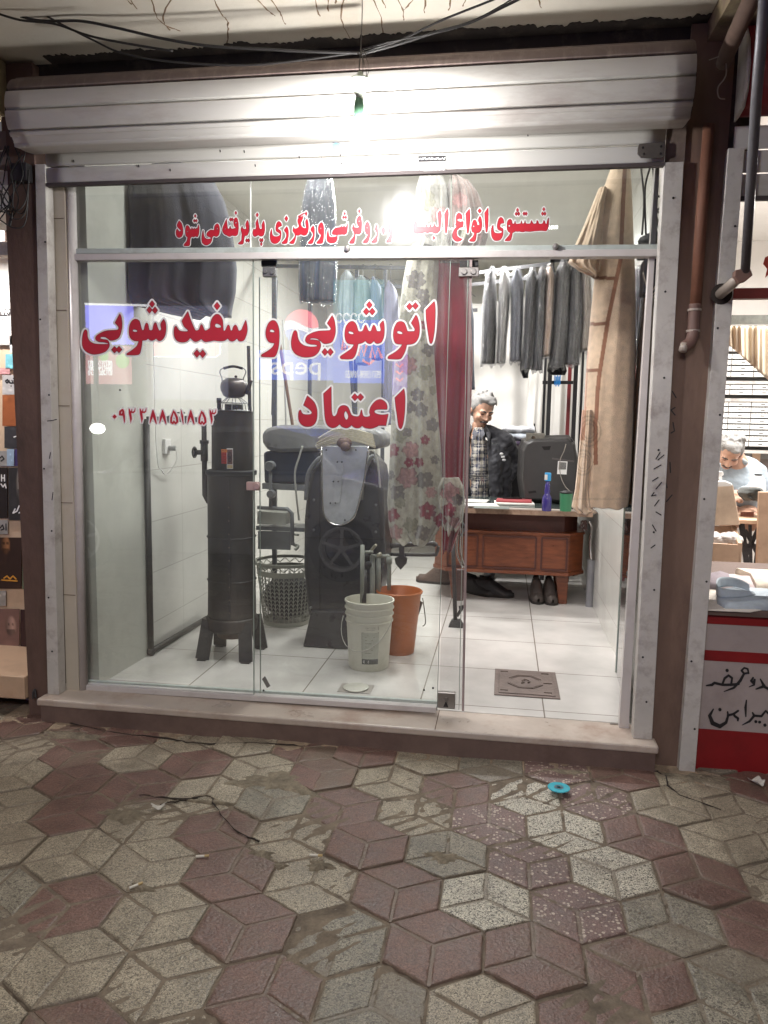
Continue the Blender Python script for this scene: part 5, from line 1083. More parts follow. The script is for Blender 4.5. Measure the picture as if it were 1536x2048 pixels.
# things on the desk
def flat(name, lab, cat, px, py, w, d, h, m, rot=0, z=DZ, group=None, bev=.002):
    q = onDesk(px, py, z); ca, sa = math.cos(rot), math.sin(rot); c = [(-w/2, -d/2), (w/2, -d/2), (w/2, d/2), (-w/2, d/2)]
    pp = [(q[0]+a*ca-b*sa, q[1]+a*sa+b*ca, z+.0008) for a, b in c]; return build(MB().prism(pp, (0, 0, h)), name, m, label=lab, cat=cat, bevel=bev, group=group)
pm = M('paper_white', S(214, 210, 204), .8, nz=.03)
flat('ledger', 'white account book, lowest of the two under the phone', 'book', 1028, 1008, .30, .20, .014, pm, .05)
flat('notebook', 'red notebook on the white account book', 'notebook', 1028, 1003, .27, .18, .014, M('red_cover', S(150, 66, 70), .5, nz=.15), -.04, z=DZ+.016)
flat('mobile_phone', 'black mobile phone lying on the red notebook', 'phone', 1024, 997, .15, .07, .009, M('phone_black', S(24, 24, 26), .2), .1, z=DZ+.032)
flat('paper_sheet', 'white paper sheets spread at the left end of the desk', 'paper', 958, 1010, .28, .2, .003, pm, .2)
flat('newspaper', 'folded newspaper under the loose papers at left of desk', 'newspaper', 938, 1003, .3, .22, .010, M('newsprint', S(178, 176, 172), .9, nz=.3, ns=90), -.1)
flat('clipboard', 'grey clipboard lying in front of the notebook', 'clipboard', 983, 1016, .26, .14, .005, M('clip_grey', S(110, 116, 112), .5), .02)
q = onDesk(1093, 1022); sb = thing('spray_bottle', 'purple blue plastic spray bottle on the desk', 'bottle', (q[0], q[1], DZ))
bm_ = M('bottle_violet', S(56, 46, 116), .15, nz=.1, spec=.7)
build(MB().lathe([(0, 0), (.030, 0), (.034, .006), (.034, .085), (.030, .105), (.018, .125), (.022, .145), (.017, .165), (.019, .185), (.013, .20), (.013, .215)], (q[0], q[1], DZ), 24), 'bottle_body', bm_, parent=sb, smooth=True)
build(MB().box(q[0]-.022, q[0]+.022, q[1]-.018, q[1]+.018, DZ+.216, DZ+.275), 'spray_head', M('head_blue', S(60, 150, 205), .35), parent=sb, bevel=.006)
build(MB().box(q[0]-.024, q[0]-.004, q[1]-.021, q[1]-.018, DZ+.225, DZ+.262), 'trigger', pm, parent=sb)
q = onDesk(1131, 1022); cu = thing('cup', 'green plastic cup beside the blue spray bottle', 'cup', (q[0], q[1], DZ))
build(MB().lathe([(0, 0), (.040, 0), (.046, .13), (.043, .13), (.037, .006), (0, .006)], (q[0], q[1], DZ), 28, cap=False), 'cup_body', M('cup_green', S(58, 122, 86), .45, nz=.06), parent=cu, smooth=True, auto=40)
build(MB().lathe([(0, .132), (.044, .132), (.047, .128), (.047, .138), (.02, .148), (0, .148)], (q[0], q[1], DZ), 28, cap=False), 'lid', darkm, parent=cu, smooth=True)
# stacked folded blankets left of the television
FC = [(S(186, 166, 140), 'cream brown folded blanket at the bottom of the stack'), (S(96, 98, 104), 'grey folded blanket second from the bottom of the stack'), (S(186, 150, 150), 'pink folded blanket in the middle of the stack'), (S(140, 44, 52), 'red folded cloth above the pink one in the stack'), (S(58, 48, 66), 'dark purple folded cloth in the stack'), (S(170, 176, 184), 'pale striped folded blanket near the top of the stack'), (S(205, 206, 210), 'white folded towel on top of the stack')]
z = 1.045; yb_ = 3.85; bx0 = P(1000, 960, yb_)[0]; bx1 = P(1066, 960, yb_)[0]
cb_ = build(MB().box(bx0-.08, bx1+.1, yb_-.15, yb_+.35, .13, z), 'low_cabinet', darkm, label='low dark cabinet carrying the folded blankets', cat='cabinet', bevel=.005)
for k, (c, lb) in enumerate(FC):
    h = (.085, .07, .05, .035, .06, .07, .06)[k]; r0 = random.Random(k)
    def fn(u, v, z=z, h=h, k=k):
        a = u*6.283; c_, s_ = math.cos(a), math.sin(a); e = .35; X = (abs(c_)**e)*(1 if c_ > 0 else -1); Z = (abs(s_)**.8)*(1 if s_ > 0 else -1)
        x = (bx0+bx1)/2+(v-.5)*(bx1-bx0)*(1+.05*math.sin(k)); return (x, yb_+.1+X*.17+.01*math.sin(v*8+k), z+h/2+Z*h/2*.97+.004*math.sin(v*17+a*2))
    m_ = MB().grid(fn, 36, 20, wrap=True); w = 36
    m_.f.append(tuple(range(w))[::-1]); m_.f.append(tuple(20*w+i for i in range(w)))
    build(m_, 'folded_blanket', fabric('fold_%d' % k, c, .3, nz=.35, ns=22), label=lb, cat='blanket', smooth=True, auto=60, group='folded blankets stacked behind the man')
    z += h+.001
# shoes
def shoe(name, lab, px, py, L, rot, h, col, grp=None, boot=False, zf=.13):
    q = PZ(px, py, zf); r = thing(name, lab, 'shoe', (q[0], q[1], zf), grp); ca, sa = math.cos(rot), math.sin(rot)
    def T(x, y, z): return (q[0]+x*ca-y*sa, q[1]+x*sa+y*ca, zf+z)
    def wd(t): return L*(.155+.05*math.sin(t*3.0))*(1 if t < .85 else max(.25, 1-((t-.85)/.15)**2*.8))*(1 if t > .08 else .75+t*3)
    def up(u, v):
        a = math.pi*u; hh = h*(1 if v < .38 else max(.33, 1-(v-.38)*1.55)) if not boot else h*(1.5 if v < .35 else max(.5, 1.5-(v-.35)*2.6))
        if v > .93: hh *= .55
        return T((v-.35)*L, -math.cos(a)*wd(v), .018+math.sin(a)**.7*hh)
    build(MB().grid(up, 16, 22), 'upper', M('shoe_'+name, col, .6, nz=.2, ns=25, bump=.2, bs=120), parent=r, smooth=True)
    build(MB().prism([T((t-.35)*L, sgn*wd(t)*1.04, 0) for sgn, ts in ((-1, np.linspace(0, 1, 12)), (1, np.linspace(1, 0, 12))) for t in ts], (0, 0, .022)), 'sole', M('sole_dark', S(40, 36, 34), .8), parent=r)
    build(MB().tube([T(-.26*L, 0, h*(1.45 if boot else .98)+.01), T(-.02*L, 0, h*(1.3 if boot else .9)+.012)], [L*.10, L*.09], 12), 'opening', black, parent=r, smooth=True)
    return r
SG = 'shoes left under the desk'
shoe('trainer', 'black trainer under the desk pointing right, nearer the middle', 978, 1190, .31, -.25, .12, S(38, 36, 38), SG)
shoe('trainer', 'black trainer under the desk hidden behind its mate', 950, 1186, .30, -.6, .12, S(38, 36, 38), SG)
shoe('slipper', 'dark slipper upright beside the front desk leg', 1072, 1200, .25, -1.5, .11, S(72, 64, 60), SG, True)
shoe('slipper', 'black slipper half behind the front desk leg', 1098, 1202, .25, -1.45, .11, S(50, 44, 44), SG, True)
shoe('leather_shoe', 'brown leather ankle shoe by the left corner of the desk', 876, 1166, .30, 2.95, .10, S(84, 66, 58), SG, True)
# tube standing in the corner by the desk
q = PZ(1183, 1213, .13)
sp_ = thing('steel_tube', 'upright grey tube with chrome pipe between desk and right wall', 'tube', (q[0]-.015, q[1], .13))
build(MB().tube([(q[0]-.015, q[1], .13), (q[0]-.015, q[1], P(1183, 1120, q[1])[2])], .032, 18), 'tube', M('tube_grey', S(138, 138, 142), .4, metal=.3), parent=sp_, smooth=True, auto=40)
build(MB().tube(arc([(q[0]-.015, q[1], P(1183, 1122, q[1])[2]), P(1181, 1085, q[1]), P(1184, 1055, q[1]), P(1178, 1042, q[1])], 5), .013, 12), 'chrome_pipe', chrome, parent=sp_, smooth=True)
g = MB(); rr_ = random.Random(3)
for k in range(6): g.tube(arc([P(1165+rr_.uniform(-6, 10), 1040+rr_.uniform(0, 20), q[1]-.05) for _ in range(5)], 5), .004, 6)
build(g, 'cable_coil', M('cable_brown', S(70, 44, 40), .6), label='small coil of brown cable at the desk end', cat='cable')

# ---- floor fittings
mh = thing('manhole_cover', 'square iron manhole cover set in the white floor tiles', 'manhole cover', (.155, .62, .13))
iron = M('cast_iron', S(112, 98, 92), .55, metal=.3, nz=.25, ns=14, stain=S(64, 54, 50), sst=.6, sscale=7, bump=.3, bs=60)
build(MB().box(-.01, .32, .412, .83, .131, .136), 'frame', iron, parent=mh, bevel=.002)
lid = build(MB().box(.012, .298, .436, .806, .1365, .1405), 'lid', iron, parent=mh, bevel=.002)
g = MB()
def oct_(r, z0, z1, cx_=.15, cy_=.62, ry=1.15):
    o1 = [(cx_+r*math.cos(math.radians(22.5+45*k)), cy_+r*ry*math.sin(math.radians(22.5+45*k))) for k in range(8)]
    for k in range(8): a, b = o1[k], o1[(k+1) % 8]; g.bar((a[0], a[1], z0), (b[0], b[1], z0), .006, z1-z0)
oct_(.095, .1425, .1465); oct_(.083, .1425, .1455)
for a in ((.04, .47), (.26, .47), (.04, .77), (.26, .77)): g.bar((a[0]-.02, a[1], .1425), (a[0]+.02, a[1], .1425), .005, .004)
g.tube(arc([(.13, .59, .143), (.145, .61, .143), (.135, .635, .143), (.155, .65, .143)], 5), .004, 6); g.tube(arc([(.165, .60, .143), (.175, .625, .143), (.16, .65, .143)], 5), .004, 6)
g.bar((.245, .62, .1425), (.29, .62, .1425), .02, .005)
build(g, 'relief', iron, parent=lid)
dr = thing('floor_drain', 'round pale floor drain cap in front of the white bucket', 'drain', (-.714, .363, .13))
build(MB().box(-.80, -.63, .30, .43, .131, .1335), 'plate', M('drain_plate', S(158, 152, 146), .4, nz=.1), parent=dr, bevel=.001)
build(MB().lathe([(0, .1345), (.062, .1345), (.066, .141), (.055, .145), (0, .146)], (-.714, .363, 0), 32, cap=False), 'cap', M('drain_cap', S(196, 194, 184), .35), parent=dr, smooth=True, auto=40)

# ---- buckets
q = PZ(731, 1343, .13); BXc, BYc = q[0], q[1]+.1
wb = thing('bucket', 'dirty white plastic paint bucket with wire handle on the shop floor', 'bucket', (BXc, BYc, .13))
bwm = M('bucket_white', S(206, 203, 190), .4, nz=.05, ns=5, stain=S(150, 144, 122), sst=.45, sscale=5)
H = .385
build(MB().lathe([(0, 0), (.108, 0), (.112, .006), (.127, H-.12), (.134, H-.118), (.134, H-.112), (.128, H-.108), (.129, H-.082), (.136, H-.08), (.136, H-.074), (.130, H-.07), (.131, H-.046), (.138, H-.044), (.138, H-.038), (.132, H-.034), (.133, H-.012), (.139, H-.01), (.139, H), (.132, H+.001), (.128, H-.01), (.108, .008), (0, .008)], (BXc, BYc, .13), 56, cap=False), 'pail', bwm, parent=wb, smooth=True, auto=50)
hp = []
for k in range(17):
    a = math.pi*k/16; hp.append((BXc+.143*math.cos(a+.25), BYc-.10*math.sin(a)*1.0-.05, .13+H-.09-.17*math.sin(a)))
build(MB().tube(hp, .0022, 6), 'handle', M('wire_white', S(170, 168, 160), .5), parent=wb, smooth=True)
def cyl_label(x0, x1, z0, z1, R0, R1, m, nm, parent, cx_, cy_, zb0, Hh, e=.0012):
    def fn(u, v):
        z = z0+(z1-z0)*v; R = R0+(R1-R0)*(z/Hh)+e; a = x0+(x1-x0)*u; return (cx_+R*math.sin(a), cy_-R*math.cos(a), zb0+z)
    return build(MB().grid(fn, 16, 8), nm, m, parent=parent, smooth=True)
lb_ = cyl_label(-.15, .62, .075, .225, .112, .1275, M('lab_pale', S(178, 178, 166), .5, nz=.06, ns=60), 'label', wb, BXc, BYc, .13, H-.12)
cyl_label(-.15, .62, .045, .075, .112, .1275, M('lab_dark', S(92, 92, 90), .5, nz=.15), 'label_band', wb, BXc, BYc, .13, H-.12)
g = MB()
def ctext(segs, cx_, cy_, z0, R0, R1, Hh, r, m, nm, parent, e=.002):
    g = MB()
    for s_ in segs:
        pts_ = []
        for a, z in s_: R = R0+(R1-R0)*z/Hh+e; pts_.append((cx_+R*math.sin(a), cy_-R*math.cos(a), z0+z))
        g.tube(pts_, r, 5)
    build(g, nm, m, parent=parent)
seg_ = [[(-.15, .225), (.62, .225)], [(-.15, .045), (-.15, .225)], [(.1+.03*k, .21) for k in (0, 1)], [(.55, .24), (.60, .25), (.56, .262), (.55, .25)]]
for k in range(9): seg_.append([(.02+.05*k, .255+.002*math.sin(k*3)), (.045+.05*k, .252+.003*math.sin(k*5))])
for k in range(8): seg_.append([(.06+.05*k, .240), (.08+.05*k, .243)])
for k in range(6): seg_.append([(.0, .20-.018*k), (.42-.07*(k % 3), .20-.018*k)])
ctext(seg_, BXc, BYc, .13, .112, .1275, H-.12, .0008, ink, 'label_print', wb)
ctext([[(-.06, .052), (-.09, .06), (-.06, .068)], [(-.02, .052), (-.05, .06), (-.02, .068)], [(.16, .052), (.13, .06), (.16, .068), (.18, .06)]], BXc, BYc, .13, .112, .1275, H-.12, .0011, white_v, 'label_marks', wb, .0028)
q = PZ(794, 1312, .13); OX, OY = q[0]-.005, q[1]+.09
ob = thing('bucket', 'orange brown plastic bucket standing behind the white one', 'bucket', (OX, OY, .13))
om = M('bucket_orange', S(178, 98, 46), .45, nz=.08, ns=6, stain=S(140, 76, 40), sst=.4, sscale=4)
build(MB().lathe([(0, 0), (.092, 0), (.095, .006), (.130, .36), (.138, .362), (.140, .372), (.134, .378), (.128, .372), (.093, .01), (0, .01)], (OX, OY, .13), 52, cap=False), 'pail', om, parent=ob, smooth=True, auto=50)
build(MB().tube(arc([(OX+.142, OY-.02, .47), (OX+.155, OY-.03, .40), (OX+.165, OY-.05, .33), (OX+.15, OY-.06, .31)], 5), .003, 6), 'handle', M('wire_grey', S(90, 84, 76), .6), parent=ob)
build(MB().hexa([P(a, b, y) for y in (1.08, 1.12) for a, b in [(822, 1300), (834, 1240), (846, 1205), (828, 1192)]]), 'dustpan', M('pan_grey', S(92, 80, 76), .5), label='dark dustpan leaning behind the orange bucket', cat='dustpan', bevel=.004)
# ---- laundry basket
q = PZ(562, 1254, .13); KX, KY = q[0], q[1]+.14; KH = .43; kr0, kr1 = .155, .205
kb = thing('laundry_basket', 'grey lattice plastic laundry basket holding dark clothes', 'laundry basket', (KX, KY, .13))
km = M('basket_grey', S(150, 150, 140), .5, nz=.06)
g = MB()
def kp(a, z, e=0): R = kr0+(kr1-kr0)*z/KH+e; return (KX+R*math.cos(a), KY+R*math.sin(a), .13+z)
NR = 36
for k in range(NR):
    a = 2*math.pi*k/NR; g.tube([kp(a, .03), kp(a, KH-.09)], .0030, 5, cap=False)
    for j in range(11):
        z0 = .035+j*.027; g.tube([kp(a, z0), kp(a+math.pi/NR, z0+.02), kp(a+2*math.pi/NR, z0)], .0026, 4, cap=False)
for k in range(18):
    a = 2*math.pi*k/18; g.tube([kp(a, KH-.05), kp(a+math.pi/18, KH-.02), kp(a+math.pi/9, KH-.05)], .004, 5, cap=False)
build(g, 'lattice', km, parent=kb, smooth=True)
build(MB().lathe([(kr0-.004, 0), (kr0+.003, 0), (kr0+.006, .03), (kr0+.002, .03)], (KX, KY, .13), 48, cap=False).lathe([(kr1-.016, KH-.09), (kr1-.004, KH-.09), (kr1-.002, KH-.055), (kr1-.008, KH-.055)], (KX, KY, .13), 48, cap=False).lathe([(kr1-.004, KH-.02), (kr1+.014, KH-.02), (kr1+.016, KH), (kr1-.004, KH)], (KX, KY, .13), 48, cap=False).lathe([(0, .002), (kr0, .002), (kr0, .006), (0, .006)], (KX, KY, .13), 36, cap=False), 'rim', km, parent=kb, smooth=True, auto=40)
build(MB().blob((KX+.01, KY, .13+.18), (.165, .165, .15), 28, 18), 'dark_laundry', fabric('laundry_black', S(44, 44, 48)), smooth=True, disp=.05, label='bundle of dark clothes inside the laundry basket', cat='clothes')

# ---- water heater with kettle
HX, HY = P(461, 1100, .78)[0], .80
wh = thing('water_heater', 'tall black cylindrical iron heater on splayed legs', 'heater', (HX, HY, .13))
hm = M('heater_iron', S(42, 40, 39), .5, nz=.4, ns=7, stain=S(96, 82, 70), sst=.4, sscale=5, bump=.12, bs=50, streak=(1, 1, .3), metal=.2)
zl0 = P(460, 1238, .72)[2]; zj = P(460, 946, .72)[2]; zh = P(467, 822, .74)[2]
build(MB().lathe([(0, zl0), (.137, zl0), (.139, zl0+.01), (.135, zl0+.30), (.134, zj-.012)], (HX, HY, 0), 48), 'lower_drum', hm, parent=wh, smooth=True, auto=40)
build(MB().lathe([(.139, zj-.016), (.145, zj-.012), (.145, zj+.010), (.118, zj+.016)], (HX, HY, 0), 48, cap=False), 'flange', darkm, parent=wh, smooth=True, auto=30)
build(MB().lathe([(.118, zj), (.116, zh-.008), (.122, zh-.006), (.122, zh), (0, zh+.001)], (HX+.01, HY, 0), 48), 'upper_drum', hm, parent=wh, smooth=True, auto=40)
build(MB().lathe([(0, zh-.01), (.052, zh-.01), (.052, zh+.038), (.046, zh+.038), (.046, zh), (0, zh)], (HX+.02, HY, 0), 30, cap=False), 'burner_collar', darkm, parent=wh, smooth=True, auto=30)
g = MB()
build(MB().lathe([(.142, zl0+.002), (.146, zl0-.01), (.143, zl0-.065), (.140, zl0-.075)], (HX, HY, 0), 40, cap=False), 'skirt', hm, parent=wh, smooth=True, solid=.004)
build(MB().lathe([(0, zl0-.12), (.085, zl0-.12), (.10, zl0-.04), (.11, zl0)], (HX, HY, 0), 30), 'burner_pan', M('burner_rust', S(82, 66, 56), .8, nz=.3), parent=wh, smooth=True)
for (ax, ay) in ((-1, -1), (1, -1), (-1, 1), (1, 1)):
    a = (HX+ax*.108, HY+ay*.09, zl0-.01); b = (HX+ax*.130, HY+ay*.14, .135)
    build(MB().bar(a, b, .078, .012, (0, 1, 0)).box(b[0]-.025, b[0]+.025, b[1]-.02, b[1]+.02, .13, .138), 'leg', darkm, parent=wh)
zz = P(433, 812, .74)
build(MB().tube([(zz[0], HY-.02, zh), (zz[0], HY-.02, zh+.072)], .012, 12).tube([(zz[0], HY-.02, zh+.045), (zz[0], HY-.02, zh+.072)], .014, 12), 'vent_pipe', darkm, parent=wh)
def drumpatch(a0, a1, z0, z1, R, m, nm, e=.0012, lab=None):
    def fn(u, v): a = a0+(a1-a0)*u; return (HX+.01+(R+e)*math.sin(a), HY-(R+e)*math.cos(a), z0+(z1-z0)*v)
    return build(MB().grid(fn, 12, 8), nm, m, parent=wh, smooth=True, label=lab)
def zz_(py): return P(467, py, HY-.12)[2]
drumpatch(-.20, .09, zz_(928), zz_(899), .117, M('stk_red', S(190, 58, 48), .5, nz=.1), 'red_sticker')
drumpatch(-.20, .09, zz_(905), zz_(899), .117, M('stk_orange', S(220, 130, 60), .5), 'sticker_strip', .0018)
drumpatch(.07, .36, zz_(938), zz_(897), .117, white_v, 'sticker', .0015, 'white framed sticker with dark round emblem')
drumpatch(.09, .34, zz_(929), zz_(899), .117, M('stk_brown', S(116, 84, 80), .5, nz=.2, ns=60), 'sticker_field', .0021)
drumpatch(.09, .34, zz_(937), zz_(930), .117, M('stk_cream', S(200, 180, 140), .5, nz=.2, ns=90), 'sticker_strip', .0021)
def dtext(segs, r, m, nm, e):
    g = MB()
    for s_ in segs: g.tube([(HX+.01+(.117+e)*math.sin(a), HY-(.117+e)*math.cos(a), zz_(y)) for a, y in s_], r, 5)
    build(g, nm, m, parent=wh)
dtext([[(.215+.085*math.cos(t), 914+10*math.sin(t)) for t in np.linspace(0, 6.28, 17)], [(.17, 918), (.21, 908), (.25, 918)], [(.16, 912), (.20, 920), (.27, 912)], [(.215, 904), (.215, 924)]], .0016, M('emblem_dark', S(40, 34, 48), .5), 'emblem', .0026)
dtext([[(-.17, 902.5), (-.12, 901), (-.06, 903), (0, 901.5), (.05, 902.5)]]+[[(-.16, y), (.03-.02*(k % 2), y)] for k, y in enumerate((909, 914, 919, 924))], .0010, ink, 'sticker_print', .0026)
g = MB().box(HX+.03, HX+.042, HY-.141, HY-.134, zl0+.02, zj-.03)
for z_ in (zl0+.22, zl0+.47): g.tube([(HX+.1385*math.sin(t), HY-.1385*math.cos(t), z_) for t in np.linspace(0, 6.283, 49)], .0035, 5, cap=False)
build(g, 'seam', darkm, parent=wh)
g = MB()
for k in range(9): g.lathe([(0, HY-.146), (.003, HY-.146), (.004, HY-.139)], (HX+.036, 0, zl0+.05+k*.075), 8, axis='y')
build_each(g, 'rivet', M('rivet_rust', S(110, 92, 78), .6, metal=.4), parent=wh)
# trivet and kettle
KXc = HX+.02; zk = zh+.078
g = MB()
for k in range(8):
    a = k*math.pi/4+.2; g.tube([(KXc+.085*math.cos(a), HY+.085*math.sin(a), zh+.002), (KXc+.075*math.cos(a), HY+.075*math.sin(a), zh+.045), (KXc+.038*math.cos(a), HY+.038*math.sin(a), zk-.003)], .0022, 5)
for R, z in ((.075, zh+.045), (.04, zk-.003), (.085, zh+.004)): g.tube([(KXc+R*math.cos(t), HY+R*math.sin(t), z) for t in np.linspace(0, 6.283, 33)], .0022, 5, cap=False)
tvt = build(g, 'trivet', hook_m, label='wire trivet under the kettle on top of the black heater', cat='trivet')
kt = thing('kettle', 'sooty grey kettle with arched handle on the heater', 'kettle', (KXc, HY, zk))
kmt = M('kettle_soot', S(84, 78, 76), .38, metal=.5, nz=.2, ns=9, stain=S(46, 42, 42), sst=.6, sscale=5, rn=.12)
build(MB().lathe([(0, 0), (.048, 0), (.060, .008), (.074, .038), (.076, .058), (.072, .080), (.060, .094), (.050, .098), (.050, .102), (.02, .108), (0, .109)], (KXc, HY, zk), 40), 'body', kmt, parent=kt, smooth=True, auto=50)
build(MB().lathe([(0, .108), (.006, .109), (.009, .118), (0, .122)], (KXc+.012, HY, zk), 14), 'lid_knob', darkm, parent=kt, smooth=True)
build(MB().tube([(KXc+.066, HY, zk+.025), (KXc+.085, HY, zk+.05), (KXc+.098, HY, zk+.085), (KXc+.103, HY, zk+.096)], [.019, .014, .009, .010], 14), 'spout', kmt, parent=kt, smooth=True)
hx0 = KXc-.004
build(MB().tube(arc([(hx0-.066, HY, zk+.088), (hx0-.066, HY, zk+.105), (hx0-.078, HY, zk+.14), (hx0-.060, HY, zk+.160), (hx0, HY, zk+.170), (hx0+.060, HY, zk+.160), (hx0+.074, HY, zk+.14), (hx0+.060, HY, zk+.105), (hx0+.060, HY, zk+.088)], 5), .0032, 8), 'handle', hook_m, parent=kt, smooth=True)
build(MB().tube(arc([(hx0-.055, HY, zk+.160), (hx0, HY, zk+.171), (hx0+.055, HY, zk+.160)], 5), .0075, 10), 'grip', black, parent=kt, smooth=True)
# ---- gas and water pipes, socket
pp = M('pipe_dark', S(66, 64, 62), .5, nz=.2, ns=12, metal=.3)
wp = thing('water_pipe', 'dark iron pipe running up the left corner and across to the heater', 'pipe', PX(302, 1300, -1.985))
A0 = PX(302, 1300, -1.985); yy = A0[1]
build(MB().tube([(-1.985, yy, .16), (-1.985, yy, P(300, 838, yy)[2])], .017, 14), 'riser', pp, parent=wp, smooth=True)
build(MB().tube([(-1.985, yy, .155), PX(414, 1236, -1.975)], .017, 14).blob((-1.985, yy, .155), .026), 'floor_run', pp, parent=wp, smooth=True)
zc_ = P(300, 838, yy)[2]; e1 = P(408, 842, .80)
build(MB().tube([(-1.985, yy, zc_), (e1[0]-.02, .80, zc_), (e1[0], .80, zc_-.02), (e1[0], .80, P(408, 990, .80)[2]), (e1[0]+.02, .80, P(408, 1003, .80)[2]), (HX-.12, .80, P(408, 1003, .80)[2])], .015, 14), 'crossover', pp, parent=wp, smooth=True)
vz = P(400, 905, .78)
build(MB().tube([(e1[0], .80, vz[2]+.05), (e1[0], .80, vz[2]+.07)], .026, 12).tube([(e1[0], .80, vz[2]), (e1[0]-.05, .79, vz[2])], .014, 12).tube([(e1[0], .80, vz[2]-.05), (e1[0], .80, vz[2]+.05)], .021, 12), 'valve', pp, parent=wp, smooth=True)
g = MB().tube([(e1[0]-.055+.0*t, .79+.028*math.cos(t), vz[2]+.028*math.sin(t)) for t in np.linspace(0, 6.283, 19)], .006, 6); g.bar((e1[0]-.055, .762, vz[2]), (e1[0]-.055, .818, vz[2]), .006).bar((e1[0]-.055, .79, vz[2]-.028), (e1[0]-.055, .79, vz[2]+.028), .006)
build(g, 'handwheel', pp, parent=wp)
g = MB()
for px in (340, 372): c = P(px, 836, yy+(.8-yy)*(px-300)/110); g.blob((c[0], c[1], zc_), (.024, .024, .022), 12, 8)
c = P(363, 828, .77); g.tube([(c[0], c[1], zc_), (c[0], c[1], zc_+.035)], .007, 8).bar((c[0]-.025, c[1], zc_+.038), (c[0]+.02, c[1], zc_+.038), .012, .008)
build(g, 'tap', pp, parent=wp, smooth=True)
q = PX(335, 893, -1.995); so_ = thing('wall_socket', 'white double wall socket with plug and cable on the left wall', 'socket', q)
build(MB().box(-2.012, -1.992, q[1]-.035, q[1]+.045, q[2]-.045, q[2]+.045), 'plate', white_v, parent=so_, bevel=.003)
build(MB().tube([(-1.99, q[1]+.01, q[2]-.01), (-1.95, q[1]+.015, q[2]-.01)], .016, 10), 'plug', M('plug_grey', S(150, 150, 148), .5), parent=so_)
build(MB().tube(arc([(-1.95, q[1]+.015, q[2]-.01), (-1.95, q[1]+.03, q[2]-.08), (-1.985, q[1]-.02, q[2]-.16), (-1.985, q[1]-.1, q[2]-.14), (-1.985, q[1]-.17, q[2]), (-1.99, q[1]-.17, 2.2)], 6), .003, 6), 'cable', white_v, parent=so_, smooth=True)

# ---- steam press
PY_ = 1.05
sp = thing('steam_press', 'old dark ironing press with aluminium board and rope wrapped arm', 'ironing press', (P(680, 1290, PY_)[0], PY_+.15, .13))
pmd = M('press_dark', S(40, 40, 44), .32, nz=.15, ns=6, stain=S(30, 30, 34), sst=.5, bump=.06, bs=40, rn=.1)
pmg = M('press_grey', S(110, 112, 114), .35, nz=.12, ns=7, stain=S(74, 76, 80), sst=.5, sscale=4, rn=.1)
def flr(pts_, Y): return [(a[0], a[1], max(a[2], .131)) for a in (P(x, y, Y) for x, y in pts_)]
build(MB().prism(flr([(612, 985), (622, 940), (645, 912), (690, 900), (735, 908), (758, 935), (766, 985), (770, 1100), (760, 1180), (748, 1230), (690, 1262), (640, 1262), (615, 1230), (606, 1140), (607, 1040)], PY_), .34), 'pedestal', pmd, parent=sp, bevel=.03, smooth=True, auto=45)
build(MB().prism(flr([(622, 1222), (605, 1296), (690, 1302), (760, 1290), (750, 1222)], PY_-.03), .42), 'base', pmd, parent=sp, bevel=.01)
def rib(xs, nm='rib'):
    m_ = MB(); q1 = [P(a, b, PY_-.012) for a, b in xs]; m_.tube(arc(q1, 5), .013, 10); return build(m_, nm, pmg, parent=sp, smooth=True)
rib([(612, 1000), (616, 950), (635, 920), (648, 915)]); rib([(722, 1000), (728, 950), (740, 918), (748, 912)])
for a_, b_ in (((640, 930), (640, 1240)), ((612, 1075), (766, 1078))): build(MB().bar(P(*a_, PY_-.004), P(*b_, PY_-.004), .005, .006, (0, 1, 0)), 'panel_seam', black, parent=sp)
g = MB()
for px, py in ((628, 1000), (628, 1060), (752, 1010), (752, 1064), (622, 1215), (742, 1225), (655, 1250), (700, 1252), (625, 1285), (650, 1288)):
    c = P(px, py, PY_); g.lathe([(0, PY_-.012), (.006, PY_-.011), (.008, PY_-.004), (.008, PY_+.01)], (c[0], 0, c[2]), 12, axis='y')
build_each(g, 'bolt', pmg, parent=sp)
# padded buck
bkO = [(524, 885), (522, 868), (532, 856), (560, 850), (640, 850), (740, 856), (762, 866), (768, 885), (760, 898), (700, 900), (560, 905), (532, 900)]
build(MB().prism([P(a, b, 1.25) for a, b in bkO], .38), 'padded_board', M('pad_grey', S(112, 112, 112), .35, nz=.15, ns=8, stain=S(96, 96, 98), sst=.5, sscale=6, bump=.2, bs=25, rn=.12), parent=sp, bevel=.03, smooth=True, auto=50)
build(MB().prism([P(a, b, 1.3) for a, b in [(526, 905), (560, 895), (640, 900), (642, 958), (600, 968), (528, 966)]], .25), 'steam_chest', M('chest_blue', S(44, 50, 64), .4, nz=.15), parent=sp, bevel=.015)
build(MB().prism([P(a, b, 1.28) for a, b in [(524, 966), (646, 972), (646, 984), (524, 978)]], .3), 'tray_edge', pmg, parent=sp, bevel=.003)
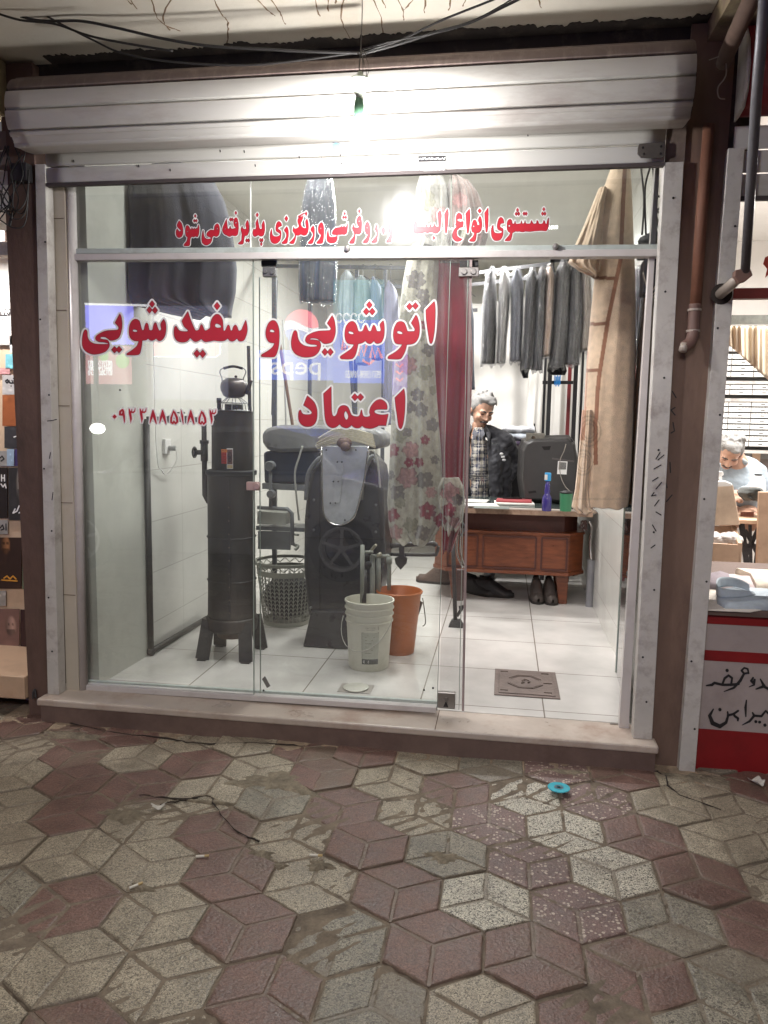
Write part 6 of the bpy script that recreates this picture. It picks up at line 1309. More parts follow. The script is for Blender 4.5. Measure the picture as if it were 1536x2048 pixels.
# aluminium board
alum = M('aluminium_board', S(202, 204, 206), .28, metal=.45, nz=.1, ns=9, stain=S(120, 122, 124), sst=.4, sscale=5)
abO = [(642, 892), (735, 892), (738, 905), (728, 960), (712, 1025), (700, 1042), (680, 1050), (662, 1046), (648, 1030), (644, 1000)]
ab = build(MB().prism([P(a, b, .93) for a, b in abO], .018), 'aluminium_board', alum, parent=sp, bevel=.004)
rimp = [P(a, b, .925) for a, b in [(643, 893), (645, 1000), (649, 1030), (662, 1046), (680, 1050), (700, 1042), (712, 1025), (728, 960), (737, 893)]]
build(MB().tube(arc(rimp, 4), .0045, 8), 'board_rim', chrome, parent=ab, smooth=True)
build(MB().prism([P(a, b, .927) for a, b in [(674, 925), (688, 925), (680, 1005), (666, 1005)]], -.004), 'stiffener', alum, parent=ab, bevel=.002)
for x, y in ((653, 900), (712, 900), (675, 924), (684, 924), (667, 963), (677, 963), (661, 1006), (671, 1006), (690, 1040)):
    c = P(x, y, .93); build(MB().lathe([(0, .92), (.004, .921), (.005, .928)], (c[0], 0, c[2]), 10, axis='y'), 'bolt', darkm, parent=ab)
# rope wrapping and rusty knob
g = MB(); rr_ = random.Random(8)
for k in range(16):
    t = k/15; y0 = 868+24*t
    g.tube(arc([P(640-8*t+rr_.uniform(-3, 3), y0+6+rr_.uniform(-2, 2), .95), P(670, y0-10+6*abs(t-.5)+rr_.uniform(-2, 2), .90), P(705, y0-10+rr_.uniform(-2, 2), .90), P(745+6*t, y0+4+rr_.uniform(-3, 3), .97)], 6), .0055, 6)
build(g, 'rope_wrap', M('rope_cream', S(196, 188, 168), .85, nz=.15, ns=60, bump=.5, bs=200), parent=sp, smooth=True)
c = P(688, 886, .88); build(MB().blob((c[0], .89, c[2]), (.045, .03, .032), 18, 12).blob((c[0]+.01, .87, c[2]-.02), (.03, .02, .028), 14, 10), 'rusty_boss', M('boss_rust', S(96, 76, 68), .6, nz=.3, ns=18, metal=.3), parent=sp, smooth=True)
build(MB().tube(arc([P(605, 892, 1.0), P(598, 915, 1.0), P(590, 945, 1.0), P(592, 985, 1.02), P(598, 1040, 1.1)], 6), .006, 8), 'hose', M('hose_white', S(176, 176, 170), .5), parent=sp, smooth=True)
build(MB().tube(arc([P(748, 900, 1.0), P(756, 930, 1.0), P(760, 975, 1.0)], 6), .006, 8), 'hose', M('hose_white', S(176, 176, 170), .5), parent=sp, smooth=True)
# gauges and pipe work at left
for (px, py, r) in ((541, 932, .032), (543, 988, .026)):
    c = P(px, py, 1.2); build(MB().lathe([(0, 1.17), (r*.85, 1.17), (r, 1.18), (r, 1.215)], (c[0], 0, c[2]), 24, axis='y'), 'gauge', pmg, parent=sp, smooth=True, auto=30)
g = MB().tube([P(541, 935, 1.22), P(541, 1018, 1.22)], .011, 10).tube([P(515, 1015, 1.22), P(575, 1018, 1.22), P(584, 1026, 1.22), P(585, 1090, 1.22)], .012, 10)
build(g, 'pipework', pmg, parent=sp, smooth=True)
build(MB().prism([P(a, b, 1.24) for a, b in [(514, 1022), (572, 1026), (572, 1050), (514, 1048)]], .12), 'white_box', M('box_pale', S(168, 168, 160), .5), parent=sp, bevel=.004)
build(MB().prism([P(a, b, 1.3) for a, b in [(516, 1062), (580, 1064), (580, 1100), (516, 1098)]], .02).prism([P(a, b, 1.28) for a, b in [(512, 1052), (608, 1056), (608, 1064), (512, 1060)]], .2), 'bracket', pmg, parent=sp)
# lower frame with foot
def fbar(pl, Y, r, nm='frame_tube', m=pmd): return build(MB().tube(arc([P(a, b, Y) for a, b in pl], 4), r, 10), nm, m, parent=sp, smooth=True)
fr2 = M('frame_dark', S(70, 68, 68), .5, nz=.15)
fbar([(745, 1098), (800, 1090), (862, 1087), (872, 1092)], 1.35, .016, m=fr2); fbar([(760, 1108), (860, 1110), (873, 1106), (877, 1092)], 1.35, .011, m=fr2)
build(MB().prism([P(a, b, 1.32) for a, b in [(798, 1084), (808, 1084), (808, 1112), (814, 1118), (812, 1128), (801, 1140), (791, 1128), (789, 1117), (798, 1112)]], .03), 'foot_plate', fr2, parent=sp, bevel=.003)
# grey pipes with taps at the buckets
tp = thing('tap_pipes', 'grey water pipes with taps rising behind the two buckets', 'pipes', (P(760, 1230, 1.1)[0], 1.1, .13))
gp = M('pipe_pvc', S(132, 134, 126), .5, nz=.15, ns=14, stain=S(88, 86, 80), sst=.5)
build(MB().tube([P(725, 1090, .75), P(724, 1205, .75)], .012, 10).tube([P(730, 1104, .75), P(746, 1104, .78)], .008, 8), 'stand_pipe', gp, parent=tp, smooth=True)
build(MB().tube([P(745, 1112, 1.0), P(745, 1260, 1.0)], .016, 12).tube([P(757, 1112, 1.05), P(757, 1260, 1.05)], .014, 12), 'riser', gp, parent=tp, smooth=True)
build(MB().tube(arc([P(742, 1112, 1.0), P(770, 1113, 1.0), P(778, 1118, 1.0), P(778, 1180, 1.0)], 4), .012, 12).tube([P(778, 1114, 1.0), P(778, 1128, 1.0)], .018, 12), 'elbow_pipe', gp, parent=tp, smooth=True)
build(MB().tube(arc([P(740, 1104, .98), P(748, 1094, .97), P(752, 1090, .96)], 3), .009, 10).tube([P(757, 1106, .98), P(760, 1112, .98)], .016, 10), 'tap', M('tap_brass', S(160, 156, 140), .4, metal=.4), parent=tp, smooth=True)
build(MB().tube([P(729, 1140, .80), P(728, 1206, .74)], .013, 10), 'drain_hose', darkm, parent=tp, smooth=True)
build(MB().tube([P(733, 1108, 1.0), P(734, 1120, 1.0)], .012, 10).lathe([(0, .96), (.02, .96), (.02, .99)], (P(738, 1128, 1.0)[0], 0, P(738, 1128, 1.0)[2]), 16, axis='y'), 'valve', darkm, parent=tp, smooth=True)
tpp = thing('basket_tap', 'grey tap on a pipe above the laundry basket', 'tap', P(590, 1100, 1.25))
build(MB().tube(arc([P(585, 1040, 1.28), P(586, 1085, 1.27), P(596, 1092, 1.22), P(590, 1100, 1.20)], 4), .010, 10).bar(P(581, 1068, 1.25), P(598, 1070, 1.25), .012), 'spout', M('tap_pale', S(150, 150, 140), .4, metal=.3), parent=tpp, smooth=True)
# stand with chrome handle behind the narrow leaf
cs = thing('iron_stand', 'dark floor stand with bent chrome handle behind the narrow glass leaf', 'stand', PZ(912, 1252, .13))
q = PZ(912, 1252, .13); sy = q[1]
build(MB().tube([(P(906, 1078, sy)[0], sy, P(906, 1078, sy)[2]), (P(911, 1240, sy)[0], sy, .15)], .014, 12), 'post', darkm, parent=cs, smooth=True)
build(MB().hexa([(q[0]-.05, sy-.05, .13), (q[0]+.05, sy-.05, .13), (q[0]+.05, sy+.05, .13), (q[0]-.05, sy+.05, .13), (q[0]-.03, sy-.03, .175), (q[0]+.03, sy-.03, .175), (q[0]+.03, sy+.03, .175), (q[0]-.03, sy+.03, .175)]), 'foot', darkm, parent=cs, bevel=.004)
build(MB().bar(P(914, 1232, sy), P(924, 1216, sy), .02).bar(P(918, 1215, sy), P(929, 1213, sy), .02), 'pedal', darkm, parent=cs)
build(MB().prism([P(a, b, sy+.02) for a, b in [(913, 1140), (928, 1140), (926, 1202), (913, 1202)]], .05), 'counterweight', M('brownish', S(88, 66, 62), .6, nz=.2), parent=cs, bevel=.004)
for d in (0, 7): build(MB().tube(arc([P(898+d, 1014-d*.2, sy-.06), P(910+d, 1034, sy-.06), P(916+d*.6, 1060, sy-.06), P(914+d, 1105, sy-.06), P(926+d*.5, 1135, sy-.06)], 6), .007, 10), 'handle', chrome, parent=cs, smooth=True)
build(MB().tube(arc([P(914, 1036, sy-.07), P(926, 1046, sy-.07), P(930, 1056, sy-.07), P(922, 1072, sy-.07)], 5), .005, 8), 'lever', hook_m, parent=cs, smooth=True)
# right side: glass door leaf folded back, meter box and wires
rd_ = thing('glass_door', 'open glass door leaf folded back against the right tiled wall', 'door', (.60, .5, .13))
build(MB().add([(.612, .16, .135), (.655, .90, .135), (.655, .90, 2.18), (.612, .16, 2.18)], [(0, 1, 2, 3)]), 'leaf', glass('leaf_glass'), parent=rd_)
build(MB().bar((.655, .90, .135), (.655, .90, 2.18), .010, .010), 'leaf_edge', GPE, parent=rd_)
for z in (.75, .20):
    build(MB().box(.628, .642, .52, .56, z, z+.02), 'fitting', darkm, parent=rd_)
mb_ = thing('meter_box', 'black electric meter box with loose wires high on the right', 'meter box', P(1299, 600, .45))
x0 = P(1284, 560, .45)[0]; x1 = P(1316, 560, .45)[0]
build(MB().box(x0, x1, .40, .52, P(0, 603, .45)[2]+.0, P(0, 540, .45)[2]), 'box', M('meter_black', S(34, 34, 40), .4, nz=.1), parent=mb_, bevel=.01)
build(MB().box(x0-.02, x1, .42, .52, P(0, 536, .45)[2], P(0, 512, .45)[2]), 'grey_lid', M('lid_grey', S(104, 100, 98), .5, nz=.15), parent=mb_, bevel=.005)
g = MB(); rr_ = random.Random(2)
for a in ([(1286, 545), (1298, 585), (1314, 598)], [(1312, 570), (1300, 590), (1290, 607)], [(1314, 580), (1296, 600), (1290, 612)], [(1290, 607), (1302, 602), (1315, 600)], [(1289, 610), (1304, 606), (1316, 594)]): g.tube(arc([P(x, y, .36) for x, y in a], 5), .003, 6)
build(g, 'wire', M('wire_cream', S(170, 160, 146), .6), parent=mb_, smooth=True)
mw = thing('cable_tangle', 'dark cables coming down behind the right end of the top pane', 'cables', P(1300, 490, .4))
g = MB()
for a in ([(1282, 335), (1288, 400), (1284, 470)], [(1300, 335), (1290, 380), (1292, 470)], [(1306, 335), (1310, 390), (1308, 440), (1318, 480)], [(1309, 335), (1313, 400), (1312, 480)], [(1312, 392), (1322, 396), (1320, 415), (1312, 420)], [(1312, 420), (1322, 430), (1318, 440), (1306, 436)], [(1305, 450), (1312, 432), (1318, 458)]): g.tube(arc([P(x, y, .4) for x, y in a], 5), .0045, 6)
build(g, 'cable', cab, parent=mw, smooth=True)
build(MB().blob(P(1302, 480, .45), (.055, .04, .03), 14, 8), 'cable_clump', darkm, parent=mw, smooth=True, disp=.03)
garment('hung_cloth', 'pale cream cloth standing in for a reflection at the right guide', 'garment', [(602, 1290, 1311), (640, 1288, 1309), (760, 1284, 1303), (900, 1279, 1295), (1040, 1274, 1288)], .50, fabric('cream_reflection', S(184, 170, 156), .2), .02, 2, .008, 4, hang=None, nu=16, nv=50)  # a reflection beside the guide, modelled as a strip of cloth
garment('hung_cloth', 'pale blue grey shirt in plastic hanging right of the tan blanket', 'garment', [(540, 1270, 1285), (600, 1270, 1288), (680, 1270, 1287), (760, 1272, 1284)], .78, fabric('bluegrey_cloth', S(150, 154, 168), .2), .03, 2, .010, 5, hang=None, plastic=True, nu=20, nv=40)
# rail under the step of the doorway
q = PZ(1240, 1449, .131); build(MB().box(q[0]-.045, q[0]+.04, q[1]-.006, q[1]+.006, .1305, .134), 'floor_bolt', steel, label='small metal floor bolt plate at the right end of the step', cat='bolt')
# ================================================================ people
skin = M('skin', S(184, 144, 122), .5, nz=.08, ns=14, bump=.1, bs=120); hair_m = M('grey_hair', S(134, 132, 130), .75, nz=.22, ns=60, bump=.6, bs=160)
hair_d = M('grey_hair_dark', S(80, 74, 72), .9, nz=.3, ns=70, bump=.6, bs=160)
def headrig(c, yaw, pitch, s, roll=0):
    R = Matrix.Rotation(yaw, 4, 'Z') @ Matrix.Rotation(roll, 4, 'Y') @ Matrix.Rotation(pitch, 4, 'X'); c = Vector(c)
    def T(x, y, z): return tuple(c+R @ Vector((x*s, y*s, z*s)))
    return T
def hblob(mb, T, c, r, s, n=16, m=10):
    k = len(mb.v)
    for i in range(m+1):
        a = math.pi*i/m
        for j in range(n):
            t = 2*math.pi*j/n; mb.v.append(T(c[0]+r[0]*math.sin(a)*math.cos(t), c[1]+r[1]*math.sin(a)*math.sin(t), c[2]-r[2]*math.cos(a)))
    for i in range(m):
        for j in range(n):
            p = k+i*n+j; q = k+i*n+(j+1) % n; mb.f.append((p, q, q+n, p+n))
    return mb
def head_shapes(mb, T, s):
    # face looks along -y; units: head height about .23
    B = lambda c, r: hblob(mb, T, c, r, s)
    B((0, .012, .035), (.074, .092, .082)); B((0, -.022, -.02), (.060, .068, .080)); B((0, -.046, -.074), (.036, .038, .030))
    B((0, -.088, -.005), (.013, .020, .030)); B((0, -.104, -.020), (.015, .016, .012)); B((.013, -.094, -.024), (.010, .011, .008)); B((-.013, -.094, -.024), (.010, .011, .008))
    B((.028, -.074, .022), (.026, .018, .012)); B((-.028, -.074, .022), (.026, .018, .012))
    B((.038, -.058, -.022), (.024, .026, .024)); B((-.038, -.058, -.022), (.024, .026, .024))
    B((0, -.080, -.056), (.020, .014, .008)); B((0, -.076, -.067), (.017, .014, .007))
    B((.078, .008, -.002), (.010, .018, .030)); B((-.078, .008, -.002), (.010, .018, .030))
def face_parts(root, T, s, brow=hair_d, tache=True):
    for sg in (-1, 1):
        m = MB(); hblob(m, T, (sg*.029, -.077, .006), (.013, .008, .006), s, 12, 8); build(m, 'eye', M('eye_dark', S(58, 46, 42), .3), parent=root, smooth=True)
        m = MB(); hblob(m, T, (sg*.029, -.082, .014), (.016, .008, .005), s, 12, 8); build(m, 'eyelid', M('skin_lid', S(150, 102, 84), .5), parent=root, smooth=True)
        m = MB(); m.tube([T(sg*.012, -.090, .026), T(sg*.028, -.092, .032), T(sg*.048, -.078, .027)], [.004*s, .0055*s, .003*s], 8); build(m, 'eyebrow', brow, parent=root, smooth=True)
    if tache:
        m = MB(); m.tube([T(-.030, -.078, -.052), T(-.014, -.092, -.044), T(0, -.097, -.043), T(.014, -.092, -.044), T(.030, -.078, -.052)], [.004*s, .007*s, .007*s, .007*s, .004*s], 8); build(m, 'moustache', brow, parent=root, smooth=True)
    m = MB(); m.tube([T(-.020, -.084, -.060), T(0, -.092, -.059), T(.020, -.084, -.060)], .0028*s, 8); build(m, 'mouth', M('lips', S(132, 78, 70), .5), parent=root, smooth=True)
def hair(root, T, s, mat, seed, full=True):
    m = MB(); r_ = random.Random(seed)
    hblob(m, T, (0, .030, .048), (.086, .094, .082), s, 20, 14); hblob(m, T, (0, .06, .0), (.074, .06, .075), s)
    hblob(m, T, (0, -.030, .102), (.062, .045, .028), s); hblob(m, T, (.02, -.062, .092), (.036, .026, .020), s); hblob(m, T, (.072, .012, .030), (.014, .034, .040), s); hblob(m, T, (-.072, .012, .030), (.014, .034, .040), s); hblob(m, T, (0, .085, .0), (.055, .03, .05), s)
    for k in range(46):
        a = r_.uniform(0, 6.28); e = r_.uniform(.2, 1.35); x = .082*math.sin(e)*math.cos(a); y = .028+.092*math.sin(e)*math.sin(a); z = .052+.082*math.cos(e)
        if y < -.045 and z < .09: continue
        d = Vector((math.cos(a)*.5+.5, math.sin(a)*.3-.2, -.5)).normalized()*.03
        m.tube([T(x, y, z), T(x+d.x*.5, y+d.y*.5, z+.008), T(x+d.x, y+d.y, z+d.z)], [.010*s, .009*s, .003*s], 6)
    return build(m, 'hair', mat, parent=root, smooth=True, remesh=.0065, sm=2)
def hand(mb, w, d, up, s=1.0, curl=.5, thumb=1):
    """palm and five fingers from wrist w along d"""
    w = Vector(w); d = Vector(d).normalized(); u = Vector(up).normalized(); x = d.cross(u).normalized(); u = x.cross(d)
    mb.tube([w-d*.03, w, w+d*.035*s, w+d*.085*s], [.026*s, .024*s, .036*s, .034*s], 12)
    for k, (o, L) in enumerate(((-.030, .062), (-.010, .075), (.010, .070), (.029, .055))):
        b = w+d*.08*s+x*o*s; a1 = (d-u*curl*.5).normalized(); a2 = (d-u*curl*1.4).normalized(); a3 = (d*.6-u*curl*2).normalized()
        mb.tube([b, b+a1*L*.45*s, b+a1*L*.45*s+a2*L*.32*s, b+a1*L*.45*s+a2*L*.32*s+a3*L*.25*s], [.0095*s, .0092*s, .0082*s, .006*s], 8)
    b = w+d*.03*s+x*thumb*-.03*s; t = (d+x*thumb*-.9-u*.3).normalized(); mb.tube([b, b+t*.035*s, b+(t+d*.5).normalized()*.062*s], [.012*s, .011*s, .007*s], 8)
# --- the owner standing behind the desk
MY = 3.42
hc = P(963, 822, MY); S_ = 1.24
sh_c = P(952, 880, MY+.03)        # between the shoulders
pel = P(958, 972, MY+.03)
root = thing('person', 'grey haired man in dark jacket and checked shirt standing behind the desk looking down', 'man', (pel[0], MY, .13))
T = headrig((hc[0], hc[1], hc[2]), math.radians(30), math.radians(24), S_, math.radians(5))
body = MB(); head_shapes(body, T, S_)
def V(px, py, dy=0): q = P(px, py, MY+dy); return (q[0], q[1], q[2])
ch_ = V(954, 905); nk = V(956, 862, .02)
body.tube([V(958, 846, .01), nk, V(953, 880, .02)], [.058, .060, .085], 16)
body.blob(V(953, 915, .03), (.165, .10, .17), 20, 14); body.blob(V(956, 965, .03), (.155, .105, .14), 20, 14)
shR = V(1010, 880, .02); elR = V(1034, 925, .08); wrR = V(1012, 962, .0)
shL = V(902, 880, .02); elL = V(884, 930, .02); wrL = V(898, 975, -.08)
body.tube([shR, elR], [.055, .042], 12).tube([elR, wrR], [.042, .028], 12).tube([shL, elL], [.055, .042], 12).tube([elL, wrL], [.042, .028], 12)
hand(body, wrR, (-.8, -.3, -.4), (.2, -1, .2), .95, .45, 1); hand(body, wrL, (.2, -.6, -.7), (0, -1, .4), .95, .4, -1)
hip = Vector(V(957, 985, .03))
for sg in (-1, 1): body.tube([hip+Vector((sg*.085, 0, 0)), (hip.x+sg*.11, hip.y, .62), (hip.x+sg*.12, hip.y+.02, .21)], [.085, .06, .04], 14)
bd = build(body, 'body', skin, parent=root, smooth=True, remesh=.0075, sm=2)
face_parts(root, T, S_); hair(root, T, S_, hair_m, 4)
jk = M('jacket_black', S(40, 40, 46), .7, nz=.2, ns=14, bump=.5, bs=45, sheen=.2)
# jacket : sleeves, shoulders and two open fronts
jm = MB()
jm.tube([tuple(Vector(shR)+Vector((-.05, 0, .015))), shR, elR], [.07, .078, .062], 16); jm.tube([elR, tuple(Vector(wrR)+Vector((.01, 0, .01)))], [.063, .048], 16)
jm.tube([tuple(Vector(shL)+Vector((.05, 0, .015))), shL, elL], [.07, .078, .062], 16); jm.tube([elL, wrL], [.063, .048], 16)
jm.tube([V(966, 857, .03), V(988, 868, .03), shR], [.05, .062, .075], 14); jm.tube([V(944, 857, .03), V(922, 868, .03), shL], [.05, .062, .075], 14)
jm.blob(V(990, 895, .03), (.10, .105, .08)); jm.blob(V(920, 895, .03), (.10, .105, .08)); jm.blob(V(955, 925, .09), (.20, .085, .22), 20, 14)
jm.tube([V(984, 880, -.03), V(990, 925, -.065), V(992, 985, -.06), V(996, 1020, -.03)], [.045, .062, .060, .045], 14); jm.tube([V(1004, 890, 0), V(1008, 940, .01), V(1006, 1010, .02)], [.06, .075, .07], 14)
jm.tube([V(930, 872, -.03), V(926, 925, -.065), V(926, 985, -.06), V(924, 1020, -.03)], [.045, .062, .060, .045], 14)
build(jm, 'jacket', jk, parent=root, smooth=True, remesh=.011, sm=3, disp=.02)
for p0, p1, p2 in ((V(970, 853, -.01), V(977, 868, -.075), V(979, 894, -.105)), (V(942, 853, -.01), V(935, 868, -.075), V(932, 894, -.105))):
    build(MB().tube([p0, p1, p2], [.014, .018, .008], 8), 'collar', jk, parent=root, smooth=True)
def plaid(i, q):
    x, z = q[0]*1.0, q[2]; a = (x*17) % 1 < .5; b = (z*17) % 1 < .5; c = np.array(S(178, 172, 160)[:3])
    if a and b: c = np.array(S(44, 50, 72)[:3])
    elif a or b: c = np.array(S(106, 104, 108)[:3])
    if (x*17+.25) % .5 < .05 or (z*17+.25) % .5 < .05: c = np.array(S(190, 186, 178)[:3])
    return (*c, 1)
def shirtfn(u, v):
    py = 855+(1000-855)*v; w = np.interp(py, [855, 880, 920, 1000], [9, 14, 18, 20]); px = 957+np.interp(py, [862, 1000], [0, 2])+(u-.5)*2*w
    dep = -.055-.075*math.sin(math.pi*u)*np.interp(py, [862, 885, 1000], [.45, 1, 1])+.006*math.sin(v*26+u*4)+.006*math.sin(u*21)
    return V(px, py, dep)
build(MB().grid(shirtfn, 70, 130), 'checked_shirt', MC('plaid_cotton', .85, .2, 180, .1), parent=root, smooth=True, colfn=plaid, solid=.003)
for sg in (-1, 1): build(MB().add([V(957+sg*2, 866, -.12), V(957+sg*9, 856, -.085), V(957+sg*13, 868, -.125), V(957+sg*6, 878, -.145)], [(0, 1, 2, 3)]), 'shirt_collar', fabric('collar_grey', S(84, 84, 90)), parent=root, solid=.004)
trm = MB(); trm.blob((hip.x, hip.y, hip.z), (.17, .115, .12), 20, 12)
for sg in (-1, 1): trm.tube([hip+Vector((sg*.08, 0, 0)), (hip.x+sg*.105, hip.y, .62), (hip.x+sg*.115, hip.y+.02, .24)], [.105, .085, .070], 16)
build(trm, 'trousers', fabric('trousers_black', S(34, 34, 40)), parent=root, smooth=True, remesh=.012, sm=2)
for sg in (-1, 1): build(MB().blob((hip.x+sg*.12, hip.y-.05, .17), (.05, .13, .045)), 'shoe', darkm, parent=root, smooth=True)
g = MB()
for k in range(3): g.tube(arc([V(961+k*2.5, 954, -.15), V(959+k*4, 965, -.16), V(958+k*4, 976, -.15)], 4), .0035, 6)
build(g, 'key_bunch', chrome, parent=root)
build(MB().tube([V(938, 951, -.145), V(957, 953, -.155), V(976, 951, -.145)], .006, 8), 'belt', darkm, parent=root)
g = MB().tube([V(984, 887, -.105), V(997, 889, -.10)], .003, 6).tube([V(988, 887, -.11), V(990, 888, -.11)], .006, 6); build(g, 'pocket_zip', chrome, parent=root)
g = MB()
for a in ((1003, 908), (1006, 914), (1008, 920)): g.blob(V(*a, -.09), (.018, .008, .012), 10, 6)
build(g, 'toy_charm', M('charm_white', S(190, 190, 190), .5), parent=root)

# --- the tailor next door
TY = 1.75
hc = P(1459, 905, TY)
root = thing('person', 'grey haired tailor in pale blue shirt bent over his sewing machine next door', 'man', (P(1475, 960, TY)[0], TY, .13))
T = headrig(hc, math.radians(-8), math.radians(46), .93, math.radians(8)); body = MB(); head_shapes(body, T, .93)
def V2(px, py, dy=0): q = P(px, py, TY+dy); return (q[0], q[1], q[2])
body.tube([V2(1466, 908, .06), V2(1476, 935, .14)], [.055, .08], 14); body.blob(V2(1478, 975, .16), (.17, .11, .20), 18, 12)
eR = V2(1508, 985, .02); body.tube([V2(1500, 945, .12), eR], [.05, .04], 12).tube([eR, V2(1478, 988, -.12)], [.04, .027], 12)
eL = V2(1430, 985, .02); body.tube([V2(1448, 950, .14), eL], [.05, .04], 12).tube([eL, V2(1450, 990, -.14)], [.04, .027], 12)
hand(body, V2(1478, 988, -.12), (-.7, -.7, -.1), (0, 0, 1), .9, .4, 1); hand(body, V2(1450, 990, -.14), (.5, -.8, -.1), (0, 0, 1), .9, .4, -1)
for sg in (-1, 1): body.tube([V2(1478+sg*16, 1030, .12), V2(1478+sg*20, 1045, -.25)], [.08, .06], 12)
build(body, 'body', skin, parent=root, smooth=True, remesh=.0075, sm=2); face_parts(root, T, .93); hair(root, T, .93, hair_m, 9)
sm_ = MB(); sm_.blob(V2(1480, 978, .16), (.19, .13, .22), 20, 14).blob(V2(1480, 940, .15), (.17, .10, .07), 18, 10); sm_.tube([V2(1500, 942, .12), eR], [.07, .056], 14).tube([eR, V2(1484, 986, -.09)], [.056, .042], 14); sm_.tube([V2(1450, 948, .14), eL], [.07, .056], 14).tube([eL, V2(1446, 989, -.09)], [.056, .042], 14)
build(sm_, 'shirt', fabric('shirt_blue', S(150, 160, 168), .1, bump=.5, bs=40), parent=root, smooth=True, remesh=.011, sm=2)
build(MB().tube([V2(1460, 920, -.02), V2(1478, 914, .05), V2(1494, 928, .04)], .014, 8), 'collar', fabric('shirt_collar2', S(168, 176, 180)), parent=root, smooth=True)

# ================================================================ the tailor's shop on the right
tail_w = M('warm_white', S(232, 228, 223), .8, nz=.03)
bx('tailor_back_wall', .86, 4.4, 3.42, 3.5, .0, 3.1, tail_w, kind='structure'); bx('tailor_ceiling', .86, 4.4, .2, 3.5, 3.0, 3.1, tail_w, kind='structure'); bx('tailor_floor', .86, 4.4, .2, 3.5, .0, .10, floor_m, kind='structure'); bx('tailor_right_wall', 3.4, 3.5, .2, 3.5, .0, 3.1, tail_w, kind='structure'); bx('tailor_left_wall', .865, .875, .92, 3.42, .1, 3.0, tail_w, kind='structure')
guide('shutter_guide', 'rightmost painted shutter guide with scorched pipe hole beside the tailor shop', .838, .900, .800, .868, 2.60, .0, G, [2.3, 1.9, 1.55, 1.2, .85, .5, .2], -.03, .02)
o = build(MB().lathe([(0, -.034), (.03, -.0335), (.042, -.0312)], (P(1443, 588, -.03)[0], 0, P(1443, 588, -.03)[2]), 20, axis='y'), 'scorch_hole', M('scorch', S(42, 34, 30), .9), label='scorched round hole in the right guide where the white pipe enters', cat='hole')
# counter wall with red stripes and lettering
cw = thing('counter_wall', 'white painted counter wall with red stripes and black lettering', 'counter', (1.6, .04, 0))
wp_ = M('counter_white', S(168, 156, 152), .5, nz=.08, ns=5, stain=S(120, 104, 100), sst=.35, sscale=3); rp_ = M('counter_red', S(134, 26, 30), .4, nz=.12, ns=6, stain=S(80, 20, 22), sst=.4)
def zr(py, px=1470): return P(px, py, .02)[2]
zs = [zr(1462), zr(1324), zr(1303), zr(1250), zr(1232)]
build(MB().box(.87, 3.4, .02, .12, .0, zs[-1]+.006), 'wall', wp_, parent=cw)
for z0, z1 in ((0, zs[0]), (zs[1], zs[2]), (zs[3], zs[4])): build(MB().box(.872, 3.4, .016, .0195, z0+.001, z1), 'red_stripe', rp_, parent=cw)
def sl(x0, y0, L, segs, r=1.9): return [[(x0+a, y0+b, r*c) for a, b, c in s_] for s_ in segs]
ww = []
for L_ in ["735,1105,6 728,1072,7 702,1064,7 682,1084,8 700,1106,8 732,1102,7", "700,1108,9 672,1160,11 625,1212,9 552,1240,3", "660,1184,9 600,1190,10 540,1190,9 480,1176,10 462,1190,10 420,1196,5", "604,1188,8 612,1140,8 585,1120,8 556,1142,9 540,1184,8", "574,1082,12 575,1084,12", "768,1138,7 754,1160,9 768,1176,9 780,1152,8 776,1190,7 738,1206,3", "822,1148,5 850,1200,12 790,1222,5", "850,1204,10 885,1222,9 920,1205,8",
           "472,1372,5 444,1420,12 466,1476,16 520,1500,15 566,1472,11 582,1420,8 578,1392,6", "520,1374,12 521,1376,12", "580,1418,9 622,1408,9 656,1384,8", "622,1408,9 632,1424,9 656,1440,9 654,1456,7", "718,1306,5 712,1360,10 714,1426,5", "764,1398,6 776,1420,10 742,1462,9 686,1490,3", "776,1420,9 830,1424,9 862,1384,7 900,1420,9", "788,1464,11 789,1465,11", "816,1468,11 817,1468,11", "856,1490,12 857,1491,12"]:
    ww.append([(1300+float(x)/3.724, 1050+float(y)/3.724, float(r)/3.724) for x, y, r in (t.split(',') for t in L_.split())])
decal('painted_lettering', [], [], ww, ink, cw, .0155, st=.6)
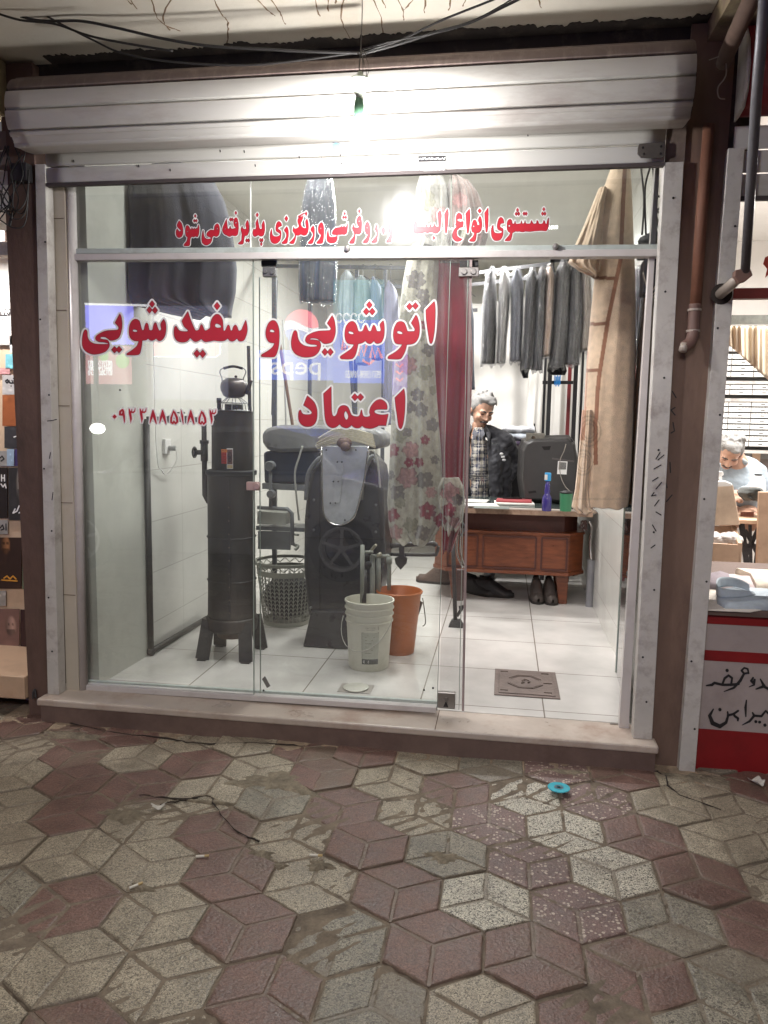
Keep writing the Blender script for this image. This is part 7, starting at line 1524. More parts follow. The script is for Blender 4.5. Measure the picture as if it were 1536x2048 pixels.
# display ledge
build(MB().hexa([(.868, -.01, zs[-1]+.006), (3.4, -.01, zs[-1]+.006), (3.4, .62, .80), (.868, .62, .80), (.868, -.01, zs[-1]+.03), (3.4, -.01, zs[-1]+.03), (3.4, .62, .83), (.868, .62, .83)]), 'display_ledge', M('ledge_edge', S(96, 78, 70), .7, nz=.2), parent=cw)
def ledge(px, py):   # point of the slanted display surface under a pixel
    z0 = zs[-1]+.03; k = (.83-z0)/.63; d = ray(px, py); t = ((z0+k*(CAM[1]+.01))-CAM[2])/(d[2]-k*d[1]); return CAM+d*t
def shirt(lab, outline, col, h=.03, collar=None, name='folded_shirt'):
    q = [ledge(*a)+np.array((0, 0, .002)) for a in outline]; r = thing(name, lab, 'shirt', q[0], 'folded shirts on the display ledge' if name == 'folded_shirt' else None)
    m_ = fabric(lab[:16], col, .1, bump=.4, bs=30); c = sum(q)/len(q); k = len(q)
    g = MB(); top = [c+(p-c)*.93+np.array((0, 0, h)) for p in q]; g.v = [tuple(p) for p in q]+[tuple(c+(p-c)*1.0+np.array((0, 0, h*.6))) for p in q]+[tuple(p) for p in top]
    for j in range(2):
        for i in range(k): g.f.append((j*k+i, j*k+(i+1) % k, (j+1)*k+(i+1) % k, (j+1)*k+i))
    g.f.append(tuple(2*k+i for i in range(k)))
    build(g, 'body', m_, parent=r, smooth=True, auto=60)
    if collar:
        cc = [ledge(*a)+np.array((0, 0, h+.004)) for a in collar]; g = MB()
        pa = arc(cc, 8)
        g.grid(lambda u, v: tuple(pa[round(u*(len(pa)-1))]+np.array((0, .01*v, .045*v*math.sin(math.pi*min(1, .15+u*.85))**.5))), len(pa)-1, 4)
        build(g, 'collar', m_, parent=r, smooth=True, solid=.004)
    return r
shirt('white shop paper spread along the display ledge', [(1408, 1150), (1536, 1150), (1560, 1215), (1500, 1226), (1412, 1222)], S(214, 206, 196), .004, name='paper_sheet')
shirt('folded lilac grey shirt at the left end of the ledge', [(1410, 1160), (1440, 1154), (1458, 1160), (1462, 1176), (1440, 1182), (1410, 1180)], S(146, 136, 142), .03)
shirt('flat pinkish shirt lying behind the blue collar', [(1440, 1158), (1500, 1160), (1512, 1186), (1440, 1184)], S(186, 172, 172), .02)
shirt('cream shirt heaped at the back of the ledge', [(1470, 1148), (1540, 1152), (1545, 1180), (1512, 1184), (1500, 1160)], S(222, 210, 194), .03)
shirt('pale blue folded shirt with stiff round collar in front', [(1432, 1192), (1470, 1186), (1536, 1190), (1560, 1212), (1536, 1222), (1450, 1220), (1434, 1210)], S(174, 184, 192), .03, [(1498, 1198), (1470, 1189), (1440, 1190), (1432, 1200), (1440, 1210), (1480, 1210), (1510, 1204)])
# window frame
bx('window_bar', .868, 3.4, .03, .07, P(1490, 597, .03)[2], P(1490, 576, .03)[2], M('bar_red', S(124, 40, 34), .5, nz=.15, stain=S(80, 34, 30), sst=.5), label='dark red horizontal bar across the tailor shop window', cat='window bar')
tg = build(MB().add([(.87, .09, zs[-1]+.03), (3.4, .09, zs[-1]+.03), (3.4, .09, 2.5), (.87, .09, 2.5)], [(0, 1, 2, 3)]), 'window_pane', glass('tail_glass', (.95, .95, .94), 1.2, .02), label='dusty window pane of the tailor shop', cat='window')
build(MB().prism([P(a, b, .085) for a, b in [(1530, 515), (1536, 512), (1560, 520), (1545, 535), (1552, 556), (1536, 550), (1530, 556), (1534, 538), (1526, 528)]], -.002), 'letter_piece', M('orange_red_vinyl', S(190, 70, 50), .5), parent=tg)
# roller shutter of the tailor's shop
s2_ = thing('roller_shutter', 'red and pink rolled shutter over the tailor shop at upper right', 'roller shutter', (2.1, -.05, 2.42))
redsl = M('slat_red', S(128, 36, 40), .5, nz=.15, ns=6, stain=S(80, 30, 32), sst=.4)
g = MB(); pf = [(-.05, 3.02), (-.14, 3.0), (-.19, 2.93), (-.215, 2.84), (-.21, 2.75), (-.175, 2.70), (-.10, 2.69)]
g.grid(lambda u, v: (.852+2.4*u, np.interp(v*6, range(7), [a for a, b in pf]), np.interp(v*6, range(7), [b for a, b in pf])), 4, 24)
build(g, 'roll', redsl, parent=s2_, smooth=True, solid=.003)
build(MB().prism([(.847, a, b) for a, b in pf+[(-.05, 2.69)]], (.006, 0, 0)).tube([(.844, a, b) for a, b in pf], .008, 8), 'end_cap', painted, parent=s2_)
for z0, z1 in ((2.60, 2.69), (2.51, 2.596), (2.42, 2.506)): build(MB().box(.862, 3.4, -.008, -.002, z0, z1), 'slat', slat, parent=s2_, bevel=.003)
build(MB().box(.862, 3.4, -.014, .004, 2.402, 2.419), 'bottom_bar', M('bar_rubber', S(74, 66, 66), .7), parent=s2_)
# awning pole and pipe
aw = thing('awning_pole', 'long grey pole hanging down in front of the tailor shop', 'pole', P(1490, 540, -.25))
build(MB().tube([P(1532, -30, -.9), P(1514, 180, -.62), P(1490, 548, -.22)], .017, 14), 'pole', M('pole_grey', S(122, 122, 128), .45, nz=.12, ns=18, metal=.3), parent=aw, smooth=True)
build(MB().prism([P(a, b, -.24) for a, b in [(1471, 540), (1500, 534), (1506, 550), (1492, 562), (1478, 566), (1470, 552)]], .04), 'clamp', M('clamp_brown', S(112, 84, 74), .6), parent=aw, bevel=.003)
build(MB().tube([P(1482, 552, -.22), P(1466, 566, -.18), P(1441, 588, -.04)], [.018, .020, .021], 14), 'pipe', M('spout_pale', S(170, 158, 148), .5), parent=aw, smooth=True)
# brown pipes at the top right
o = build(MB().tube([P(1520, -40, -.5), P(1475, 60, -.3), P(1452, 112, -.15), P(1448, 125, -.1)], .030, 12), 'overhead_pipe', M('pipe_old', S(104, 84, 74), .8, nz=.3, ns=9), label='thick dirty brown pipe slanting under the roof at top right', cat='pipe', smooth=True)
o = build(MB().tube(arc([P(1450, 108, -.16), P(1452, 150, -.15), P(1436, 175, -.15), P(1438, 195, -.15), P(1450, 198, -.15)], 6), .0025, 6).tube(arc([P(1450, 108, -.16), P(1435, 114, -.16), P(1418, 120, -.16)], 6), .002, 6), 'loose_wire', M('wire_pale', S(150, 140, 130), .6), label='thin pale wire loop dangling from the brown pipe', cat='wire')
# curtain, drawers, work table
cu_ = MB()
def cfn(u, v):
    x0, y0 = 1452+u*130, 652; x1, y1 = 1452+6+u*125, 690+u*112
    px = x0+(x1-x0)*v; py = y0+(y1-y0)*v; q = P(px, py, .75+.007*math.sin(u*75+v*2)+.012*math.sin(u*22)); return q
build(cu_.grid(cfn, 200, 12), 'curtain', M('curtain_cream', S(236, 222, 200), .8, nz=.05, ns=8), smooth=True, solid=.001, label='gathered cream curtain tied back across the tailor window', cat='curtain')
bx('curtain_rod', .95, 3.3, .78, .80, P(1500, 648, .78)[2], P(1500, 630, .78)[2], M('rod_grey', S(110, 112, 108), .6, nz=.3, ns=30), label='grey curtain rail above the gathered cream curtain', cat='rail')
cab_m = M('box_white', S(232, 230, 226), .6, nz=.02); lab_m = M('box_label', S(70, 68, 70), .6); shad = M('shelf_grey', S(120, 118, 116), .7)
YB = 3.05; xb = [P(px, 850, YB)[0] for px in (1381, 1456, 1501, 1547, 1592)]; x_edges = [P(1401, 850, YB)[0]-.0]
col_x = [P(1455, 850, YB)[0]-2*(P(1500, 850, YB)[0]-P(1455, 850, YB)[0])+i*(P(1500, 850, YB)[0]-P(1455, 850, YB)[0]) for i in range(6)]
zrow = [P(1480, y, YB)[2] for y in (702, 717, 729, 741, 753)]+[P(1480, y, YB)[2] for y in (778, 789)]+[P(1480, y, YB)[2] for y in (812, 823.5, 835, 846.5, 858, 869.5, 881, 892)]
sf_ = thing('shelf_unit', 'grey metal shelves filled with small white boxes in the tailor shop', 'shelves', (1.8, 3.2, .1))
build(MB().box(col_x[0]-.01, col_x[-1]+.01, YB+.13, YB+.15, 1.25, 2.3), 'back_panel', shad, parent=sf_)
for py in (765, 800, 903): z = P(1480, py, YB)[2]; build(MB().box(col_x[0], col_x[-1], YB-.015, YB+.13, z-.012, z+.012), 'shelf', painted, parent=sf_)
ORD = 'first second third fourth fifth sixth seventh eighth ninth tenth eleventh twelfth thirteenth fourteenth fifteenth'.split()
proto = None; dxb = col_x[1]-col_x[0]
for r_i, z in enumerate(zrow):
    for c_i in range(5):
        x = col_x[c_i]; lab = 'white scalloped carton, %s row from the top, %s in its row on the tailor shelves' % (ORD[r_i], ORD[c_i])
        if proto is None:
            proto = thing('carton', lab, 'box', (x, YB, z), 'white cartons on the tailor shelves')
            hh = abs(zrow[8]-zrow[9])*.80; n = 14; top = [(x+.004+(dxb-.008)*i/n, z+hh-.006*(i % 2)) for i in range(n+1)]
            build(MB().prism([(x+.004, YB, z), (x+dxb-.004, YB, z)]+[(a, YB, b) for a, b in top[::-1]], .10), 'carton_body', cab_m, parent=proto)
            build(MB().box(x+dxb*.42, x+dxb*.60, YB-.003, YB-.0005, z+hh*.32, z+hh*.5), 'carton_label', lab_m, parent=proto)
        else: copy_tree(proto, (x, YB, z), None, lab)
wd_ = M('plywood', S(196, 164, 138), .6, nz=.15, ns=7, stain=S(128, 88, 64), sst=.4)
bx('window_ledge', 1.2, 3.3, 3.0, 3.42, P(1500, 960, 3.0)[2]-.02, P(1500, 948, 3.0)[2], tail_w, label='pale ledge running behind the tailor under the cartons', cat='ledge')
o = thing('back_cabinet', 'dark framed cabinet front behind the tailor under the cartons', 'cabinet', (2.0, 3.3, 1.0))
build(MB().box(1.4, 3.2, 3.2, 3.3, P(1500, 944, 3.2)[2], P(1500, 906, 3.2)[2]), 'front', M('cab_grey', S(112, 100, 94), .6, nz=.2), parent=o)
x = P(1510, 920, 3.2)[0]; build(MB().box(x-.03, x+.03, 3.17, 3.199, P(1500, 944, 3.2)[2], P(1500, 906, 3.2)[2]), 'frame_post', wd_, parent=o)
smc = thing('sewing_machine', 'white sewing machine on a tall wooden casing in the tailor shop', 'sewing machine', P(1448, 1050, 1.2))
build(MB().hexa([tuple(P(a, b, y)) for y, o_ in ((1.15, 0),) for a, b in [(1414, 1052), (1480, 1050)]]+[tuple(P(1480, 1046, 1.45)), tuple(P(1414, 1048, 1.45))]+[tuple(P(a, b, 1.15)) for a, b in [(1418, 974), (1466, 970)]]+[tuple(P(1464, 968, 1.40)), tuple(P(1418, 971, 1.40))]), 'wooden_casing', M('casing_wood', S(188, 168, 148), .6, nz=.2, ns=8), parent=smc, bevel=.006)
build(MB().prism([P(a, b, 1.15) for a, b in [(1424, 962), (1452, 962), (1466, 968), (1464, 974), (1422, 974)]], .2), 'machine_bed', white_v, parent=smc, bevel=.006)
build(MB().prism([P(a, b, 1.18) for a, b in [(1424, 944), (1446, 943), (1448, 950), (1444, 952), (1444, 962), (1438, 962), (1437, 953), (1428, 953), (1428, 962), (1423, 962)]], .10), 'machine_arm', white_v, parent=smc, bevel=.004)
build(MB().tube([P(1440, 946, 1.15), P(1438, 918, 1.15)], .002, 6), 'thread_guide', chrome, parent=smc)
cn = P(1514, 986, 1.6); ct = thing('thread_cone', 'large white thread cone standing on the tailor table', 'thread', cn)
build(MB().lathe([(0, 0), (.045, 0), (.047, .02), (.040, .085), (.024, .105), (0, .106)], tuple(cn), 24), 'thread', white_v, parent=ct, smooth=True, auto=50); build(MB().lathe([(.02, .105), (.022, .116), (0, .117)], tuple(cn), 16), 'cone_tip', darkm, parent=ct)
o = thing('work_table', 'tailor work table with dark iron treadle legs', 'table', P(1500, 1150, 1.5))
q0 = P(1474, 1038, 1.25); q1 = P(1600, 1038, 1.25); build(MB().box(q0[0], q1[0], 1.2, 1.7, q0[2]-.02, q0[2]), 'table_top', wd_, parent=o)
build(MB().box(q0[0], q1[0], 1.55, 1.75, P(0, 992, 1.6)[2]-.02, P(0, 988, 1.6)[2]), 'raised_board', tail_w, parent=o)
for a, b, w in [((1483, 1046), (1496, 1150), .028), ((1524, 1046), (1510, 1150), .028), ((1490, 1060), (1516, 1110), .018), ((1517, 1056), (1490, 1115), .018), ((1484, 1090), (1520, 1092), .015), ((1478, 1130), (1526, 1132), .03), ((1500, 1050), (1502, 1140), .014)]: build(MB().bar(P(*a, 1.28), P(*b, 1.28), w, .02), 'iron_leg', darkm, parent=o)
def cl(rows, Y, nm, lab, col, th=.05): build(cloth(rows, Y, th, 2, .015, len(lab), 26, 14, 2), nm, fabric(lab[:14], col), smooth=True, label=lab, cat='cloth')
cl([(976, 1482, 1520), (984, 1474, 1526), (992, 1478, 1530), (999, 1488, 1530)], 1.45, 'dark_cloth', 'dark green grey cloth lying on the tailor table', S(66, 68, 66), .12)
o = thing('wooden_box', 'open plywood box of white scraps below the sewing machine', 'box', P(1448, 1145, 1.0))
build(MB().prism([P(a, b, .95) for a, b in [(1413, 1086), (1480, 1090), (1478, 1148), (1414, 1142)]], .02), 'front_board', wd_, parent=o); build(MB().prism([P(a, b, 1.30) for a, b in [(1413, 1052), (1474, 1054), (1474, 1130), (1414, 1130)]], .02), 'back_board', wd_, parent=o)
a = P(1480, 1090, .95); b = P(1466, 1054, 1.3); build(MB().bar((a[0], a[1], a[2]-.0), (b[0], b[1], b[2]), .02, .02).hexa([tuple(a), tuple(a+np.array((.012, 0, 0))), tuple(b+np.array((.012, 0, 0))), tuple(b)]+[tuple(p-np.array((0, 0, .14))) for p in (a, a+np.array((.012, 0, 0)), b+np.array((.012, 0, 0)), b)]), 'side_board', wd_, parent=o)
g = MB(); rr_ = random.Random(6)
for k in range(9): g.blob(P(1420+k*6, 1082-rr_.uniform(0, 12), 1.1), (.04, .05, .022), 12, 8)
build(g, 'scraps', fabric('scrap_white', S(206, 200, 196)), smooth=True, disp=.04, label='heap of white cloth scraps in the plywood box', cat='scraps')
build(MB().prism([P(a, b, 1.05) for a, b in [(1519, 984), (1560, 984), (1560, 1160), (1513, 1152)]], .03), 'board', wd_, label='upright plywood board at the right edge', cat='board', bevel=.003)
g = MB()
for k in range(5): g.lathe([(.010, 0), (.010, .03)], tuple(P(1484+k*5, 1034, 1.4)), 10)
build(g, 'thread_spools', M('spool_brown', S(120, 72, 60), .6, nz=.4, ns=30), label='row of small thread spools on the work table', cat='spools')
bx('tailor_low_wall', .87, 3.4, 1.9, 1.95, .1, P(1500, 1000, 1.9)[2]-.1, tail_w, label='pale partition behind the work table', cat='partition')

# ================================================================ the poster shop on the left
for nm, b in (('poster_shop_back', (-4.7, -2.34, .9, .95, 0, 3.05)), ('poster_shop_floor', (-4.7, -2.34, .0, .9, -.02, .0))): bx(nm, *b, tail_w if 'back' in nm else M('beige_stone', S(176, 150, 124), .5, nz=.15, ns=6), kind='structure')
bx('poster_shop_side', -4.8, -4.7, -.0, .95, 0, 3.05, tail_w, kind='structure')
s3_ = thing('roller_shutter', 'raised grey pink shutter over the poster shop at far left', 'roller shutter', (-3.5, .0, 2.45))
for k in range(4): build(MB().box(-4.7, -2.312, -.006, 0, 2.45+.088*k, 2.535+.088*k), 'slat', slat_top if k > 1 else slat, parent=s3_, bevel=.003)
tz_ = P(10, 472, .10)[2]; tl = thing('tube_lamp', 'glowing white fluorescent tube above the posters at far left', 'lamp', (-2.9, .1, tz_))
build(MB().tube([(-3.6, .10, tz_), (-2.44, .10, tz_)], .016, 12), 'glass_tube', ME('tube_glow', (1, .97, .93, 1), 14), parent=tl, smooth=True)
build(MB().box(-3.62, -2.42, .115, .15, tz_-.02, tz_+.03), 'batten', white_v, parent=tl)
bx('window_rail', -4.7, -2.312, .01, .05, P(10, 512, .03)[2], P(10, 486, .03)[2], painted, label='painted rail under the glowing tube at far left', cat='rail')
pb_ = thing('poster_board', 'pale wooden display board carrying film posters at far left', 'display board', (-3.2, .14, .2))
build(MB().box(-4.7, -2.312, .45, .48, .22, P(0, 600, .45)[2]), 'board', M('board_beige', S(196, 170, 144), .6, nz=.12, ns=8), parent=pb_)
def noisecol(base, seed, face=None, amp=.5):
    r_ = random.Random(seed); B = [(r_.random(), r_.random(), r_.uniform(.08, .3), r_.uniform(.4, 2.2)) for _ in range(9)]; b0 = np.array(base[:3])
    def f(u, v):
        c = b0.copy()
        for (a, b, r, k) in B:
            d = math.hypot(u-a, (v-b)*1.4); t = max(0, 1-d/r); c = c*(1+(k-1)*t*amp)
        if face:
            fx, fy, fr, fc = face; d = math.hypot((u-fx)/fr, (v-fy)/(fr*1.35)); t = max(0, min(1, (1.05-d)*4)); fcv = np.array(fc[:3])*(1.15-.7*abs(u-fx-.06)/fr)
            if abs(v-fy+.03) < .03 and abs(abs(u-fx)-.4*fr) < .2*fr: fcv = fcv*.3
            if v > fy+.4*fr and abs(u-fx) < fr*.7: fcv = fcv*.35
            c = c*(1-t)+fcv*t
        return c
    return f
def poster(lab, box, base, seed, face=None, nm='poster', text=None, tm=white_v, Y=.438, cat='poster', grp='posters on the display board'):
    x0, y0, x1, y1 = box; r = thing(nm, lab, cat, P((x0+x1)/2, y1, Y), grp); f = noisecol(base, seed, face); nu, nv = 26, 40
    g = MB().grid(lambda u, v: P(x0+(x1-x0)*u, y0+(y1-y0)*v, Y), nu, nv)
    build(g, 'print', MC('poster_print', .4, .02, 100, 0, .5, .05), parent=r, colfn=lambda i, q: (*np.minimum(f((i % (nu+1))/nu, (i//(nu+1))/nv), 1), 1), solid=.002)
    if text: decal('script', [], [], text, tm, r, Y-.002, st=.4)
    return r
gold = M('gold_print', S(214, 150, 60), .4); paper_g = S(186, 180, 176)
def T3(segs, r=1.0): return [[(a, b, r) for a, b in s_] for s_ in segs]
poster('grey paper sign with black lettering at the top of the poster board', (-40, 600, 43, 690), S(176, 170, 166), 1, nm='paper_sign', cat='sign', text=T3([[(42, 622), (38, 630), (30, 631)], [(36, 615), (30, 619)], [(30, 631), (26, 624), (24, 631), (20, 624), (18, 631), (14, 626)], [(14, 631), (10, 631), (8, 625)], [(8, 631), (2, 631), (0, 624)], [(0, 631), (-6, 631)], [(22, 616), (22.3, 616)], [(19, 619), (19.3, 619)], [(11, 619), (11.3, 619)], [(5, 638), (5.3, 638)]], 1.3), tm=ink)
poster('white card with grey sketch on the poster board', (20, 672, 47, 705), S(206, 204, 200), 2, nm='card', text=T3([[(27, 680), (34, 678), (44, 682)], [(30, 684), (33, 694)], [(38, 684), (39, 696)], [(26, 686), (28, 690)]], .7), tm=ink2)
poster('small teal card on the poster board', (11, 708, 28, 737), S(110, 170, 180), 3, nm='card'); poster('small grey photo card right of the teal card', (32, 708, 47, 737), S(120, 118, 116), 4, nm='card'); poster('small pink card below the teal card', (-8, 736, 20, 748), S(190, 140, 140), 5, nm='card')
poster('pale grey day sign with black lettering above the orange poster', (5, 750, 47, 789), S(176, 172, 170), 6, nm='paper_sign', cat='sign', text=T3([[(44, 760), (42, 766), (39, 766), (37, 761), (35, 766), (33, 761), (31, 766), (28, 762)], [(31, 766), (26, 766), (24, 761)], [(26, 766), (20, 766), (18, 761), (14, 766), (11, 762), (15, 759), (17, 764)], [(37, 754), (37.3, 754)], [(35, 757), (35.3, 757)], [(39, 757), (39.3, 757)], [(27, 757), (27.3, 757)], [(22, 772), (22.3, 772)]], 1.3), tm=ink)
poster('orange wooden poster with glowing gold script', (5, 790, 51, 852), S(150, 86, 50), 7, text=T3([[(44, 812), (42, 830), (40, 845), (46, 846)], [(50, 820), (46, 832), (52, 840)], [(36, 838), (40, 845)]], 1.6), tm=gold)
poster('dark poster half with white script under the orange poster', (9, 853, 53, 896), S(58, 56, 58), 8, text=T3([[(28, 874), (34, 872), (40, 876), (46, 872), (52, 874)], [(34, 868), (40, 866), (50, 866)]], 1.2))
poster('small blue and violet poster below the dark one', (29, 898, 53, 932), S(60, 50, 90), 9); poster('small white and blue card left of the violet poster', (14, 898, 28, 932), S(150, 170, 190), 10, nm='card'); poster('grey day sign at the edge left of the small cards', (-20, 902, 14, 932), S(150, 146, 142), 11, nm='paper_sign', cat='sign', text=T3([[(0, 916), (4, 912), (8, 918), (2, 922)], [(-6, 918), (0, 916)]], 1.3), tm=ink)
poster('black poster with pale capitals at the left edge', (-30, 935, 15, 1036), S(40, 34, 32), 12, text=T3([[(3, 950), (3, 962)], [(9, 950), (9, 962)], [(3, 956), (9, 956)], [(2, 968), (6, 974), (10, 968), (12, 976)]], 1.2))
poster('dark poster with a bearded face and white script', (17, 935, 55, 1040), S(52, 50, 50), 13, (.66, .30, .26, S(160, 150, 140)), text=T3([[(52, 1012), (48, 1018), (42, 1016)], [(46, 1010), (46, 1020), (38, 1026)], [(38, 1012), (34, 1022), (27, 1026)], [(50, 1024), (44, 1030)], [(30, 1018), (26, 1026)]], 1.3))
poster('grey day sign above the brown poster', (-20, 1040, 16, 1068), S(150, 146, 142), 14, nm='paper_sign', cat='sign', text=T3([[(0, 1056), (5, 1050), (8, 1058), (2, 1060)], [(12, 1048), (12, 1060)]], 1.3), tm=ink)
poster('dark brown poster with a seated figure and gold title', (-20, 1075, 43, 1177), S(56, 40, 34), 15, (.5, .15, .14, S(150, 104, 70)), text=T3([[(8, 1156), (14, 1152), (20, 1158), (26, 1152), (32, 1158)], [(4, 1160), (34, 1162)]], 1.4), tm=gold)
poster('green tinted poster right of the brown poster', (45, 1077, 62, 1178), S(100, 116, 96), 16)
poster('grey day sign on the pale wood under the brown poster', (-20, 1182, 12, 1212), S(150, 146, 142), 17, nm='paper_sign', cat='sign')
poster('faded reddish poster with two pale figures at bottom left', (-30, 1218, 39, 1316), S(120, 92, 86), 18, (.75, .35, .16, S(170, 140, 130)))
poster('dark maroon poster with a white haired profile', (41, 1219, 68, 1318), S(54, 34, 36), 19, (.68, .32, .28, S(150, 130, 124)))
lg = bx('marble_ledge', -4.7, -2.312, -.03, .45, .10, .215, M('ledge_marble', S(196, 166, 140), .4, nz=.14, ns=5, stain=S(150, 112, 90), sst=.5, sscale=5), label='beige marble ledge under the poster board at far left', cat='ledge', bevel=.004)

# ================================================================ across the street: what the glass mirrors
def MIR(px, py, Ys): q = P(px, py, 2*GY-Ys); return np.array((q[0], Ys, q[2]))
YST = -9.0
def emt(name, col, st): return ME(name, col, st)
fc = build(MB().box(-14, 10, -16.2, -16.1, 0, 6), 'far_building', M('far_wall', S(60, 56, 58), .9, nz=.2), label='dark building across the street behind the viewer', cat='building')
def sign(lab, box, m, Ys=YST, nm='lit_sign'):
    a = MIR(box[0], box[1], Ys); b = MIR(box[2], box[3], Ys); r = thing(nm, lab, 'sign', ((a[0]+b[0])/2, Ys, min(a[2], b[2])), 'lit shop signs across the street')
    x0, x1 = sorted((a[0], b[0])); z0, z1 = sorted((a[2], b[2])); build(MB().box(x0, x1, Ys-.12, Ys, z0, z1), 'panel', m, parent=r)
    build(MB().box(x0+.1, x0+.16, Ys-.10, Ys-.04, -.1, z0), 'post', darkm, parent=r); return r
def mtube(pl, Ys, r): return MB().tube([MIR(a, b, Ys+.02) for a, b in pl], r, 6)
def mtext(txt, px0, px1, py, Ys, h, m, parent, nm='lettering'):
    cu2 = bpy.data.curves.new(nm, 'FONT'); cu2.body = txt; cu2.align_x = 'CENTER'; cu2.size = 1; cu2.extrude = .01
    to = bpy.data.objects.new(nm, cu2); COL.objects.link(to); bpy.context.view_layer.update()
    me = bpy.data.meshes.new_from_object(to.evaluated_get(bpy.context.evaluated_depsgraph_get())); COL.objects.unlink(to); bpy.data.objects.remove(to)
    a = MIR(px0, py, Ys); b = MIR(px1, py, Ys); w = abs(b[0]-a[0]); cx_ = (a[0]+b[0])/2
    co = np.array([v.co[:] for v in me.vertices]); sx = w/(co[:, 0].max()-co[:, 0].min()); mb2 = MB()
    # read from the shop side: +x of the text runs towards -x of the street
    mb2.v = [(cx_-c[0]*sx, Ys+.03-c[2], a[2]+(c[1]-.35)*h/.7) for c in co]; mb2.f = [tuple(p.vertices) for p in me.polygons]
    return build(mb2, nm, m, parent=parent)
wh_e = emt('neon_white', (1, 1, 1, 1), 4.5); rd_e = emt('neon_red', (1, .22, .25, 1), 6)
s_ = sign('lit violet blue sign panel across the street at left', (170, 610, 262, 688), emt('sign_violet', (.22, .22, .95, 1), 5.5))
s_ = sign('pink fruit juice sign with phone numbers across the street', (170, 692, 258, 768), emt('sign_pink', (.9, .42, .42, 1), 2.6), YST-.3)
mtext('09371159807', 226, 178, 730, YST-.3, .16, wh_e, s_, 'phone_number'); mtext('09156225276', 226, 178, 742, YST-.3, .16, wh_e, s_, 'phone_number')
g = MB()
for px, py, r in ((208, 712, .09), (245, 722, .13), (212, 700, .07)): q = MIR(px, py, YST-.28); g.blob(tuple(q), (r, .03, r))
build(g, 'fruit', emt('fruit_green', (.35, .6, .15, 1), 3.4), parent=s_)
s_ = sign('lavender white sign with red outlined lettering across the street', (303, 612, 452, 800), emt('sign_lavender', (.60, .64, .95, 1), .8), YST-.1)
build(MB().prism([MIR(a, b, YST-.08) for a, b in [(310, 712), (430, 714), (440, 706), (442, 660), (424, 660), (424, 696), (412, 696), (412, 655), (398, 655), (398, 696), (385, 696), (385, 650), (372, 650), (370, 696), (350, 696), (348, 640), (320, 640), (308, 690)]], .02), 'red_lettering', emt('letter_pink', (1, .25, .25, 1), 4.5), parent=s_)
build(mtube([(308, 713), (432, 714), (440, 707), (443, 660)], YST-.06, .012), 'neon_edge', wh_e, parent=s_)
build(MB().tube([MIR(170, 608, YST), MIR(300, 611, YST)], .02, 6), 'tube_edge', wh_e, parent=s_)
s_ = sign('blue soft drink sign with round red and white ball across the street', (515, 700, 668, 760), emt('sign_blue', (.10, .20, .85, 1), 4.5), YST-.05)
mtext('pepsi', 642, 532, 731, YST-.05, .30, wh_e, s_)
c0 = MIR(603, 655, YST+.1); R_ = .29
def wave(lo, hi, m, nm):
    g = MB(); n = 30; up_ = []; dn = []
    for i in range(n+1):
        x = -1+2*i/n; e = math.sqrt(max(0, 1-x*x)); a = min(e, max(-e, hi(x))); b = max(-e, min(e, lo(x))); up_.append((c0[0]-x*R_, c0[1], c0[2]+a*R_)); dn.append((c0[0]-x*R_, c0[1], c0[2]+b*R_))
    for i in range(n): g.add([dn[i], dn[i+1], up_[i+1], up_[i]], [(0, 1, 2, 3)])
    build(g, nm, m, parent=s_, solid=.02)
wave(lambda x: .18+.22*math.sin(x*2.4), lambda x: 2, emt('ball_red', (1, .16, .20, 1), 7), 'ball_top'); wave(lambda x: -.22+.16*math.sin(x*2.4+.4), lambda x: .17+.22*math.sin(x*2.4), emt('ball_white', (1, 1, 1, 1), 5.5), 'ball_band'); wave(lambda x: -2, lambda x: -.23+.16*math.sin(x*2.4+.4), emt('ball_blue', (.2, .3, .9, 1), 3.8), 'ball_bottom')
s_ = sign('deep blue and teal shop sign with neon loops and phone number', (667, 640, 766, 766), emt('sign_deep', (.06, .16, .85, 1), 4.6), YST)
q = MIR(667, 560, YST); q2 = MIR(766, 640, YST); build(MB().box(min(q[0], q2[0]), max(q[0], q2[0]), YST-.1, YST, min(q[2], q2[2])+.005, max(q[2], q2[2])), 'teal_panel', emt('sign_teal', (.10, .45, .50, 1), 2.2), parent=s_)
for k in range(4): build(mtube([(672+k*15+6+6*math.cos(t), 636+9*math.sin(t)) for t in np.linspace(.4, 5.9, 14)], YST, .014), 'neon_loop', wh_e, parent=s_)
for pl in [[(684, 700), (686, 680), (690, 700), (695, 676), (700, 705)], [(716, 712), (722, 690), (728, 712), (733, 690)], [(740, 716), (744, 694), (750, 716), (756, 696), (764, 716)], [(725, 720), (738, 728), (748, 720)]]: build(mtube(pl, YST, .022), 'neon_script', rd_e, parent=s_)
mtext('09371159098-7098653', 762, 692, 749, YST, .12, wh_e, s_, 'phone_number')
s_ = sign('narrow violet sign with pink scribbled lettering across the street', (786, 690, 812, 790), emt('sign_violet2', (.42, .28, .85, 1), 3.4), YST-.2)
for k in range(5): build(mtube([(792, 700+k*14), (800, 706+k*14), (806, 700+k*14)], YST-.2, .016), 'neon_script', rd_e, parent=s_)
q = MIR(195, 857, YST+.5); o = thing('street_lamp', 'round white lamp glowing across the street', 'lamp', (q[0], q[1], .0))
build(MB().blob(tuple(q), (.13, .1, .09)), 'lamp_globe', emt('lamp_glow', (1, .98, .92, 1), 26), parent=o, smooth=True); build(MB().tube([(q[0], q[1], 0), (q[0], q[1], q[2]-.1)], .02, 8), 'pole', darkm, parent=o)
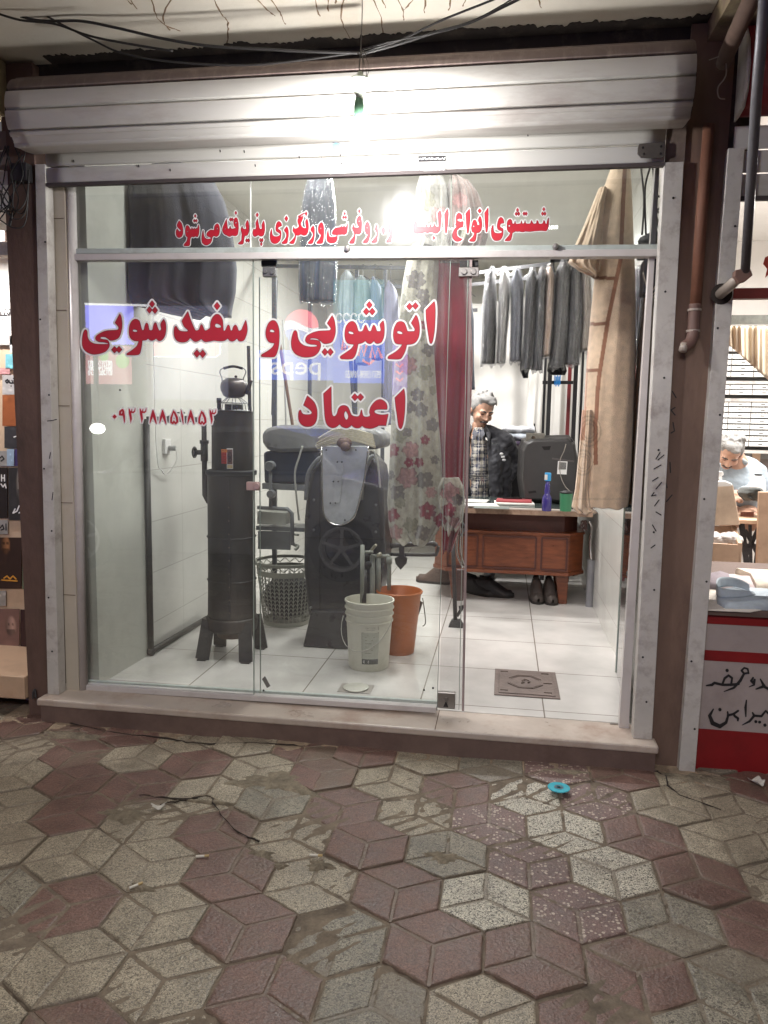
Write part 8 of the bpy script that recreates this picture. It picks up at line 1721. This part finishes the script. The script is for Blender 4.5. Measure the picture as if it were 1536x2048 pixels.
# the car parked beside the viewer
CY = -3.30; w0 = MIR(682, 1118, CY); wx = w0[0]
car = thing('parked_car', 'silver car with spoked wheel parked at the kerb beside the viewer', 'car', (wx-1.6, CY-.85, 0))
carp = M('car_paint', S(170, 172, 176), .2, metal=.5, nz=.02); carg = M('car_glass', S(20, 22, 26), .05, spec=.9); tyre = M('tyre', S(26, 26, 28), .85, nz=.2, ns=30)
zof = 0
pr_ = [(.62, .35), (.66, .60), (.55, .86), (.30, .93), (-.05, 1.0), (-2.55, .96), (-3.1, .86), (-3.35, .62), (-3.35, .30), (-3.0, .22), (-2.95, .30), (-2.86, .50), (-2.62, .64), (-2.38, .50), (-2.30, .30), (-2.28, .22), (-.36, .22), (-.34, .30), (-.26, .52), (0, .66), (.26, .52), (.34, .30), (.36, .25)]
build(MB().prism([(wx+a, CY, b) for a, b in pr_], (0, -1.7, 0)), 'body', carp, parent=car, bevel=.03)
rf_ = [(-.02, 1.0), (-.32, 1.36), (-.70, 1.44), (-1.6, 1.42), (-2.4, .98)]
build(MB().prism([(wx+a, CY-.10, b) for a, b in rf_], (0, -1.5, 0)), 'roof', carp, parent=car, bevel=.03)
for wn in ([(-.18, 1.03), (-.40, 1.33), (-.72, 1.38), (-.78, 1.02)], [(-.84, 1.02), (-.80, 1.385), (-1.52, 1.37), (-2.05, 1.02)]): build(MB().prism([(wx+a, CY-.085, b) for a, b in wn], (0, -.02, 0)), 'window', carg, parent=car)
for a in (0, -2.62):
    for yy_ in (CY-.01, CY-1.51):
        t_ = build(MB().lathe([(.19, -.20), (.30, -.20), (.315, -.17), (.315, -.03), (.30, 0), (.21, .004), (.19, -.02)], (wx+a, yy_, .315), 40, axis='y', cap=False), 'tyre', tyre, parent=car, smooth=True, auto=40)
        g = MB().lathe([(.19, -.02), (.215, .006), (.205, .012), (.185, -.004), (.18, -.10)], (wx+a, yy_, .315), 40, axis='y', cap=False).lathe([(0, .014), (.03, .012), (.04, -.01)], (wx+a, yy_, .315), 16, axis='y')
        for k in range(5):
            th = k*2*math.pi/5+.3; g.bar((wx+a+.02*math.cos(th), yy_+.0, .315+.02*math.sin(th)), (wx+a+.195*math.cos(th), yy_-.005, .315+.195*math.sin(th)), .028, .02, (0, 1, 0))
        build(g, 'rim', M('alloy', S(215, 215, 218), .35, metal=.15), parent=t_, smooth=False)
